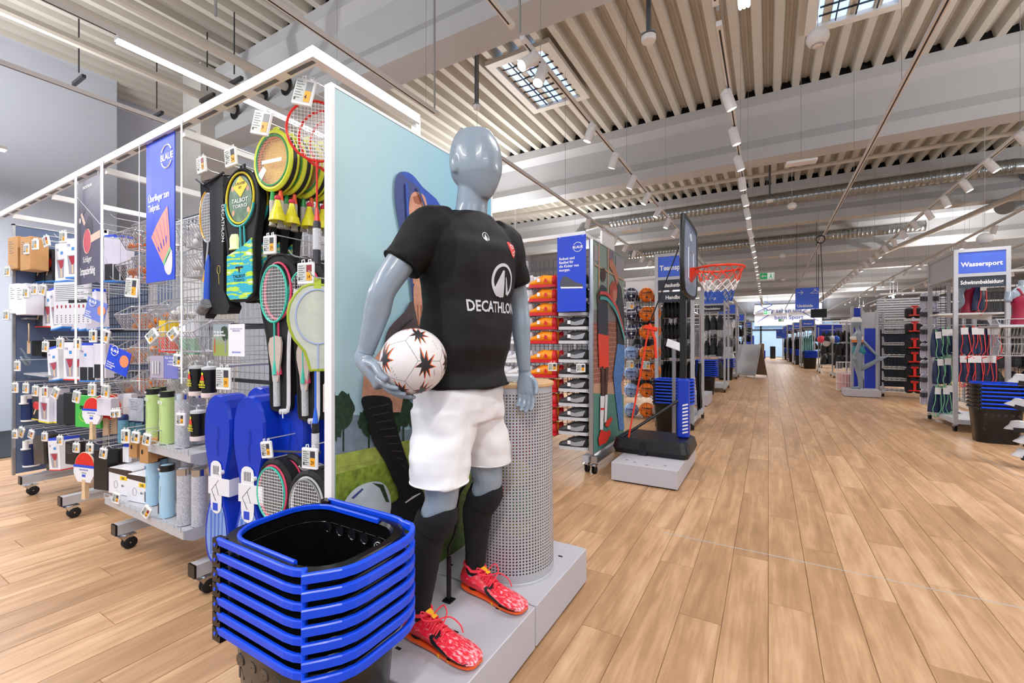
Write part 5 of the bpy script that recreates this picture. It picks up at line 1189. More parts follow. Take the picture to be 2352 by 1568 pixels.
m = MB(); m.poly(ell(cx-.12, -.235, .018, .018, 14), -.003); m.build('printed_ball', PW, t)
m = MB(); seg(m, (.0, -.06), (w_, -.30), .003, -.0024); m.build('table_line', PW, t)
m = MB(); seg(m, (.02, -.28), (w_, -.03), .012, -.0022); m.build('net_line', K('#2B2838'), t)
for u, v0, v1, w2, lb in ((174, 420, 880, .035, 'wide white strip beside the purple banner, left one'), (234, 385, 885, .035, 'wide white strip beside the purple banner, right one'), (320, 345, 895, .006, 'thin white cord left of the blue badminton banner'), (417, 295, 880, .013, 'white ribbon right of the blue badminton banner')):
    a = PY(u, v0, .995); b = PY(u, v1, .995); m = MB(); m.box(a.x-w2/2, .994, b.z, a.x+w2/2, .9965, FB-.0)
    tag(m.build('hanging_strip', WPL), lb, 'strip')
t, w_, h_ = banner(337, 322, 402, 640, 1.02, 'royal blue banner with pink shuttlecock lettered Überflieger zum Tiefpreis', BANB)
def blaue(t, x, z, s, m=PW):
    text('BLAUE', s, m, t, (x, -.003, z-s*.36), align='CENTER', bold=.03, ext=.0001)
    q = MB()
    for a0, a1 in ((.5, PI-.5), (PI+.5, 2*PI-.5)): q.tube([(x+s*1.25*math.cos(a0+(a1-a0)*k/12), -.0035, z+s*1.25*math.sin(a0+(a1-a0)*k/12)) for k in range(13)], s*.09, 4)
    q.build('ring_print', m, t)
blaue(t, w_*.74, -.13, .045); text('Überflieger zum\nTiefpreis.', .049, PW, t, (.025, -.003, -.33), bold=.02, ext=.0001, sx=.72)
PKP = K('#F09084', .5); NB_ = len(KIDS[t])
m = MB(); m.poly([(.055, -.62), (.11, -.55), (.16, -.50), (.215, -.455), (.235, -.62), (.24, -.70), (.17, -.79)], -.003); m.build('printed_feathers', PKP, t)
m = MB()
for k in range(5): seg(m, (.07+k*.034, -.60+k*.028), (.155+k*.017, -.735+k*.018), .002, -.0036)
for k in range(4): m.poly([(.118+k*.027, -.69+k*.018), (.126+k*.027, -.685+k*.018), (.142+k*.022, -.715+k*.015), (.135+k*.022, -.722+k*.015)], -.0036)
m.build('printed_lines', BANB, t)
m = MB(); m.poly([(.17, -.79), (.24, -.70), (.252, -.72), (.185, -.81)], -.0031); m.build('printed_band', K('#7CC088'), t)
m = MB(); m.poly(smoothpts([(.185, -.81), (.252, -.72), (.262, -.80), (.25, -.86), (.215, -.865)], 3), -.0031); m.build('printed_cork', K('#D8D5DA'), t)
for o_ in KIDS[t][NB_:]: o_.scale = (w_/.28, 1, h_/.90)
# ---- wire scoop baskets with balls
def scoop(w_, d_, h_):
    t = thing('wire_basket', 'x', 'wire basket', group='wire scoop baskets on the rack'); pr = [(0, 0), (0, h_*1.25), (-d_*.55, h_*1.25), (-d_, h_*.78), (-d_*.72, 0)]
    m = MB()
    for x in (-w_/2, w_/2): m.tube([(x, y, z) for y, z in pr], .0046, 5, closed=True)
    for y, z in pr: m.tube([(-w_/2, y, z), (w_/2, y, z)], .0042, 5)
    m.build('edge_frame', WIRE, t)
    m = MB()
    for k in range(1, 9): x = -w_/2+w_*k/9; m.tube([(x, 0, h_*1.25), (x, 0, 0), (x, -d_*.72, 0), (x, -d_, h_*.78)], .0024, 4)
    for x in (-w_/2, w_/2):
        for k in range(1, 9):
            y = -d_*.95*k/9; zt = h_*1.25 if -y < d_*.55 else h_*(1.25-.47*(-y-d_*.55)/(d_*.45)); zb = 0 if -y < d_*.72 else h_*.78*(-y-d_*.72)/(d_*.28)
            m.tube([(x, y, zb), (x, y, zt)], .0024, 4)
        m.tube([(x, 0, h_*.6), (x, -d_*.93, h_*.6)], .0024, 4)
    tag(m.build('wire_mesh', WIRE, t), kind='stuff')
    return t
ballm = {'w': MAT('ball_white_celluloid', '#DEDBD8', .35, noise=.03), 'o': MAT('ball_orange_celluloid', '#F2842A', .35, noise=.03)}
bmesh_ = {}
for k_ in 'wo':
    b_ = MB().sph((0, 0, 0), .02, 12, 8).build('table_tennis_ball', ballm[k_]); tag(b_, ('white' if k_ == 'w' else 'orange')+' table tennis ball in a wire scoop basket', 'ball', ('white' if k_ == 'w' else 'orange')+' balls in the wire scoops'); bmesh_[k_] = [b_, True]
sc0 = scoop(.2, .21, .13); sc1 = scoop(.22, .24, .15); used = {0: False, 1: False}
rnd = random.Random(3); SLAB = []
def putscoop(u, v, Y, kind, where, content='w', n=12, rz=0.1):
    """u,v : image of the front lip's left end"""
    pr = (sc0, sc1)[kind]; w_, d_, h_ = ((.2, .21, .13), (.22, .24, .15))[kind]
    p = PY(u, v, Y); loc = Vector((p.x+w_/2, Y+d_, p.z-h_*.78))
    if used[kind]: o = dup(pr, loc, rz)
    else: o = pr; o.location = loc; o.rotation_euler = (0, 0, rz); used[kind] = True
    o['label'] = 'wire scoop basket %s' % where
    for i in range(n):
        c = content[i % len(content)]; x = rnd.uniform(-w_/2+.03, w_/2-.03); y = -rnd.uniform(.05, d_*.75); z = .024+(i // 4)*.034
        B = bmesh_[c]
        if B[1]: b = B[0]; B[1] = False
        else: b = B[0].copy(); COL.objects.link(b)
        b.location = loc+Vector((x, y, z)); b.scale = (1.25,)*3 if kind == 1 and c == 'w' else (1.1,)*3
SP_ = [(268, 536, 0, 'top left beside the purple banner', 'oow'), (303, 519, 0, 'top row, second from the left', 'owo'), (400, 520, 1, 'top row behind the white ribbon', 'w'),
       (266, 610, 0, 'second row, leftmost', 'o'), (303, 592, 0, 'second row under the blue banner', 'oow'), (398, 590, 1, 'second row right behind the ribbon', 'w'),
       (263, 722, 0, 'third row, leftmost', 'o'), (298, 720, 0, 'third row, second from the left', 'ow'), (340, 712, 1, 'third row, large one', 'w'),
       (262, 800, 0, 'fourth row, leftmost', 'o'), (299, 797, 0, 'fourth row, second from the left', 'ow'), (345, 800, 1, 'fourth row, large one', 'w'), (395, 800, 1, 'fourth row, rightmost', 'w'),
       (262, 872, 0, 'lowest row, leftmost', 'o'), (298, 872, 0, 'lowest row, second from the left', 'o'), (345, 868, 1, 'lowest row, large one', 'w'), (395, 866, 1, 'lowest row, rightmost', 'w')]
for u, v, k, wh, c in SP_: putscoop(u, v, 1.24 if k == 0 else 1.3, k, wh, c, 11 if k == 0 else 13, .12)
putscoop(344, 762, 1.12, 0, 'front one with tilted tag and carton packs, left', 'o', 0); putscoop(391, 762, 1.12, 0, 'front one with tilted tag and carton packs, right', 'o', 0)
for u, c1, c2 in ((378, '#E8C22A', '#E2442E'), (400, '#E8C22A', '#E2442E'), (425, '#ECECF0', '#8FC09A'), (445, '#ECECF0', '#8FC09A')):
    p = PY(u, 735, 1.24); m = MB(); m.box(-.028, -.015, -.19, .028, .015, 0); m.m = 1; m.box(-.0285, -.0155, -.19, .0285, .0155, -.10)
    tag(m.build('carton_pack', [K(c1), K(c2)], loc=p, rot=(0, 0, .2)), 'small carton pack in the front wire scoop, %s from the left' % ORD[[378, 400, 425, 445].index(u)], 'carton', 'cartons in the front scoops')
# ---- cartons and blister packs, one by one
LIL = MAT('lilac_white_card', '#D9D6E4', .45, noise=.02); KRAFT = MAT('kraft_card', '#B88A58', .65, noise=.1, ns=20); CBK = MAT('black_card', '#17171B', .35, noise=.1)
NAVY = K('#16285C', .35); DRED = K('#A82438', .35); BEIGE = MAT('bat_wood', '#D9BC98', .5, noise=.1, ns=30)
nc_ = 0
def carton(u0, v0, u1, v1, Y, mt, label, dec='', depth=.06, rz=.25, name='carton', cat='box', group='table tennis packs on the rack', lean=0.):
    """u0,v0 top left and u1,v1 bottom right of the front face on plane y=Y"""
    a = PY(u0, v0, Y); b = PY(u1, v1, Y); w_ = max(.02, b.x-a.x); h_ = a.z-b.z
    if u0 < 140 and cat == 'box': w_ = min(w_, .17); rz = min(rz, .1); depth *= 1.3
    t = thing(name, label, cat, (a.x+w_/2, Y, a.z), 0, group, rot=(0, lean, rz)); x0, x1 = -w_/2, w_/2; y = -.0006
    MB().rbox(x0, 0, -h_, x1, depth, 0, .002).build('carton_body', mt, t)
    def fl_(pts, m, nm, dy=0): q = MB(); q.poly(pts, y-dy); q.build(nm, m, t)
    def bx(xa, za, xb, zb, m, nm, dy=0): fl_([(x0+w_*xa, -h_*za), (x0+w_*xb, -h_*za), (x0+w_*xb, -h_*zb), (x0+w_*xa, -h_*zb)], m, nm, dy)
    if 'R' in dec:     # red bat print with handle
        fl_(ell(x0+w_*.55, -h_*.42, w_*.40, h_*.17, 20), RED, 'printed_bat'); fl_([(x0+w_*.40, -h_*.56), (x0+w_*.55, -h_*.57), (x0+w_*.30, -h_*.80), (x0+w_*.18, -h_*.78)], BEIGE, 'printed_handle', .0003)
    if 'W' in dec:     # window with dark red bat
        fl_([(x0+w_*.15, -h_*.42), (x0+w_*.85, -h_*.42), (x0+w_*.8, -h_*.9), (x0+w_*.3, -h_*.9)], K('#9C9AA8'), 'window'); fl_([(x0+w_*.25, -h_*.44), (x0+w_*.8, -h_*.44), (x0+w_*.75, -h_*.6), (x0+w_*.55, -h_*.70)], DRED, 'bat_blade', .0003); fl_([(x0+w_*.5, -h_*.66), (x0+w_*.64, -h_*.66), (x0+w_*.66, -h_*.88), (x0+w_*.55, -h_*.88)], BEIGE, 'bat_handle', .0004)
    if 'T' in dec: text('TTR', h_*.09, LB, t, (x0+w_*.12, y-.001, -h_*.2), ext=.0001, sx=.8); bx(.5, .22, .72, .3, K('#3F8FD8'), 'blue_patch', .0004)
    if 'B' in dec: MB().box(x0, .004, -.002, x1, depth, .018).build('blue_hanger', K('#2348D0'), t)
    if 'b' in dec: MB().box(x0-.0006, -.0008, -h_-.0004, x1+.0006, depth, -h_*.965).build('base_stripe', K('#3A86D8'), t)
    if 'r' in dec: MB().box(x0-.0006, -.0008, -h_-.0004, x1+.0006, depth, -h_*.965).build('base_stripe', K('#D8342A'), t)
    if 'y' in dec: MB().box(x0-.0006, -.0008, -h_-.0004, x1+.0006, depth, -h_*.965).build('base_stripe', K('#E8D82A'), t)
    if 'L' in dec:
        q = MB()
        for k in range(6): q.box(x0+w_*.15, y-.0003, -h_*(.15+k*.07), x0+w_*(.4+.2*(k % 2)), y, -h_*(.15+k*.07)+h_*.015)
        q.build('print_lines', K('#6A6C7A'), t)
    if 'H' in dec:   # protruding wooden bat handle
        q = MB(); q.tube([(0, depth*.5, -h_*.62), (0, depth*.5-.002, -h_*.98)], [.012, .016], 10); q.build('bat_handle', BEIGE, t); bx(.1, .6, .9, 1.0, CBK, 'dark_window')
    return t, w_, h_
G = [(22, 546, 46, 612, 1.02, KRAFT, 'large kraft carton on the top left shelf', 'L', .05), (50, 546, 77, 614, 1.04, KRAFT, 'second kraft carton right of the large one', 'L', .08),
 (84, 572, 98, 646, 1.16, CBK, 'black bat box with red blade print, left of two on the top row', 'Rb', .07), (106, 574, 117, 645, 1.16, CBK, 'black bat box with red blade print, right of two on the top row', 'Rb', .07), (119, 576, 127, 642, 1.2, K('#6C88B0', .2), 'clear blue-red bat pack at the end of the top row', 'R', .05),
 (130, 560, 150, 644, 1.15, CARD, 'tall white bat box in the top row left of the purple banner', 'TWb', .06), (157, 549, 172, 636, 1.13, CARD, 'tall white bat box half behind the purple banner', 'TWb', .06),
 (243, 545, 256, 645, 1.36, LIL, 'lilac blister pack with bat handle right of the banner, first', 'BHb', .05), (261, 546, 272, 645, 1.38, LIL, 'lilac blister pack with bat handle right of the banner, second', 'BHb', .05), (276, 548, 288, 645, 1.4, LIL, 'lilac blister pack with bat handle right of the banner, third', 'BHb', .05),
 (24, 652, 38, 718, 1.02, CARD, 'white carton on the second left shelf, outer one', 'L', .1), (40, 652, 64, 720, 1.03, CARD, 'white carton on the second left shelf, middle one', 'L', .08), (66, 654, 80, 720, 1.15, CARD, 'white carton on the second left shelf, inner one', 'L', .08),
 (84, 668, 99, 750, 1.14, CBK, 'dark bat box with red base in the second row', 'Rr', .06), (101, 668, 116, 750, 1.15, CARD, 'white bat box with red base in the second row', 'TWr', .06), (115, 665, 140, 755, 1.13, CARD, 'white slanted box with dark red bat in the second row', 'TWBb', .1, -.12),
 (160, 672, 172, 757, 1.2, LIL, 'white back of a bat box, first behind the chart', 'b', .06, -.15), (178, 672, 192, 757, 1.2, LIL, 'white back of a bat box, second behind the chart', 'Bb', .06, -.15), (197, 672, 214, 757, 1.2, LIL, 'white back of a bat box, third behind the chart', 'Bb', .06, -.15),
 (76, 781, 97, 817, 1.13, BAGB, 'black cloth bat cover above the grey bracket', '', .08), (99, 785, 110, 820, 1.16, BAGB, 'small black cloth cover beside the larger one', '', .06),
 (111, 800, 138, 876, 1.12, CARD, 'white slanted box with dark red bat in the third row', 'TWBb', .1, -.12), (152, 785, 166, 873, 1.13, CARD, 'white bat box with red base in the third row', 'TWr', .05), (168, 786, 182, 873, 1.15, CARD, 'white bat box second in the third row', 'Wr', .05),
 (187, 792, 200, 876, 1.14, LIL, 'blister pack with wooden handle, left of the white strip', 'BTHb', .05), (205, 792, 216, 876, 1.15, LIL, 'blister pack with wooden handle behind the white strip', 'BHb', .05), (220, 788, 236, 868, 1.1, LIL, 'lilac card pack beside the right white strip', 'H', .05),
 (76, 905, 90, 965, 1.12, CBK, 'black bat box with red blade and yellow base', 'Ry', .05), (92, 888, 110, 972, 1.12, CARD, 'white bat box with yellow base in the lower row', 'Wy', .05), (123, 890, 133, 972, 1.16, LIL, 'lilac box with yellow base behind the white one', 'y', .05), (133, 905, 150, 976, 1.12, CBK, 'black clear-front bat blister, left of two', 'H', .06), (155, 900, 176, 976, 1.13, CBK, 'black clear-front bat blister, right of two', 'H', .06),
 (229, 912, 247, 955, 1.08, LIL, 'small box with printed orange balls', '', .05), (272, 905, 284, 950, 1.2, K('#B9B6C6'), 'grey card pack with red strips under the scoops', 'r', .04), (286, 903, 297, 955, 1.2, CARD, 'white card pack with red edges under the scoops', 'r', .04),
 (78, 997, 95, 1068, 1.11, MAT('brown_card', '#4A423C', .4, noise=.4, ns=40), 'dark brown patterned box in the lowest row', 'L', .07, -.12), (104, 1000, 112, 1080, 1.14, CBK, 'plain black box behind the brown one', '', .06, -.12), (113, 1008, 138, 1086, 1.1, CARD, 'white open-window box with blue hanger in the lowest row', 'BTWr', .09, -.12),
 (156, 1012, 170, 1068, 1.12, CBK, 'dark strap pack with wooden handles in the lowest row', 'HL', .05), (222, 1030, 240, 1128, 1.07, CBK, 'black blister with turquoise stripe and orange ball holder', '', .06), (256, 1030, 262, 1068, 1.18, CBK, 'black blister behind the turquoise one, first', '', .05), (266, 1030, 273, 1066, 1.2, CBK, 'black blister behind the turquoise one, second', '', .05), (284, 1024, 292, 1062, 1.16, CARD, 'narrow white card with blue top at the lower scoops', 'B', .02),
 (302, 912, 322, 968, 1.08, MAT('photo_card', '#9AA0AC', .4, noise=.3, ns=20), 'grey photo leaflet with player in front of the tubes', 'L', .004)]
for i, g in enumerate(G):
    u0, v0, u1, v1, Y, mt, lb, dec, dep = g[:9]; carton(u0, v0, u1, v1, Y, mt, lb, dec, dep, lean=(g[9] if len(g) > 9 else 0))
# details on the turquoise blister and the orange ball box
for (u0, v0, u1, v1, Y, c) in ((236, 1040, 240, 1080, 1.066, '#2A9AC0'), (226, 1085, 236, 1095, 1.064, '#F0602A')):
    a = PY(u0, v0, Y); b = PY(u1, v1, Y)
def bat(label, u, v, Y, red=True, sleeve=True, rz=.25, s=1.0):
    t = thing('table_tennis_bat', label, 'bat', PY(u, v, Y), rz, 'table tennis bats'); rx, ry = .078, .082
    O = [p for p in ell(0, -ry, rx, ry, 30)]
    m = MB(); m.poly(O, -.004, .004); m.build('rubber', RED if red else CBK, t)
    m = MB(); m.tube([(x, 0, z) for x, z in O], .0045, 6, closed=True); m.build('wood_rim', BEIGE, t)
    m = MB(); m.poly([(-.013, -.15), (.013, -.15), (.012, -.2), (.0165, -.262), (-.0165, -.262), (-.012, -.2)], -.010, .010); m.build('bat_handle', BEIGE, t)
    if sleeve:
        m = MB(); m.poly([(-.083, -.075), (.083, -.075), (.083, -.12), (.05, -.165), (-.05, -.165), (-.083, -.12)], -.0075, .006); m.build('card_sleeve', CARD, t)
        m = MB(); m.box(-.083, -.0085, -.083, .083, .0065, -.070); m.box(-.014, -.0082, -.135, .014, -.0076, -.122); m.build('blue_band', K('#2348D0'), t)
        text('DECATHLON', .0115, LB, t, (0, -.008, -.1), align='CENTER', ext=.0001, bold=.02); text('TTR 50', .0125, INK, t, (0, -.008, -.118), align='CENTER', ext=.0001)
    t.scale = (s, s, s); return t
bat('red bat in white card sleeve, upper of the two TTR 50 bats', 213, 912, 1.07); bat('red bat in white card sleeve, lower of the two TTR 50 bats', 196, 1038, 1.05, s=1.12)
bat('bat in hand-shaped holder with wooden handle at far left', 66, 742, 1.08, False, False, -.2, .9); bat('loose wooden bat beside the ball box, black handle', 244, 905, 1.14, True, False, .9); bat('loose wooden bat behind the ball box', 262, 903, 1.18, True, False, 1.0)
# hand model at far left
hd = MB(); p = PY(63, 850, 1.12); hd.tube([(p.x, p.y, p.z-.06), (p.x-.005, p.y, p.z), (p.x-.01, p.y, p.z+.06), (p.x-.006, p.y, p.z+.12)], [.034, .03, .045, .04], 14)
for k in range(4): hd.tube([(p.x-.035+k*.02, p.y-.01, p.z+.11), (p.x-.038+k*.021, p.y-.03, p.z+.16), (p.x-.03+k*.02, p.y-.045, p.z+.19)], [.012, .011, .009], 8)
hd.tube([(p.x+.03, p.y-.01, p.z+.05), (p.x+.045, p.y-.035, p.z+.09), (p.x+.035, p.y-.045, p.z+.12)], [.014, .012, .01], 8)
h_ = bake_body(hd, 'display_hand', MANQ, None, .006, 4); tag(h_, 'grey display hand holding a bat at far left', 'mannequin hand')
# green pack
t, w_, h_ = carton(186, 905, 218, 985, 1.09, K('#43B84A'), 'green bat pack lettered nexy behind the upper TTR 50 bat', '', .02)
text('nexy', .045, INK, t, (-w_*.3, -.002, -h_*.42), ext=.0001, bold=.03); text('x70', .03, LIME, t, (-.01, -.002, -h_*.75), ext=.0001)
m = MB(); m.tube([(x, -.002, z) for x, z in ell(-w_*.1, -h_*.65, .05, .035, 18)], .0015, 4, closed=True); m.build('ring_print', LIME, t)
# navy bottles
for i, (u, v) in enumerate(((68, 905), (72, 1008))):
    t = thing('glue_bottle', 'navy bottle hanging by a white nozzle, %s one' % ('upper', 'lower')[i], 'bottle', PY(u, v, 1.12), 0, 'navy bottles at far left')
    m = MB(); m.lathe([(.001, -.03), (.045, -.03), (.047, -.05), (.047, -.2), (.001, -.2)], 20); m.build('bottle_body', NAVY, t)
    m = MB(); m.lathe([(.001, -.2), (.050, -.2), (.050, -.212), (.001, -.214)], 20); m.lathe([(.02, 0), (.02, -.06), (.03, -.06), (.03, -.07), (.001, -.07)], 14, (.025, -.035, 0)); m.box(-.02, -.03, -.03, .04, .01, 0); m.build('nozzle', WPL, t)
# chart leaflet and blue leaflets
t, w_, h_ = carton(144, 650, 190, 742, 1.05, K('#D5D6DC'), 'pale comparison chart leaflet with small bat pictures', '', .003, name='chart_leaflet', cat='leaflet', group='leaflets')
q = MB()
for r_ in range(9): q.box(-w_*.45, -.0012, -h_*(.08+r_*.045), w_*(.1+.2*(r_ % 3)), -.0006, -h_*(.08+r_*.045)+.003)
for r_ in range(4):
    for c in range(8): q.box(-w_*.42+c*w_*.115, -.0012, -h_*(.8+r_*.05), -w_*.42+c*w_*.115+.012, -.0006, -h_*(.8+r_*.05)+.005)
q.build('print_lines', K('#5A5C68'), t)
q = MB(); q.box(-w_*.1, -.0012, -h_*.5, w_*.48, -.0006, -h_*.42); q.build('dark_bar', CBK, t)
q = MB()
for c in range(8): q.poly(ell(-w_*.4+c*w_*.115, -h_*.58, .007, .012, 10), -.0013)
q.build('bat_pictures', DRED, t)
for (u0, v0, u1, v1, lb, cc, tx) in ((262, 800, 292, 858, 'blue leaflet with orange ball lettered BLAUE in front of the scoops', BANB, 'Günstig und\nhervorragende\nAufschläge.'), (212, 690, 238, 735, 'pale blue leaflet lettered BLAUE behind the right strip', K('#6C7FCE'), 'Attraktiv!\nDiskret\nangetroffen!')):
    t, w_, h_ = carton(u0, v0, u1, v1, 1.03, cc, lb, '', .002, name='blue_leaflet', cat='leaflet', group='leaflets', lean=.3)
    blaue(t, -w_*.2, -h_*.15, .022); text(tx, .013, PW, t, (-w_*.45, -.002, -h_*.72), ext=.0001, bold=.02, sx=.9)
    q = MB(); q.poly(ell(w_*.28, -h_*.42, w_*.2, h_*.25, 20), -.0012); q.build('printed_ball', K('#F28A5A'), t)
t, w_, h_ = carton(357, 815, 397, 870, 1.04, K('#7478C0'), 'violet clear-holder sign for online ordering', '', .003, name='clear_sign', cat='sign', group='leaflets')
q = MB(); q.box(-w_*.49, -.0012, -h_*.98, -.0, -.0006, 0); q.build('photo_print', K('#A9A2B4'), t); text('Mehr Produkte\nonline\nverfügbar', .0155, PW, t, (w_*.25, -.002, -h_*.14), align='CENTER', ext=.0001, sx=.8)
q = MB()
for k in range(3): q.cyl((-w_*.35+k*.018, -.006, -h_*.8), (-w_*.35+k*.018, -.006, -h_*.25), .004, n=6)
q.build('printed_tubes', K('#D8D8DC'), t)
# ---- tubes, trays, cartons
def tube_(label, bm, tt, grp, h_=.28, r=.034, txt='500', ink=None, back=False):
    t = thing('shuttle_tube', label, 'tube', (0, 0, 0), .9 if back else -.1, grp)
    MB().lathe([(.001, 0), (r, 0), (r, h_), (.001, h_)], 24).build('tube_body', bm, t)
    MB().lathe([(r+.0006, h_-.03), (r+.0006, h_+.001), (r-.003, h_+.002), (r-.006, h_-.002), (.001, h_-.002)], 24).build('metal_lid', CHROME if back else CBK, t)
    if not back:
        text('PERFLY', .013, PW, t, (-.022, -r-.0008, h_-.022), bold=.03, ext=.0001, sx=.9); text(txt, .026, PW if txt == '500 CH' else K('#2F6FB0'), t, (-.026, -r-.0006, h_-.065), ext=.0001, sx=.8, bold=.03)
        q = MB(); q.poly([(-.014, .12), (.016, .13), (.006, .19), (-.012, .2)], -r-.0005) if False else q.add([(-.016, -r*.93, .10), (.008, -r*1.0, .10), (.014, -r*.96, .17), (-.02, -r*.86, .16)], [(0, 1, 2, 3)]); q.build('printed_shuttle', ink, t)
        q = MB(); q.box(-.02, -r*1.02, .02, -.004, -r*.9, .075); q.build('black_panel', CBK, t)
    return t
GT = MAT('tube_green', '#BBD58C', .35, noise=.03); BT = MAT('tube_blue', '#A6CBE4', .35, noise=.03); GB = MAT('tube_printed_grey', '#B4B6BF', .4, noise=.35, ns=160)
tg = None; shz1 = PY(360, 1012, 1.12).z; shz2 = PY(380, 1180, 1.1).z
tb_ = tube_('light green shuttle tube on the upper tray, leftmost', GT, None, 'light green tubes', txt='500 CH', ink=PW)
tz = [(352, 1.14), (366, 1.2), (384, 1.12)]
for i, (u, Y) in enumerate(tz):
    p = PY(u, 900, Y); o = tb_ if i == 0 else dup(tb_); o.location = (p.x, Y, shz1+.004); o.scale = (1, 1, 1.0); o['label'] = 'light green shuttle tube on the upper tray, %s from the left' % ORD[i]
tc_ = tube_('grey printed back of a tube on the upper tray, left', GB, None, 'grey tube backs', back=True)
for i, (u, Y) in enumerate([(420, 1.12), (455, 1.2)]):
    p = PY(u, 900, Y); o = tc_ if i == 0 else dup(tc_); o.location = (p.x, Y, shz1+.004); o['label'] = 'grey printed tube back on the upper tray, %s' % ('left', 'right')[i]
tl = tube_('pale blue shuttle tube on the lower tray, leftmost', BT, None, 'pale blue tubes', ink=K('#9CCB6A'), h_=.27)
for i, (u, Y) in enumerate([(352, 1.13), (368, 1.18), (384, 1.09)]):
    p = PY(u, 1100, Y); o = tl if i == 0 else dup(tl); o.location = (p.x, Y, shz2+.004); o['label'] = 'pale blue shuttle tube on the lower tray, %s from the left' % ORD[i]
for i, (u, Y) in enumerate([(425, 1.09), (458, 1.12), (400, 1.24), (432, 1.26), (462, 1.27), (420, 1.36), (452, 1.38)]):
    p = PY(u, 1100, Y); dup(tc_, (p.x, Y, shz2+.004), .9+i*.3, 'grey printed tube back on the lower tray, %s' % (['front left', 'front right', 'second row left', 'second row middle', 'second row right', 'third row left', 'third row right'][i]))
def tray(x0, x1, y0, y1, z, label):
    t = thing('metal_tray', label, 'shelf', (x0, y0, z)); w_ = x1-x0; d_ = y1-y0; m = MB(); m.box(0, 0, -.004, w_, d_, 0); m.box(0, -.003, -.035, w_, 0, .006)
    m.loft([[(w_+.001, 0, .006), (w_+.001, d_, .006), (w_+.001, d_, -.06), (w_+.001, .04, -.055), (w_+.001, 0, -.035)], [(w_+.004, 0, .006), (w_+.004, d_, .006), (w_+.004, d_, -.06), (w_+.004, .04, -.055), (w_+.004, 0, -.035)]]); m.build('tray_plate', GREYP, t)
    m = MB(); m.tube([(.01, -.008, 0), (.01, -.008, .03), (w_-.01, -.008, .03), (w_-.01, -.008, 0)], .0022, 5)
    for k in range(14): m.tube([(.01+(w_-.02)*k/13, -.008, 0), (.01+(w_-.02)*k/13, -.008, .03)], .0012, 4)
    tag(m.build('wire_fence', WIRE, t), kind='stuff')
x1_ = PY(437, 1000, 1.1).x+.12
tray(PY(342, 1000, 1.08).x, x1_-.02, 1.06, 1.56, shz1, 'grey metal tray carrying the light green tubes'); tray(PY(252, 1130, 1.06).x, -2.44, 1.04, 1.56, shz2, 'long lower metal tray with white cartons and blue tubes')
for i, (u0, u1) in enumerate([(258, 295), (300, 340)]):
    a = PY(u0, 1060, 1.10); b = PY(u1, 1060, 1.10); t = thing('ball_carton', 'white ball carton marked 100 on the lower tray, %s one' % ('left', 'right')[i], 'box', ((a.x+b.x)/2, 1.10, shz2+.002), .18, 'white ball cartons'); hw = (b.x-a.x)/2-.004
    MB().rbox(-hw, 0, 0, hw, .2, .155, .003).build('carton_body', CARD, t)
    m = MB(); m.add([(-hw-.0005, -.001, .155), (-hw-.0005, -.001, .13), (hw, -.001, .115), (hw, -.001, .155)], [(0, 1, 2, 3)]); m.box(-hw-.001, -.001, .14, -hw, .2, .156); m.build('dark_band', K('#3A2E2A'), t)
    m = MB(); m.box(.0, -.0018, .092, hw*.85, -.0006, .115); m.build('yellow_patch', K('#F0C81E'), t); text('100', .02, INK, t, (.012, -.002, .096), ext=.0001, bold=.03); text('40+', .022, INK, t, (.012, -.002, .05), ext=.0001, sx=.8)
    m = MB(); m.tube([(x, -.0015, z) for x, z in ell(-hw*.35, .06, .017, .022, 18)], .0008, 4, closed=True); m.build('ball_outline', K('#6A6C78'), t)
kb = [(305, 1.07), (330, 1.05), (352, 1.12), (372, 1.16), (392, 1.2), (412, 1.24), (430, 1.28)]; a = PY(310, 1000, 1.1); b = PY(310, 1055, 1.1)
for i, (u, Y) in enumerate(kb):
    p = PY(u, 1005, Y); t = thing('kraft_box', 'kraft cardboard ball box with dark hole, %s from the left' % ORD[i], 'box', (p.x, Y, a.z-.11), .2, 'kraft ball boxes'); MB().rbox(-.034, 0, 0, .034, .05, .115, .002).build('carton_body', KRAFT, t)
    m = MB(); m.poly(ell(-.012 if i < 2 else .4, .06, .008, .014, 12), -.0005) if i < 2 else m.box(-.012, -.0006, .02, .024, 0, .035); m.build('hole' if i < 2 else 'white_label', CBK if i < 2 else PW, t)
TL = MAT('teal_label', '#5D8FA8', .4, noise=.2, ns=90)
for i, (u, v) in enumerate([(283, 955), (298, 960), (315, 962), (328, 965)]):
    p = PY(u, v, 1.15+.04*i); t = thing('ball_tube', 'teal blue ball tube hanging under the scoops, %s from the left' % ORD[i], 'tube', p, 0, 'teal ball tubes'); m = MB(); m.lathe([(.001, 0), (.026, 0), (.026, -.16), (.001, -.16)], 18); m.build('tube_body', TL, t); m = MB(); m.lathe([(.0265, -.02), (.0265, .002), (.02, .012), (.001, .012)], 18); m.build('cap', NAVY, t)
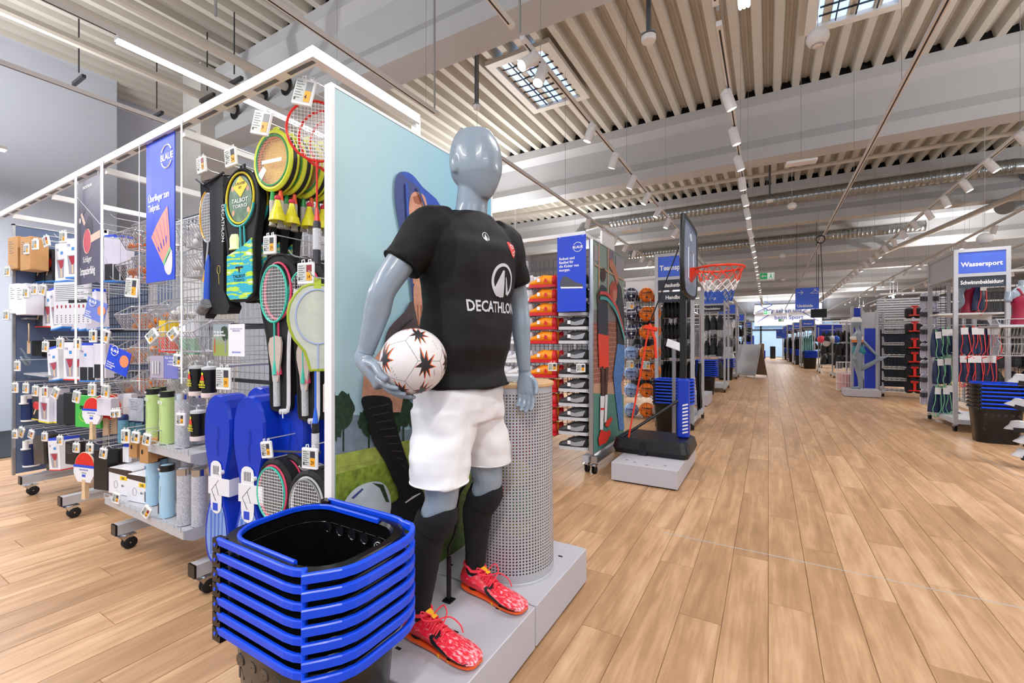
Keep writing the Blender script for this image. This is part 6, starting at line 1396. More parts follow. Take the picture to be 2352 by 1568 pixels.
# remaining price tags and rods
TG = [(18, 612, 'at the outer end of the top left shelf', '4', .0), (62, 560, 'in front of the kraft cartons', '9', .0), (81, 549, 'over the black boxes, left', '9', 0), (104, 542, 'over the black boxes, tilted', '9', -.3), (145, 531, 'over the tall white box', '9', 0), (15, 712, 'at the outer end of the second left shelf', '4', 0), (60, 660, 'in front of the middle white carton', '9', .05), (80, 653, 'over the dark red-blade box', '9', .05), (101, 653, 'tilted beside the dark red-blade box', '9', .25), (214, 757, 'between the white strips', '1', 0), (246, 757, 'right of the white strips', '1', .3),
      (105, 783, 'over the black cloth cover', '9', .05), (139, 775, 'in front of the slanted white box', '9', .05), (178, 776, 'behind the left white strip', '5', 0), (40, 828, 'on the grey bracket', '9', 0), (35, 878, 'at far left of the lower row', '9', 0), (60, 879, 'above the upper navy bottle', '9', .05), (82, 885, 'above the yellow-base black box', '9', .05), (104, 887, 'with red field in the lower row', '9', 0), (132, 890, 'tilted in the lower row', '9', .45), (178, 897, 'over the green pack', '9', .2), (212, 880, 'over the upper TTR 50 bat', '4', .03), (244, 883, 'over the ball box', '9', .1), (261, 940, 'small pair under the ball box, left', '9', 0), (271, 939, 'small pair under the ball box, right', '9', 0),
      (35, 987, 'at far left of the lowest row', '9', 0), (52, 981, 'tilted in the lowest row', '9', .4), (74, 987, 'with red field in the lowest row', '9', .3), (103, 992, 'in front of the plain black box', '9', 0), (138, 1000, 'in front of the white open box', '9', 0), (176, 1016, 'on the strap pack', '4', .05), (207, 1017, 'on the lower TTR 50 bat', '29', .05), (239, 1028, 'on the turquoise blister', '6', .15), (289, 985, 'under the teal tubes, first', '1', 0), (313, 990, 'under the teal tubes, second', '1', .1), (340, 995, 'on the corner of the upper tray', '6', .2), (416, 947, 'on the grey tube back', '10', 0),
      (305, 638, 'large one below the second scoop row', '2', .1), (410, 812, 'beside the violet sign', '10', .1), (270, 1130, 'hanging under the white cartons', '10', .2), (343, 1163, 'with red field at the tray corner', '20', .6), (360, 760, 'tilted on the left front scoop', '9', .9), (407, 757, 'tilted on the right front scoop', '9', .9)]
for u, v, wh, pr_, rl in TG:
    sm = u in (261, 271); big_ = u == 305; red_ = u in (104, 74, 343)
    p = ptag(u, v, .99 if u < 42 else 1.04 if v < 870 else 1.03, wh, pr_, red_, 2 if sm else 0, rz=.05, roll=rl, W_=(.085, .105) if big_ else ((.038, .045) if sm else (.052, .062) if v > 985 or u > 400 else (.058, .076)))
    if not (v > 1100 or u in (360, 407, 416)): rod_to(p)
for z in sorted({round(PY(150, v, 1.2).z, 3) for v in (545, 665, 780, 885, 990)}):
    for x in (-4.95, -4.7, -4.45, -4.1, -3.9, -3.65): hookrod(x, z, 1.15)
m = rp()
for v, u in ((575, 55), (700, 50), (828, 90)):
    p = PY(u, v+30, 1.1); m.poly([(0, 0)], 0) if False else m.box(p.x-.3, 1.08, p.z-.012, p.x+.22, 1.58, p.z)
m.build('left_shelf', GREYP, rk)
# ================================================================== SECOND RACK: shoes
def gondola(name, label, x0, x1, yc, ztop=2.25, dy=.5, feet=None, wires=True):
    t = thing(name, label, 'rack', ((x0+x1)/2, yc, 0)); w_ = (x1-x0)/2
    for gx in (feet or [x0, x1]):
        m = MB(); m.box(gx-(x0+x1)/2-.03, -dy, .105, gx-(x0+x1)/2+.03, dy, .165); m.box(gx-(x0+x1)/2-.02, -.02, .165, gx-(x0+x1)/2+.02, .02, ztop-.08); m.build('foot_beam', GREYP, t)
        for y in (-dy+.05, dy-.05): caster(t, gx-(x0+x1)/2, y)
    m = MB(); n = int((x1-x0)/.055)
    for k in range(n+1): x = -w_+2*w_*k/n; m.box(x-.002, -.004, .3, x+.002, .004, ztop-.1)
    for k in range(34): z = .3+(ztop-.4)*k/33; m.box(-w_, -.006, z-.002, w_, -.002, z+.002)
    if wires: tag(m.build('wire_grid', DARKW, t), kind='stuff')
    m = MB(); m.box(-w_-.02, -dy-.05, ztop, w_+.02, -dy-.01, ztop+.035)
    for gx in (-w_, w_): m.box(gx-.014, -dy-.02, ztop-.005, gx+.014, .01, ztop+.025)
    m.build('head_frame', WPL, t); return t
gondola('shoe_rack', 'second wheeled rack with football shoes behind the perforated cylinder', -3.4, -1.5, 4.45, feet=[-3.4, -2.4, -1.5])
def shoe(label, up, back, sole, grp, lace=None):
    t = thing('trainer', label, 'shoe', (0, 0, 0), 0, grp)     # toe towards -x, side view faces -y
    S = [(-.145, .022, .028, .05), (-.13, .036, .022, .066), (-.09, .044, .02, .078), (-.04, .042, .02, .105), (.0, .036, .02, .128), (.05, .034, .022, .125), (.10, .034, .022, .118), (.13, .028, .024, .128), (.142, .015, .03, .11)]
    def sec(x, w_, z0, z1, n=14):
        return [(x, w_*math.cos(a)*(1-.35*max(0, math.sin(a))), (z0+z1)/2+(z1-z0)/2*math.sin(a)) for a in [2*PI*k/n for k in range(n)]]
    MB().loft([sec(*s) for s in S[:7]], smooth=True).build('upper', up, t)
    MB().loft([sec(s[0], s[1]+.001, s[2], s[3]) for s in S[6:]], smooth=True).build('heel', back, t)
    MB().loft([[(x, y*w_*1.08, z) for y, z in ((-1, .0), (1, .0), (1, .03), (-1, .03))] for x, w_ in [(s[0]*1.02, s[1]) for s in S]]).build('sole', sole, t)
    m = MB()
    for k in range(4): m.tube([(-.06+k*.018, -.03, .085+k*.009), (-.05+k*.018, 0, .107+k*.008), (-.06+k*.018, .03, .085+k*.009)], .003, 5)
    m.build('lace', lace or up, t); m = MB(); m.poly([(-.02, .045), (.04, .04), (.10, .05), (.125, .105), (.07, .09), (.02, .075), (-.03, .085)], -.0452) if grp.startswith('black') else m.poly([(.02, .05), (.06, .045), (.05, .08), (.03, .09)], -.0452); m.build('side_panel', K('#9EA1AA') if grp.startswith('black') else back, t); m = MB(); m.box(-.05, -.05, .055, -.02, -.046, .09); m.build('paper_tag', PW, t)
    return t
ORU = K('#F79A1C', .4); shs = [(ORU, K('#D4242E', .4), K('#D4242E', .4), 'orange football shoe with red heel', 'orange football shoes', 1248), (K('#35363C', .5), K('#17171A', .5), K('#C9CBD2', .4), 'black and grey football shoe', 'black football shoes', 1318), (K('#D9DAE2', .45), K('#C5C7D2', .45), K('#ECECF0', .4), 'white football shoe', 'white football shoes', 1196), (K('#D9DAE2', .45), K('#C5C7D2', .45), K('#ECECF0', .4), 'white shoe farther left', 'far white shoes', 1150)]
rows = [660, 692, 724, 756, 788, 831, 865, 898, 931, 963, 996]
for up, bk_, so_, lb, grp, u in shs:
    s0 = None
    for i, v in enumerate(rows+([1030] if u == 1318 else [])):
        p = PY(u, v, 4.0); lab = '%s, %s row from the top' % (lb, ORD[i])
        for d in range(2):
            L2 = lab if d == 0 else lab+', behind'
            if s0 is None: s0 = shoe(L2, up, bk_, so_, grp); o = s0
            else: o = dup(s0, label=L2)
            o.location = p+Vector((.03*d, .10*d, 0)); o.rotation_euler = (0, 0, .12)
        if u in (1248, 1318):
            m = MB(); m.tube([(p.x-.13, 3.95, p.z-.004), (p.x+.13, 3.95, p.z-.004), (p.x+.13, 4.43, p.z-.004), (p.x-.13, 4.43, p.z-.004)], .003, 5, closed=True)
            if u == 1248: tag(m.build('shoe_bracket', DARKW), 'wire bracket under the orange shoe, %s from the top' % ORD[i], 'bracket', 'shoe brackets')
            text('VRCT', .03, INK, s0 if i == 0 else o, (-.02, -.046, .055), ext=.0001, bold=.02) if i == 0 and u == 1248 and False else None
for i, (u, v) in enumerate(((1269, 846), (1334, 848))): q = ptag(u, v-14, 3.9, 'on the shoe rack, '+('left', 'right')[i], '29' if i == 0 else '19', rz=0, W_=(.085, .08))
t, w_, h_ = banner(1280, 545, 1346, 713, 3.88, 'royal blue banner with football shoe lettered Robust und flexibel', BANB)
blaue(t, w_*.72, -.11, .035); text('Robust und\nflexibel für\ndie Kicker von\nmorgen.', .036, PW, t, (.02, -.003, -.22), bold=.02, ext=.0001, sx=.95)
m = MB(); m.poly(smoothpts([(.035, -.43), (.05, -.39), (.08, -.375), (.13, -.40), (.19, -.44), (.25, -.46), (.262, -.485), (.20, -.49), (.04, -.475)], 2), -.003); m.build('printed_shoe', K('#4A4C5A'), t); m = MB(); m.poly([(.035, -.475), (.262, -.487), (.26, -.5), (.04, -.49)], -.0032); m.build('printed_sole', PW, t)
# second poster with two youngsters
XQ = -1.42
ps2 = thing('poster_panel', 'poster panel of two youngsters with hula hoops against a brick wall', 'poster', (XQ, 4.455, 0))
MB().box(-.035, -.505, .2, 0, .505, 2.2).build('panel', WPL, ps2)
m = MB(); m.box(-.036, -.515, .19, .003, -.50, 2.21); m.box(-.036, -.5, 2.2, .003, .5, 2.21); m.box(-.03, -.48, .105, .03, .5, .165); m.build('frame', STEEL, ps2); caster(ps2, 0, -.48); caster(ps2, 0, .45)
BRP = MAT('print_brick', '#8E5A4C', .6, noise=.3, ns=30); GRN2 = K('#4F8076', .6, noise=.15); WINP = K('#A2A0A8'); BRN = K('#4A2E26', noise=.2); WPK = K('#E4E2E8')
def cvQ(q, d): p = PX(q[0], q[1], XQ); return Vector((.0006+d*2, min(max(p.y-4.455, -.50), .50), min(max(p.z, .2), 2.2)))
Q = [([(1300, 400), (1500, 400), (1500, 1200), (1300, 1200)], K('#8FA59C', noise=.15)), ([(1300, 735), (1500, 745), (1500, 900), (1300, 910)], BRP), ([(1300, 700), (1500, 715), (1500, 745), (1300, 735)], K('#7A7678')), ([(1300, 895), (1500, 855), (1500, 885), (1300, 925)], K('#B9937A')), ([(1300, 920), (1500, 880), (1500, 1200), (1300, 1200)], GRN2),
     ([(1364, 560), (1374, 565), (1374, 600), (1364, 598)], WINP), ([(1397, 570), (1408, 578), (1408, 610), (1397, 606)], K('#8A8090')), ([(1413, 585), (1432, 595), (1432, 640), (1413, 630)], WINP),
     ([(1373, 545), (1376, 545), (1376, 700), (1373, 700)], K('#C9A58C')), ([(1394, 550), (1397, 550), (1397, 700), (1394, 700)], K('#C9A58C')), ([(1364, 604), (1432, 640), (1432, 644), (1364, 608)], K('#C9A58C')),
     ([(1398, 598), (1402, 592), (1412, 610), (1421, 650), (1416, 655), (1406, 625), (1398, 612)], K('#C98468')), (blob(1407, 668, 9, 24, 18, .12, 5), K('#B5482A', noise=.4, )), (blob(1410, 678, 5, 14, 12, .05, 6), K('#C98468')), ([(1417, 645), (1425, 660), (1434, 720), (1434, 792), (1416, 790), (1414, 720)], K('#24262E')),
     ([(1416, 788), (1432, 792), (1432, 840), (1424, 880), (1428, 950), (1432, 985), (1420, 986), (1410, 900), (1406, 860)], K('#4A78B5', noise=.35)),
     (blob(1383, 630, 6, 16, 16, .04, 7), BRN), ([(1374, 660), (1380, 652), (1390, 660), (1393, 700), (1394, 775), (1371, 772), (1370, 720)], K('#24283A')), ([(1368, 672), (1374, 662), (1376, 690), (1370, 705)], BRN),
     ([(1370, 765), (1395, 770), (1395, 842), (1384, 846), (1382, 840), (1373, 842)], K('#E0422C')), ([(1378, 842), (1385, 845), (1384, 912), (1378, 912)], BRN), ([(1387, 842), (1394, 842), (1391, 905), (1386, 912)], BRN),
     ([(1375, 908), (1385, 908), (1381, 985), (1374, 985)], WPK), ([(1386, 905), (1392, 905), (1389, 965), (1384, 970)], WPK), ([(1375, 935), (1385, 935), (1385, 940), (1375, 940)], K('#D8342A')), ([(1370, 1005), (1376, 985), (1388, 990), (1397, 985), (1399, 995), (1388, 1015), (1372, 1022)], K('#D8342A')), ([(1385, 975), (1388, 965), (1400, 955), (1402, 962), (1392, 980)], K('#D8342A'))]
for off, c in ((0, '#D84A48'), (12, '#3FA8A8')):
    A0 = smoothpts([(1374, 668+off), (1392, 672+off), (1412, 700+off), (1425, 740+off), (1431, 775)], 4, False); B0 = [(x-1.5, y+7) for x, y in A0]
    Q.append((A0+B0[::-1], K(c)))
flatart(Q, ps2, conv=cvQ)
m = MB()
for r_ in range(15):
    z = 1.44-r_*.05; m.box(.0012, -.5, z, .0016, .5, z+.006)
    for k in range(8): y = -.5+k*.125+(r_ % 2)*.06; m.box(.0012, y, z, .0016, y+.005, z+.05)
tag(m.build('printed_mortar', K('#B98C7C'), ps2), kind='stuff')
ps2.location.x += 0
q = PX(1385, 558, -1.5); tag(MB().rbox(-.01, 0, -.09, .01, .42, .06, .004).build('blank_sign', WPL, loc=(-1.46, 4.3, 2.22+.09)), 'small blank white sign above the youngsters poster', 'sign')
# ================================================================== BASKETBALL STAND
plinth('plinth', 'low grey plinth under the basketball stand', -1.22, 3.86, -.65, 4.9, .17, [(-.1, -.42), (.02, -.46), (.16, -.4), (-.18, -.38)])
bs_ = thing('basketball_stand', 'portable basketball hoop with black base, dark pole and blue padding', 'basketball hoop', (-.95, 4.5, .171)); TK = MAT('tank_black', '#15171C', .38, noise=.1)
m = MB(); m.loft([[(x*1.0, y*1.0, 0) for x, y in rr(-.02, .0, .34, .26, .06)], [(x, y, .05) for x, y in rr(-.02, 0, .36, .28, .07)], [(x, y, .13) for x, y in rr(-.02, 0, .34, .26, .07)], [(x, y, .145) for x, y in rr(-.02, 0, .31, .23, .06)]]); m.build('base_tank', TK, bs_)
m = MB(); m.poly([(-.12, .0), (-.04, .0), (-.06, .12), (-.10, .12)], -.283, -.25); m.build('tank_rib', TK, bs_)
px_, py_ = .235, .05
m = MB(); m.box(px_-.028, py_-.028, .1, px_+.028, py_+.028, 1.76); m.build('pole', TK, bs_); m = MB(); m.rbox(px_-.055, py_-.055, .14, px_+.055, py_+.055, .72, .02); m.build('pole_padding', MAT('padding_blue', '#1438B8', .4, noise=.05), bs_)
for k in range(9): MB().add([(px_+.0, py_-.0562, .19+k*.033), (px_+.05, py_-.0562, .205+k*.033), (px_+.05, py_-.0562, .22+k*.033), (px_+.0, py_-.0562, .205+k*.033)], [(0, 1, 2, 3)]).build('white_chevron', PW, bs_)
m = MB(); m.tube([(px_-.02, py_-.03, .52), (-.28, -.2, .15)], .014, 8); m.build('strut', TK, bs_)
bo = smoothpts([(-.40, .0), (-.42, .30), (-.38, .55), (-.30, .60), (.30, .60), (.38, .55), (.42, .30), (.40, .0), (.25, -.10), (-.25, -.10)], 2)
zb_ = 1.62; BRD = MAT('backboard_slate', '#54688E', .3, noise=.05)
m = MB(); m.T = Matrix.Translation((px_+.055, py_, zb_)) @ Matrix.Rotation(PI/2, 4, 'Z'); m.poly(bo, -.012, .012); m.build('backboard', BRD, bs_)
m = MB(); m.T = Matrix.Translation((px_+.055, py_, zb_)) @ Matrix.Rotation(PI/2, 4, 'Z'); m.tube([(x, 0, z) for x, z in bo], .022, 8, closed=True); m.build('board_rim', TK, bs_)
m = MB(); X = px_+.069
for a, b in (((-.16, .06), (.16, .06)), ((.16, .06), (.16, .34)), ((.16, .34), (-.16, .34)), ((-.16, .34), (-.16, .06))): m.tube([(X, py_+a[0], zb_+a[1]), (X, py_+b[0], zb_+b[1])], .005, 4)
for k in range(9): m.tube([(X, py_-.34+k*.085, zb_+.0), (X, py_-.34+k*.085, zb_+.54)], .001, 4)
for k in range(7): m.tube([(X, py_-.36, zb_+.03+k*.085), (X, py_+.36, zb_+.03+k*.085)], .001, 4)
m.tube([(X, py_+.035*math.cos(q), zb_+.46+.035*math.sin(q)) for q in [2*PI*k/16 for k in range(16)]], .004, 4, closed=True); m.build('board_print', K('#D5DCE8'), bs_)
RIMR = MAT('rim_red', '#E33A22', .3); rc = Vector((px_+.32, py_, 1.765)); RR_ = .212
m = MB(); m.tube([rc+Vector((RR_*math.cos(q), RR_*math.sin(q), 0)) for q in [2*PI*k/40 for k in range(40)]], .010, 8, closed=True); m.build('hoop_rim', RIMR, bs_)
m = MB(); m.loft([[(px_+.06, py_-.07, 1.64), (px_+.06, py_+.07, 1.64), (px_+.06, py_+.07, 1.78), (px_+.06, py_-.07, 1.78)], [(px_+.13, py_-.09, 1.75), (px_+.13, py_+.09, 1.75), (px_+.13, py_+.09, 1.78), (px_+.13, py_-.09, 1.78)]]); m.build('rim_bracket', RIMR, bs_)
for nm, z0, z1, r0, r1, c, n in (('net_red', 0, -.12, .2, .165, '#E8452E', 12), ('net_white', -.12, -.21, .165, .125, '#E8E2E4', 12), ('net_blue', -.21, -.31, .125, .105, '#1F4FA8', 12)):
    m = MB()
    for k in range(n):
        for s in (-1, 1):
            P = []
            for j in range(5): f = j/4; a = 2*PI*(k+s*f*1.0)/n; r_ = r0+(r1-r0)*f; P.append(rc+Vector((r_*math.cos(a), r_*math.sin(a), z0+(z1-z0)*f)))
            m.tube(P, .0042, 5)
    m.build(nm, K(c), bs_)
m = MB(); m.tube([(px_+.02, py_-.3, zb_+.35), (-.03, -.2, 1.25)], .006, 6); m.build('rope', TK, bs_); m = MB(); m.tube([(-.03, -.2, 1.25), (-.22, -.24, .15)], .008, 6, flat=.4); m.tube([(-.03, -.2, 1.25), (.02, -.2, 1.1), (.03, -.2, .92)], .012, 6, flat=.3); m.tube([(-.08, -.2, 1.22), (.04, -.2, 1.19)], .02, 6); m.build('red_strap', RIMR, bs_)
st_ = thing('info_post', 'slim steel post with tilted tablet before the Teamsport frame', 'stand', (PY(1548, 990, 5.7).x, 5.7, 0)); m = MB(); m.box(-.02, -.015, 0, .02, .015, 1.2); m.box(-.12, -.1, 0, .12, .1, .008); m.build('post', STEEL, st_); m = MB(); m.T = Matrix.Translation((.01, -.02, 1.2)) @ Matrix.Rotation(.7, 4, 'X') @ Matrix.Rotation(.5, 4, 'Y'); m.rbox(-.1, -.07, 0, .1, .07, .012, .003); m.build('tablet', CARD, st_)
# ================================================================== BASKETBALLS
gondola('ball_rack', 'third rack holding columns of basketballs', -3.4, -1.55, 7.75, feet=[-3.4, -1.6])
def bball(label, c, grp, line='#1A1A1E', pat=0):
    t = thing('basketball', label, 'ball', (0, 0, 0), 0, grp); MB().sph((0, 0, 0), .119, 24, 16).build('leather', c, t); m = MB(); R_ = .1195; r = .0022
    m.tube([(R_*math.cos(q), R_*math.sin(q), 0) for q in [2*PI*k/28 for k in range(28)]], r, 4, closed=True); m.tube([(0, R_*math.cos(q), R_*math.sin(q)) for q in [2*PI*k/28 for k in range(28)]], r, 4, closed=True)
    for s in (-1, 1): m.tube([Vector((s*(.075+.03*math.cos(2*q)), .119*math.cos(q), .119*math.sin(q))).normalized()*R_ for q in [2*PI*k/28 for k in range(28)]], r, 4, closed=True)
    m.build('seams', K(line), t); text('TARMAK', .042, K(line), t, (0, -.1195, .02), align='CENTER', bold=.03, ext=.0005); m = MB(); m.poly(ell(0, -.04, .02, .012, 12), -.119, -.10); m.build('emblem', K(line), t); return t
kinds = {'o': bball('x', K('#F07A1E', .45), 'orange basketballs'), 'd': bball('x', MAT('ball_dark_pattern', '#20294A', .4, noise=.7, ns=14), 'dark blue basketballs', '#E4E6EE'), 'p': bball('x', MAT('ball_pale_pattern', '#93B0DC', .4, noise=.25, ns=12), 'pale blue basketballs', '#2E3A6A')}; first = dict.fromkeys(kinds, True)
def putb(k, p, lab):
    o = kinds[k] if first[k] else dup(kinds[k]); first[k] = False; o.location = p; o.rotation_euler = (rnd.uniform(-.1, .1), rnd.uniform(-.08, .08), .25); o['label'] = lab
VB = [676, 720, 761, 810, 855, 895, 940]
for i, v in enumerate(VB):
    putb('o', PY(1485, v, 7.3), 'orange basketball at the front, %s row from the top' % ORD[i])
    if i < 5: putb('o', PY(1485, v, 7.3)+Vector((.06, .25, .02)), 'orange basketball behind the front one, %s row' % ORD[i])
    k = 'd' if i < 3 else 'p'; nm = {'d': 'dark blue', 'p': 'pale blue'}[k]; putb(k, PY(1450, v, 7.3), '%s basketball at the front, %s row from the top' % (nm, ORD[i]))
    if i in (0, 1, 2, 3, 4): putb('d', PY(1450, v, 7.3)+Vector((.05, .25, .03)), 'dark patterned basketball behind the front one, %s row' % ORD[i])
    for u in (1450, 1485):
        p = PY(u, v, 7.3); m = MB(); 
        for s in (-.08, .08): m.tube([(p.x+s, 7.22, p.z-.075), (p.x+s, 7.22, p.z-.115), (p.x+s, 7.72, p.z-.115)], .005, 5)
        m.tube([(p.x-.09, 7.22, p.z-.075), (p.x+.09, 7.22, p.z-.075)], .005, 5); tag(m.build('ball_cradle', WIRE), 'wire cradle under the %s ball, %s row' % ('blue' if u == 1450 else 'orange', ORD[i]), 'bracket', 'ball cradles')
for u, v in ((1447, 692), (1447, 827), (1484, 829)): ptag(u, v, 7.12, 'on the basketball rack at '+('upper left' if v < 700 else 'lower left' if u < 1460 else 'lower right'), '9', rz=0, W_=(.11, .12))
tag(MB().rbox(-.3, -.02, 0, .3, .02, .3, .005).build('blank_sign', WPL, loc=(-1.75, 7.3, 2.0)), 'blank white header above the orange basketballs', 'sign')
# ================================================================== AISLE FRAMES
BKC = MAT('black_garment', '#131316', .75, noise=.3, ns=18, bump=.4, bs=60); GRC = MAT('grey_garment', '#6E7278', .8, noise=.2, ns=18); AQC = MAT('aqua_garment', '#86B8B4', .7, noise=.2, ns=10); WHC = MAT('white_garment', '#DCDCE2', .7, noise=.1, ns=12)
def gate(label, x0, x1, y0, y1, title, subs, top=2.52, side=-1, ts=.115):
    t = thing('header_frame', label, 'display frame', ((x0+x1)/2, y0, 0)); w_ = (x1-x0)/2; d = y1-y0; s = .022
    m = MB()
    for x in (-w_, w_):
        for y in (0, d): m.box(x-s-.001, y-s-.001, .10, x+s+.001, y+s+.001, top+.001)
    for z in (.13, top-s*1, top-.36):
        for y in (0, d): m.box(-w_, y-s, z-s, w_, y+s, z+s)
        for x in (-w_, w_): m.box(x-s, 0, z-s, x+s, d, z+s)
    m.build('frame', GREYP if side else WPL, t); MB().box(-w_, 0, .15, w_, d, .165).build('base_shelf', GREYP, t)
    MB().box(-w_+s, -.012, top-.335, w_-s, .0, top-.045).build('blue_sign', SIGNB, t); text(title, ts, PW, t, (-w_*.72 if len(title) < 8 else 0, -.014, top-.24), align='LEFT' if len(title) < 8 else 'CENTER', bold=.03, ext=.0005, sx=.9)
    for x in (-w_, w_): MB().box(x-.006, s, top-.34, x+.006, d-s, top-.04).build('side_panel', GREYP, t)
    for i, sb in enumerate(subs): MB().box(-w_+s, -.012, top-.53-i*.175, w_-s, 0, top-.40-i*.175+.02).build('slate_sign', DKS, t); text(sb, .075, PW, t, (0, -.014, top-.485-i*.175), align='CENTER', bold=.03, ext=.0005, sx=.9 if len(sb) < 12 else .68)
    for x in (-w_, w_):
        for y in (0, d): caster(t, x, y)
    return t
gate('white header frame lettered Teamsport, Basketball and Handball left of the aisle', -1.41, -.92, 6.63, 7.72, 'Teamsport', ['Basketball', 'Handball'], ts=.10)
def garment(label, mt, L_, w_=.05, W2=.3, grp=None, kind='shirt'):
    """hanging garment seen edge-on: thin in x, broad in y"""
    t = thing('hanging_garment', label, 'garment', (0, 0, 0), 0, grp); R_ = []
    for j in range(8):
        f = j/7; z = -.03-L_*f; hw = (W2/2)*(.55+.45*min(1, f*3)); th = w_*(.35+.65*math.sin(min(1, f*1.6)*PI/2)) *.5
        R_.append([(th*math.cos(a)+.012*math.sin(f*5+a*2), hw*math.sin(a)*(1+.08*math.sin(f*9)), z) for a in [2*PI*k/12 for k in range(12)]])
    MB().loft(R_, smooth=True).build('cloth', mt, t); m = MB(); m.tube([(0, .06, -.06), (0, 0, -.02), (0, -.06, -.06)], .004, 5); m.tube([(0, 0, -.02), (0, 0, .01), (.0, .015, .03), (.0, .0, .045)], .002, 5); m.build('hanger', WIRE, t); return t
GP = {}
def hang(x0, x1, Y, z, n, L_, mt, label, grp, W2=.28, rail=True, jit=.03, rz=0):
    key = (mt.name, L_, W2); new = key not in GP
    if new: GP[key] = garment('x', mt, L_, abs(x1-x0)/n*1.05, W2, grp)
    for i in range(n):
        o = GP[key] if new and i == 0 else dup(GP[key]); o.location = (x0+(x1-x0)*(i+.5)/n, Y, z-.045); o.rotation_euler = (0, 0, rz+rnd.uniform(-jit, jit)*3); o.scale = (1, 1, 1+rnd.uniform(-.05, .05)); o['label'] = '%s, %s from the left' % (label, ORD[i] if i < 16 else 'right end, about number %d' % (i+1)); o['group'] = grp
    if rail: tag(MB().tube([(x0, Y, z), (x1, Y, z)], .009, 8).build('hanging_rail', STEEL), 'steel rail carrying '+label, 'rail')
hang(-1.36, -.98, 6.85, 1.93, 7, .26, BKC, 'black shorts in the top row of the Teamsport frame', 'black shorts, top row', .2)
hang(-1.36, -.98, 6.82, 1.60, 7, .24, BKC, 'black sleeves in the second row of the Teamsport frame', 'black sleeves, second row', .18)
hang(-1.36, -.98, 6.84, 1.30, 7, .22, BKC, 'black bands in the third row of the Teamsport frame', 'black bands, third row', .18)
hang(-1.38, -.95, 6.95, 1.03, 9, .62, BKC, 'long black trousers in the Teamsport frame', 'long black trousers', .34)
hang(-.905, -.87, 7.1, 1.0, 3, .70, BKC, 'black trousers at the Teamsport frame side', 'side trousers', .3, rail=False)
stack(bk, 8, -1.12, 6.2, .735, 0, 'blue baskets before the Teamsport frame', 'in the stack before the Teamsport frame', pitch=.042)
FR = [(11.9, 13.1, 'Fitness', ['Fitnessbekleidung'], 'nearest Fitness', -.92), (16.4, 17.6, 'Fitness', ['Fitnessbekleidung'], 'second Fitness', -.92), (22.4, 23.6, 'Fitness', ['Fitnessmaterial'], 'third Fitness', -.92), (32, 33.2, 'Radsport', ['Helme', 'Räder', 'Reifen'], 'farthest left, Radsport', -.92)]
for y0, y1, ti, sb, nm, xr in FR: gate('white header frame left of the aisle, %s one' % nm, xr-.55, xr, y0, y1, ti, sb)
for i, z in enumerate((2.0, 1.35, .8)):
    hang(-1.45, -.98, 12.3, z, 3, .38, MAT('grey_black_bag', '#2A2D33', .7, noise=.5, ns=6), 'black and grey bag in the nearest Fitness frame, %s row' % ORD[i], 'fitness bags row %d' % (i+1), .3)
    hang(-1.45, -.98, 16.7, z+.1, 5, .3, WHC if i != 1 else GRC, 'pale garment in the second Fitness frame, %s row' % ORD[i], 'pale garments row %d' % (i+1), .3)
    hang(-1.4, -.98, 22.8, z, 4, .45, BKC, 'dark garment in the third Fitness frame, %s row' % ORD[i], 'dark garments row %d' % (i+1), .3)
    hang(-1.4, -.98, 32.3, z-.2, 4, .5, BKC, 'dark garment in the Radsport frame, %s row' % ORD[i], 'radsport garments row %d' % (i+1), .3)
stack(bk, 9, -1.3, 11.4, .80, 0, 'blue baskets at the nearest Fitness frame', 'in the stack at the nearest Fitness frame', pitch=.045)
stack(bk, 5, -1.2, 15.9, .678, 0, 'blue baskets at the second Fitness frame', 'in the stack at the second Fitness frame', pitch=.06)
plinth('plinth', 'small grey plinth on the floor before the nearest Fitness frame', -1.45, 9.2, -1.0, 10.0, .22, [])
ab = thing('a_board', 'grey folding A-board standing in the aisle on the left', 'sign stand', (-.55, 17.6, 0), 1.05); 
for s, mt in ((-1, GREYP), (1, MAT('board_back', '#8A7A66', .6))):
    m = MB(); m.loft([[(s*.36, -.4, .08), (s*.36, .4, .08), (s*.33, .4, .08), (s*.33, -.4, .08)], [(s*.03, -.4, 1.15), (s*.03, .4, 1.15), (0, .4, 1.15), (0, -.4, 1.15)]]); m.build('board_leaf', mt, ab)
    for y in (-.38, .38): MB().tube([(s*.40, y, 0), (s*.03, y, 1.12)], .012, 6).build('leg', STEEL, ab)
tag(MB().box(-1.47, 11.86, .3, -1.46, 11.88, 1.9).build('side_poster', MAT('poster_strip_red', '#A8685C', .5, noise=.4, ns=4)), 'narrow poster strip at the nearest Fitness frame', 'poster')
# dark merchandise racks filling the left background
for i, (yc, x1, mt, nm) in enumerate([(8.9, -1.55, BKC, 'handball'), (10.4, -1.6, BKC, 'boxing'), (13.6, -1.6, GRC, 'fitness'), (15.2, -1.6, WHC, 'yoga'), (18.5, -1.6, BKC, 'training'), (21, -1.6, GRC, 'running'), (25, -1.6, BKC, 'cycling'), (29, -1.6, BKC, 'far cycling')]):
    gondola('wall_rack', 'background wire rack with %s gear left of the aisle' % nm, -4.2, x1, yc)
    for z in ((1.95, 1.4, .85) if i < 2 else (1.6,)): hang(x1-.75, x1-.05, yc-.3, z, 4, .42, mt, '%s garment on the background rack, rail at height %d cm' % (nm, z*100), '%s garments at %d cm' % (nm, z*100), .3)
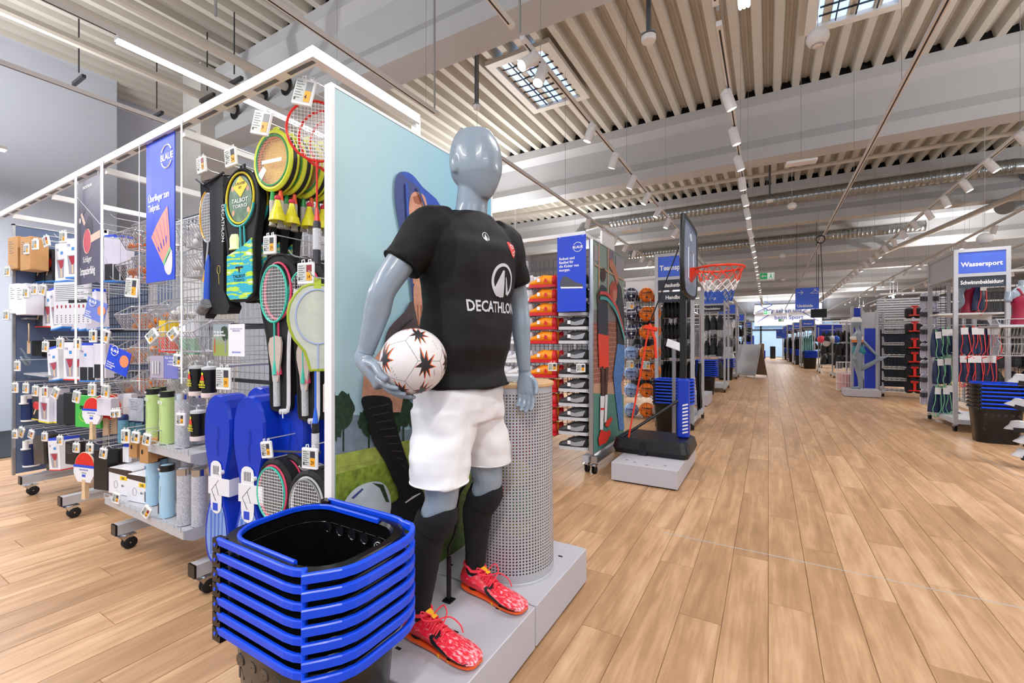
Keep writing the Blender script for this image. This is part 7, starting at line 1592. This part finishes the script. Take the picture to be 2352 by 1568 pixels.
# ================================================================== RIGHT SIDE
gate('white header frame lettered Wassersport and Schwimmbekleidung on the right', 2.25, 2.76, 8.39, 9.5, 'Wassersport', ['Schwimmbekleidung'], side=1, ts=.085)
gondola('swim_rack', 'wire rack behind the Wassersport frame with bags and swim gear', 2.35, 4.2, 9.62, feet=[2.5, 4.1])
NV = MAT('navy_nylon', '#1B2A50', .4, noise=.35, ns=9, bump=.5, bs=14); COR = K('#F0504E', .5); MNT = K('#7FC49A', .5)
def sackbag(label, cord, grp):
    t = thing('drawstring_bag', label, 'bag', (0, 0, 0), 0, grp); R_ = []
    for j in range(9):
        f = j/8; z = -.40*f; w_ = .025+.05*math.sin(min(1, f*1.7)*PI/2); R_.append([(w_*math.cos(a)*(1+.06*math.sin(3*a+f*6)), .045*math.sin(a)*(.5+f*.6), z) for a in [2*PI*k/16 for k in range(16)]])
    MB().loft(R_, smooth=True).build('sack', NV, t)
    for s in (-1, 1): MB().tube(smoothpts([(0, -.02, .01), (s*.03+.01, -.05, -.08), (s*.035+.02, -.055, -.22), (s*.05+.01, -.05, -.36), (s*.01, -.05, -.45), (s*.07, -.05, -.43), (.0, -.05, -.47)], 3, False), .0055, 6).build('cord', cord, t)
    m = MB(); m.box(-.03, -.06, -.12, .045, -.057, -.02); m.build('paper_tag', PW, t); return t
bgs = {}
def sack(u, v, Y, cord, lab, grp, rz=0):
    k = cord.name; p = PY(u, v, Y)
    if k not in bgs: bgs[k] = sackbag('x', cord, grp); o = bgs[k]
    else: o = dup(bgs[k])
    o.location = p; o.rotation_euler = (0, rnd.uniform(-.08, .08), rz+rnd.uniform(-.3, .3)); o['label'] = lab; o['group'] = grp
for i, u in enumerate((2213, 2233, 2250, 2266, 2279)): sack(u, 748, 8.75, COR, 'navy sack with coral cords, upper row, %s from the left' % ORD[i], 'sacks with coral cords')
for i, u in enumerate((2205, 2224, 2243, 2262, 2277)): sack(u, 812, 8.75, COR, 'navy sack with coral cords, second row, %s from the left' % ORD[i], 'sacks with coral cords')
for i, (u, v) in enumerate(((2147, 758), (2163, 752), (2175, 752), (2153, 820), (2172, 818), (2148, 885), (2168, 885), (2180, 880))): sack(u, v, 9.05, MNT, 'navy sack with mint green cords, %s' % (('upper', 'middle', 'lower')[0 if i < 3 else 1 if i < 5 else 2]+' row, '+ORD[(0, 1, 2, 0, 1, 0, 1, 2)[i]]+' from the left'), 'sacks with mint cords')
for z in (PY(2250, 745, 8.75).z, PY(2250, 810, 8.75).z): tag(MB().tube([(2.3, 8.75, z+.005), (3.0, 8.75, z+.005)], .006, 6).build('sack_rail', STEEL), 'steel rod carrying navy sacks at %d cm' % (z*100), 'rail')
# slippers column
def slipper(label, grp):
    t = thing('slipper_pair', label, 'slippers', (0, 0, 0), 0, grp)
    for s in (-1, 1):
        m = MB(); m.poly(smoothpts([(s*.05, 0), (s*.05+.04, -.03), (s*.05+.035, -.14), (s*.05+.03, -.24), (s*.05, -.265), (s*.05-.03, -.24), (s*.05-.035, -.14), (s*.05-.04, -.03)], 2), -.012, .012); m.build('sole', K('#C6C6DA'), t)
        m = MB(); m.loft([[(s*.05-.045, -.0, z), (s*.05-.03, -.04, z), (s*.05, -.055, z), (s*.05+.03, -.04, z), (s*.05+.045, 0, z)] for z in (-.05, -.13)], caps=False, wrap=False, smooth=True); m.build('strap', K('#3A3C46'), t)
    return t
sl = None
for i, v in enumerate((672, 708, 748, 786, 825, 858, 893)):
    for j, u in enumerate((2130, 2142)):
        p = PY(u, v, 9.9+.1*j); lab = 'pale striped slippers, %s from the top, %s column' % (ORD[i], ('left', 'right')[j])
        if sl is None: sl = slipper(lab, 'striped slippers'); o = sl
        else: o = dup(sl, label=lab)
        o.location = p; o.rotation_euler = (.15, 0, .2)
# bust with swimsuit and bag on the shelf in the frame
MRN = MAT('maroon_swimsuit', '#8E1236', .5, noise=.08)
def bust(name, label, base, h_, rz, suit=True, arms=1.):
    t = thing(name, label, 'mannequin', base, rz); m = MB()
    T_ = [(.0, .085, .12), (.08, .08, .115), (.17, .065, .095), (.26, .075, .11), (.34, .095, .125), (.42, .08, .14), (.47, .05, .10), (.50, .042, .05), (.58, .04, .045)]
    m.loft([ringz((0, 0, z*h_), a*h_, b*h_, 20) for z, a, b in T_]); limb(m, [Vector((0, s*.15*h_, .43*h_)) for s in (1,)]+[Vector((.02*h_, .19*h_, .3*h_)), Vector((.0, .2*h_, .14*h_)), Vector((.12*h_, .15*h_, .04*h_))][:3 if arms else 1], [.045*h_, .04*h_, .032*h_, .022*h_][:4 if arms else 2], 12)
    limb(m, [Vector((0, -.15*h_, .43*h_)), Vector((.02*h_, -.19*h_, .3*h_)), Vector((.0, -.2*h_, .14*h_)), Vector((.12*h_, -.15*h_, .04*h_))][:4 if arms else 2], [.045*h_, .04*h_, .032*h_, .022*h_][:4 if arms else 2], 12)
    bake_body(m, 'body', MANQ, t, .011, 4)
    if suit:
        m = MB(); m.loft([ringz((0, 0, z*h_), a*h_+.006, b*h_+.006, 24) for z, a, b in T_[:5]]+[ringz((0, 0, .385*h_), .088*h_+.006, .115*h_, 24)], caps=False, smooth=True)
        for s in (-1, 1): m.tube(smoothpts([(.08*h_, s*.07*h_, .38*h_), (.03*h_, s*.085*h_, .465*h_), (-.07*h_, s*.05*h_, .38*h_)], 4, False), .012, 6)
        m.build('swimsuit', MRN, t)
    return t
p = PY(2225, 718, 8.95); bu = bust('swim_bust', 'grey torso in maroon swimsuit wearing a navy sack in the Wassersport frame', p, .95, 2.5)
q = MB(); q.box(-.38, -.2, -.03, .3, .2, -.004); s_ = thing('bust_shelf', 'white bracket shelf carrying the grey torso', 'shelf', p); q.build('shelf_plate', WPL, s_)
q = MB(); q.poly([(.3, -.03), (-.3, -.03), (.25, -.1), (.3, -.2)], .19, .2); q.build('bracket', WPL, s_)
sack(2250, 648, 8.85, COR, 'navy sack worn on the back of the grey torso', 'sacks with coral cords', .3)
p = PY(2350, 745, 7.6); bust('swim_bust', 'pale torso in maroon swimsuit at the right edge', p, .92, -1.2, arms=0)
tag(MB().box(p.x-.3, 7.3, p.z-.03, p.x+.8, 7.9, p.z-.002).build('bust_shelf', GREYP), 'shelf under the torso at the right edge', 'shelf')
gondola('swim_rack', 'rack with maroon swimsuits at the right edge', 3.05, 5.2, 8.0, feet=[3.1, 5.1])
for i in range(6): hang(3.15, 4.4, 7.7, 1.25-i*.0, 6, .3, MRN, 'maroon swimsuit on the right-edge rack', 'maroon swimsuits', .25) if i == 0 else None
for i, (u, v) in enumerate(((2310, 775), (2310, 815))):
    pp = PY(u, v, 7.65); o = dup(sc1, pp, 0, 'wire scoop with maroon caps at the right edge, %s' % ('upper', 'lower')[i], 'scoops at right edge'); o.scale = (1.2,)*3
stack(bk, 7, 2.44, 7.75, .726, 0, 'blue baskets before the Wassersport frame', 'in the stack before the Wassersport frame', pitch=.048, sc=1.0)
# grey cloth bags column
gb = None
GBG = MAT('grey_cloth_bag', '#B4B4BC', .7, noise=.15, ns=14, bump=.4, bs=30)
for i, (u, v) in enumerate([(2325, 868), (2350, 872), (2322, 925), (2318, 975), (2345, 975), (2338, 1010), (2330, 1040), (2352, 1045)]):
    p = PY(u+22, v, 6.3)
    if gb is None:
        gb = thing('cloth_pouch', 'x', 'pouch', p, 0, 'grey pouches at the right edge'); m = MB(); m.loft([[(w_*math.cos(a), .06*math.sin(a), z) for a in [2*PI*k/14 for k in range(14)]] for z, w_ in ((.06, .03), (.05, .07), (.0, .09), (-.03, .12), (-.06, .14), (-.065, .04))], smooth=True); m.build('pouch', GBG, gb)
        m = MB(); m.box(-.05, -.065, -.09, .05, -.04, -.03); m.build('dark_panel', BKC, gb); o = gb
    else: o = dup(gb)
    o.location = p; o.scale = (.75,)*3; o.rotation_euler = (0, rnd.uniform(-.3, .3), rnd.uniform(-.4, .4)); o['label'] = 'pale grey cloth pouch at the right edge, %s from the top' % ORD[i]
tag(MB().tube([(PY(2362, 900, 6.35).x, 6.36, .0), (PY(2362, 900, 6.35).x, 6.36, 1.3)], .02, 8).build('pouch_stand', STEEL), 'steel pole carrying the grey pouches at the right edge', 'stand')
# ---- shelf wall with wire trays and aqua dumbbells
gondola('goggle_rack', 'black rack of wire trays with swimming goggles behind the swim mannequin', 2.2, 3.3, 13.3, ztop=2.3, feet=[2.25, 3.2])
m = MB()
for z0 in [1.55+.055*k for k in range(13)]: m.box(2.2, 13.24, z0, 3.4, 13.28, z0+.035)
MB().box(-.55, .0, .2, .55, .012, 1.52).build('dark_backing', K('#1A2230', .6), [o for o in COL.objects if o.name == 'goggle_rack'][0])
tag(m.build('slat_panel', GREYP), 'grey slatted back panel above the wire trays', 'panel', kind='stuff')
for i, v in enumerate((737, 764, 791, 818, 846, 872, 898)):
    a = PY(2032, v, 12.95); b = PY(2082, v, 12.95); w_ = b.x-a.x; t = thing('wire_tray', 'white wire tray with dark swimming goggles, %s from the top' % ORD[i], 'tray', (a.x, 12.95, a.z), 0, 'goggle trays'); m = MB()
    for z in (0, .05): m.tube([(0, 0, z), (w_, 0, z), (w_, .3, z), (0, .3, z)], .006, 5, closed=True)
    for k in range(19): m.tube([(w_*k/18, 0, 0), (w_*k/18, 0, .05)], .003, 4)
    m.build('wires', WPL, t); m = MB(); m.add([(0, 0, 0), (0, .3, 0), (0, .3, .2), (0, .12, .2), (0, 0, .06)], [(0, 1, 2, 3, 4)]); m.build('end_plate', CARD, t)
    for k in range(4): q = MB(); q.sph((w_*(.15+.23*k), .1, .035), .05, 10, 6, (1, .7, .55)); tag(q.build('swim_goggles', MAT('goggle_dark', '#1C2A44', .2, noise=.4, ns=20), loc=(a.x, 12.95, a.z)), 'dark goggles in the %s wire tray, %s from the left' % (ORD[i], ORD[k]), 'goggles', 'goggles in wire trays')
dbl = None
for i, v in enumerate((716, 752, 790, 822, 855, 888)):
    p = PY(2098, v, 12.7); lab = 'black aqua fitness dumbbell with red handle, %s from the top' % ORD[i]
    if dbl is None:
        dbl = thing('aqua_dumbbell', lab, 'dumbbell', p, 0, 'aqua dumbbells')
        m = MB()
        for s in (-1, 1): m.rbox(s*.075-.065, -.08, -.13, s*.075+.065, .08, .10, .03)
        m.build('foam_blocks', BLKR, dbl); m = MB(); m.box(-.025, -.11, -.06, .025, -.081, .13); m.box(-.10, -.11, -.08, .10, -.081, -.055); m.box(-.06, -.11, .10, .06, -.081, .14); m.build('red_handle', RED, dbl); o = dbl
    else: o = dup(dbl, label=lab)
    o.location = p
# ---- blue panels
MB_ = MAT('panel_royal', '#1C3CC0', .45, noise=.02)
def bpanel(u0, v0, u1, v1, Y, label, split=None):
    a = PY(u0, v0, Y); b = PY(u1, v1, Y); t = thing('partition_board', label, 'panel', (a.x, Y, 0)); zb = max(.02, b.z)
    MB().box(0, 0, zb, b.x-a.x, .12, a.z).build('blue_board', MB_, t); m = MB(); m.box(-.05, -.005, zb, 0, .125, a.z+.04); m.box(b.x-a.x, -.005, zb, b.x-a.x+.05, .125, a.z+.04); m.build('edge_post', GREYP, t)
    if split: MB().box(0, -.004, PY(u0, split, Y).z, b.x-a.x, 0, a.z).build('grey_board', GREYP, t)
    return t
bpanel(1961, 706, 1976, 895, 13.25, 'tall blue display panel behind the swim mannequin, left one'); bpanel(1985, 716, 2011, 895, 13.0, 'blue panel with grey upper field right of the swim mannequin', 753)
# ---- swim mannequin, facing -x, one leg raised behind
plinth('plinth', 'low grey plinth under the swim mannequin', 1.5, 12.45, 2.15, 12.95, .17, [])
sm = thing('mannequin', 'grey female mannequin in swim cap and colourful swimsuit holding her raised foot', 'mannequin', (1.78, 12.72, .17), 0); m = MB()
T2 = [(.76, .105, .14, 0), (.84, .125, .16, .02), (.92, .105, .14, .01), (1.0, .085, .115, 0), (1.08, .098, .128, -.01), (1.17, .125, .138, -.03), (1.25, .085, .15, -.01), (1.30, .05, .09, .0), (1.34, .04, .04, .0)]
m.loft([ringz((cx, 0, z), a, b, 20) for z, a, b, cx in T2]); m.loft([ringz((0, 0, 1.3), .042, .042), ringz((-.015, 0, 1.42), .042, .042)])
HD2 = [ringz((-.03, 0, 1.40+.23*k/8), .098*math.sqrt(max(.08, 1-((k-4.4)/4.6)**2)), .078*math.sqrt(max(.08, 1-((k-4.4)/4.6)**2))) for k in range(9)]; m.loft(HD2)
limb(m, [Vector((0, -.07, .82)), Vector((-.01, -.075, .62)), Vector((-.01, -.07, .45)), Vector((.03, -.07, .28)), Vector((.03, -.07, .07)), Vector((.02, -.07, .03))], [.095, .085, .058, .055, .036, .035]); limb(m, [Vector((.03, -.07, .03)), Vector((-.05, -.07, .025)), Vector((-.15, -.07, .015))], [.036, .03, .018])
limb(m, [Vector((0, .07, .82)), Vector((.0, .08, .62)), Vector((.04, .08, .46)), Vector((.20, .08, .54)), Vector((.40, .08, .68)), Vector((.44, .08, .70))], [.095, .085, .062, .056, .038, .036]); limb(m, [Vector((.40, .08, .68)), Vector((.48, .08, .72)), Vector((.58, .08, .76))], [.034, .03, .016])
limb(m, [Vector((0, -.15, 1.25)), Vector((-.0, -.175, 1.05)), Vector((-.05, -.17, .88)), Vector((-.09, -.16, .74))], [.05, .04, .034, .024]); limb(m, [Vector((-.09, -.16, .75)), Vector((-.10, -.16, .70)), Vector((-.11, -.16, .66))], [.026, .034, .026])
for k in range(4): finger(m, [Vector((-.10, -.16, .70)), Vector((-.135+.018*k, -.16, .64)), Vector((-.14+.018*k, -.165, .60)), Vector((-.135+.018*k, -.17, .575))], .0095)
finger(m, [Vector((-.08, -.165, .73)), Vector((-.06, -.18, .69)), Vector((-.06, -.185, .65))], .011)
limb(m, [Vector((0, .15, 1.25)), Vector((.12, .17, 1.08)), Vector((.24, .14, .92)), Vector((.36, .10, .76))], [.05, .04, .034, .024]); 
for k in range(4): finger(m, [Vector((.35, .10, .78)), Vector((.39+.016*k, .09, .73)), Vector((.40+.018*k, .06, .68)), Vector((.40+.018*k, .04, .64))], .009)
finger(m, [Vector((.35, .09, .78)), Vector((.34, .06, .74)), Vector((.36, .04, .70))], .010)
bake_body(m, 'body', MANQ, sm, .012, 5)
SU = [(.80, .100, .142, .005)]+[T2[i] for i in range(1, 7)]
def suit(z0, z1, mt, nm):
    r_ = []
    for j in range(5):
        z = z0+(z1-z0)*j/4
        for i in range(len(T2)-1):
            if T2[i][0] <= z <= T2[i+1][0]:
                f = (z-T2[i][0])/(T2[i+1][0]-T2[i][0]); a, b, cx = [T2[i][q]*(1-f)+T2[i+1][q]*f for q in (1, 2, 3)]; r_.append(ringz((cx, 0, z), a+.004, b+.004, 24)); break
    MB().loft(r_, caps=False, smooth=True).build(nm, mt, sm)
suit(.80, .98, K('#1F7C8A'), 'swimsuit'); suit(.98, 1.06, K('#16324E'), 'swimsuit'); suit(1.06, 1.12, K('#E8884A'), 'swimsuit'); suit(1.12, 1.2, K('#E4E0E0'), 'swimsuit')
m = MB()
for s in (-1, 1): m.tube(smoothpts([(-.10, s*.07, 1.19), (-.03, s*.09, 1.29), (.06, s*.06, 1.2)], 4, False), .01, 6)
m.build('shoulder_strap', WPL, sm); MB().loft([[(-.03+(p_.x+.03)*1.06, p_.y*1.07, p_.z+.012) for p_ in r_] for r_ in HD2[4:]], smooth=True).build('swim_cap', WPL, sm)
MB().tube([(.1, .0, .0), (.1, 0, .2), (.05, 0, .36), (.03, -.03, .45)], .008, 6).build('support_rod', BLK, sm)
# ---- far right aisle frames and racks
for i, (y0, x0, ti, sb, nm) in enumerate([(24.8, 1.35, 'Bergsport', ['Wanderbekleidung'], 'Bergsport one with aqua jackets'), (28.5, 1.2, 'Berg', ['Wandern'], 'second behind Bergsport'), (32.5, 1.05, 'Berg', ['Klettern'], 'third behind Bergsport'), (36, .9, 'Berg', ['Camping'], 'fourth behind Bergsport')]):
    gate('white header frame right of the aisle, '+nm, x0, x0+.52, y0, y0+1.2, ti, sb, top=2.3, ts=.09)
    hang(x0+.05, x0+.47, y0+.3, 1.6, 5, .75, AQC if i == 0 else BKC, 'jacket in the frame %s' % nm, 'jackets, '+nm, .4)
    for z in (.72, .42): hang(x0+.05, x0+.47, y0+.3, z+.1, 5, .2, BKC, 'dark pack at %d cm, frame %s' % (z*100, nm), 'packs %d, %s' % (z*100, nm), .3)
    stack(bk, 6, x0+.3, y0-.4, .80, 0, 'blue baskets at the frame '+nm, 'at the frame '+nm, pitch=.055, sc=1.2)
for i, (yc, x0, x1, mt, nm) in enumerate([(21.5, 1.75, 4.5, BKC, 'hiking'), (19.0, 1.95, 4.6, BKC, 'trail'), (17.0, 2.1, 5, NV, 'ski'), (15.2, 2.4, 5.5, GRC, 'tennis'), (11.5, 3.2, 6.5, BKC, 'diving'), (14.5, 5.6, 9, BKC, 'camping'), (26, 2.2, 6, GRC, 'trekking'), (31, 2.0, 7, BKC, 'far camping')]):
    gondola('wall_rack', 'background wire rack with %s gear right of the aisle' % nm, x0, x1, yc, ztop=2.2 if i > 2 else 1.9)
    for z in (1.7, 1.25, .8): hang(x0+.05, min(x1, x0+1.2), yc-.3, z, 6, .38, mt, '%s garment on the background rack, rail at height %d cm' % (nm, z*100), '%s garments at %d cm' % (nm, z*100), .3)
bpanel(1875, 745, 1934, 775, 22.0, 'blue header board above the hiking rack'); 
for i, (u, c) in enumerate(((1886, '#F0506A'), (1900, '#2A2C34'), (1912, '#C9CDD2'), (1921, '#1F4FB8'), (1898, '#D5D8DC'))):
    p = PY(u, 778 if i < 4 else 786, 18.6); q = MB(); q.sph((0, 0, 0), .12, 14, 10, (1, .8, 1.05)); q.box(-.03, -.16, -.02, .03, -.1, .02)
    tag(q.build('helmet', K(c, .3), loc=p), 'rounded helmet-like pack on the trail rack, %s from the left' % ORD[i], 'helmet', 'helmets on the trail rack')
wb = thing('wire_bin', 'tall round wire bin with pink things beside the swim mannequin', 'bin', (PY(1943, 868, 13.8).x, 13.8, .03)); m = MB()
for z in (0, .2, .45, .7): m.tube([(.2*math.cos(q), .2*math.sin(q), z) for q in [2*PI*k/18 for k in range(18)]], .006, 5, closed=True)
for k in range(18): m.tube([(.2*math.cos(2*PI*k/18), .2*math.sin(2*PI*k/18), 0), (.2*math.cos(2*PI*k/18), .2*math.sin(2*PI*k/18), .7)], .004, 4)
m.build('wires', WPL, wb); MB().lathe([(.01, .01), (.17, .02), (.17, .4), (.02, .42)], 12).build('pink_filling', K('#D8A8A8', .6, noise=.3), wb)
# ---- hanging signs and ceiling devices
cs = thing('fitting_room_sign', 'blue hanging sign with arrow and hanger lettered Umkleide', 'sign', PY(1827, 661, 14.0)); w_ = PY(1881, 661, 14.0).x-cs.location.x; h_ = .56
MB().rbox(0, 0, -h_, w_, .05, 0, .004).build('sign_box', SIGNB, cs); text('Umkleide', .105, PW, cs, (.04, -.002, -h_+.05), bold=.03, ext=.0005, sx=.85)
m = MB(); m.tube([(.05, -.004, -.12), (.17, -.004, -.12)], .009, 5); m.tube([(.12, -.004, -.07), (.17, -.004, -.12), (.12, -.004, -.17)], .009, 5); m.build('arrow_print', PW, cs)
m = MB(); m.tube([(.43, -.004, -.07), (.415, -.004, -.045), (.44, -.004, -.035), (.455, -.004, -.055), (.44, -.004, -.08), (.33, -.004, -.15), (.56, -.004, -.15), (.44, -.004, -.08)], .008, 5); m.build('hanger_print', PW, cs)
m = MB(); m.tube([(.03, .03, 0), (.03, .03, 3.2)], .004, 4); m.tube([(w_-.05, .03, 0), (w_-.05, .03, 3.2)], .006, 4); m.build('suspension_cable', K('#2B2D30'), cs)
EXG = MAT('exit_green', '#12A05A', .4, emit=.5); EXW = MAT('exit_white', '#E8F4EC', .4, emit=.5)
for i, (u, v, Y, s) in enumerate([(1745, 626, 13, 1), (1754, 713, 26, 1), (1788, 731, 36, 1), (1802, 751, 38, 1.2)]):
    e = thing('exit_sign', 'green and white emergency exit sign with arrow and running figure, %s' % ('nearest over the aisle', 'second, before the entrance panel', 'third, small one', 'above the entrance doors')[i], 'exit sign', PY(u, v, Y)); e.scale = (s,)*3
    MB().box(0, 0, -.2, .33, .04, 0).build('sign_case', WPL, e); MB().box(.01, -.003, -.16, .17, 0, -.01).build('green_field', EXG, e); MB().box(.17, -.003, -.16, .32, 0, -.01).build('white_field', EXW, e)
    m = MB(); m.poly([(.03, -.085), (.075, -.04), (.075, -.07), (.15, -.07), (.15, -.10), (.075, -.10), (.075, -.13)], -.004); m.build('arrow_print', PW, e)
    m = MB(); m.poly(ell(.25, -.035, .012, .012, 10), -.004); m.poly([(.235, -.05), (.265, -.055), (.26, -.1), (.285, -.15), (.27, -.155), (.245, -.115), (.22, -.15), (.205, -.14), (.235, -.1)], -.004); m.box(.295, -.004, -.15, .305, -.003, -.03); m.build('running_figure', EXG, e)
    MB().tube([(.16, .02, 0), (.16, .02, (5.45 if i != 0 else 5.45)-e.location.z)], .006, 5).build('suspension_rod', STEEL, e)
s2 = thing('checkout_sign', 'small blue hanging sign before the entrance doors', 'sign', PY(1783, 755, 34)); MB().box(0, 0, -.6, .6, .05, 0).build('sign_box', SIGNB, s2); m = MB(); m.tube([(.06, -.004, -.14), (.2, -.004, -.14)], .012, 5); m.tube([(.35, -.01, -.1), (.5, -.01, -.1), (.47, -.01, -.22), (.37, -.01, -.22), (.35, -.01, -.1)], .012, 5); m.build('symbol_print', PW, s2); text('Kasse', .11, PW, s2, (.05, -.004, -.54), bold=.03, ext=.0005)
for i, (u, v, Y, r_) in enumerate([(1878, 86, 4.0, .075), (1819, 472, 9.5, .075), (1798, 586, 15.5, .08), (1799, 640, 19, .08), (1262, 10, 3.0, .0), (2262, 547, 9.0, .09)]):
    if r_ == 0: continue
    p = PY(u, v, Y); t = thing('globe_loudspeaker', 'white hanging globe loudspeaker, %s' % ('large one near the top edge', 'one before the long duct', 'one over the aisle', 'farthest over the aisle', '', 'one above the Wassersport frame')[i], 'loudspeaker', p)
    MB().sph((0, 0, 0), r_, 24, 16, (1, 1, .92)).build('shell', WPL, t); m = MB(); m.lathe([(.001, -r_*.93), (r_*.55, -r_*.80), (r_*.6, -r_*.74)], 20); m.build('grille', K('#B4B6C0'), t); MB().tube([(0, 0, r_*.8), (0, 0, (4.38 if i in (3, 5) else 5.49)-p.z)], .003, 4).build('cable', K('#C9C9CC'), t)
for i, (u, v, Y) in enumerate([(1490, 88, 4.4), (1095, 245, 4.6), (1768, 460, 11.0)]):
    p = PY(u, v, Y); t = thing('ceiling_detector', 'round white detector on a grey channel, %s' % ('near the top centre', 'small one on the deck left of the skylight', 'one before the long duct')[i], 'detector', p); s = .07 if i != 1 else .045
    MB().lathe([(.001, -.03), (s*.9, -.028), (s, -.01), (s, .02), (.001, .03)], 20).build('detector_head', WPL, t); MB().box(-s, -s, .03, s, s, .035).build('plate', STEEL, t); MB().box(-.02, -.02, .035, .02, .02, 5.5-p.z).build('channel', K('#5A5D62', .4), t)
for i, (u, v, Y, l) in enumerate([(1840, 372, 8.4, .42), (1450, 528, 9.0, .4)]):
    p = PY(u, v, Y); t = thing('wifi_box', 'flat white box hung from the ceiling, %s' % ('right of centre', 'left of centre')[i], 'device', p, .1); MB().rbox(-l/2, -.09, -.02, l/2, .09, .02, .006).build('case', WPL, t); MB().tube([(0, 0, .02), (0, 0, 5.5-p.z)], .003, 4).build('cable', K('#8A8A90'), t)
for i, (x, y, z0) in enumerate([(-2.72, 3.22, 3.43), (-1.52, 2.72, 3.43), (-.29, 3.2, 3.43), (-3.2, 1.55, 3.43)]):
    tag(MB().tube([(x, y, z0), (x, y, 5.5)], .010, 8).build('suspension_rod', STEEL), 'grey vertical ceiling rod above the track, %s' % ('over the poster', 'at the dazzling spotlight', 'over the aisle', 'beside the long luminaire')[i], 'rod')
tv = PY(1862, 715, 20); t = thing('ceiling_screen', 'small black screen hanging below the Umkleide sign', 'screen', tv); MB().rbox(0, 0, -.22, .5, .05, .1, .01).build('case', BLK, t); MB().tube([(.25, .02, .1), (.25, .02, 5.4-tv.z)], .01, 6).build('suspension_rod', BLK, t)
q = PY(1885, 548, 8.0); m = MB(); m.tube([q+Vector((.055*math.cos(a), .02*a/6, .055*math.sin(a))) for a in [2*PI*k/20*2 for k in range(21)]], .007, 6, closed=False); m.tube([q+Vector((0, 0, -.05)), q+Vector((.03, 0, -.9))], .006, 5); tag(m.build('cable_coil', BLK), 'small coil of black cable hanging on the unlit track', 'cable')
# entrance props
for i, (u, h_, c) in enumerate(((1749, .3, '#7A5A46'), (1752, .6, '#1438B8'), (1775, .9, '#15171C'))):
    p = PZ(u, 820, 0); p.y = 36.5+i*.4; p.x = PY(u, 800, p.y).x; tag(MB().rbox(p.x-.17, p.y, 0, p.x+.17, p.y+.3, h_+(.8 if not i else 0), .02).build('entrance_box', K(c)), ('brown notice box near the entrance doors', 'small blue box on the floor near the entrance', 'black loudspeaker box before the entrance doors')[i], 'box')
tag(MB().rbox(-1.4, 37, 0, -.9, 37.4, 1.7, .02).build('entrance_post', BLUE), 'blue column left of the entrance', 'column')
# far left corner: folding table legs and box on the carpet
lt = thing('training_table', 'dark folding table frame at the far left edge', 'table', (-7.3, 2.0, 0)); m = MB()
for x in (-.5, .45): m.tube([(x-.15, -.2, 0), (x+.15, .3, .9)], .03, 8); m.tube([(x+.15, -.2, 0), (x-.15, .3, .9)], .03, 8)
m.build('leg_frame', BLK, lt); MB().box(-.8, -.4, .9, .8, .5, .94).build('tabletop', MAT('dark_blue_top', '#14223C', .4), lt)
cb = thing('counter', 'white cabinet block behind the rack at far left', 'counter', (-7.8, 3.0, 0)); MB().rbox(-1, 0, 0, 1.0, .6, 1.15, .01).build('cabinet', CARD, cb); MB().box(-1, -.01, .75, 1.0, 0, .8).build('dark_gap', DKS, cb); MB().rbox(-1.1, -.05, 1.15, 1.1, .6, 1.2, .01).build('countertop', DKS, cb)
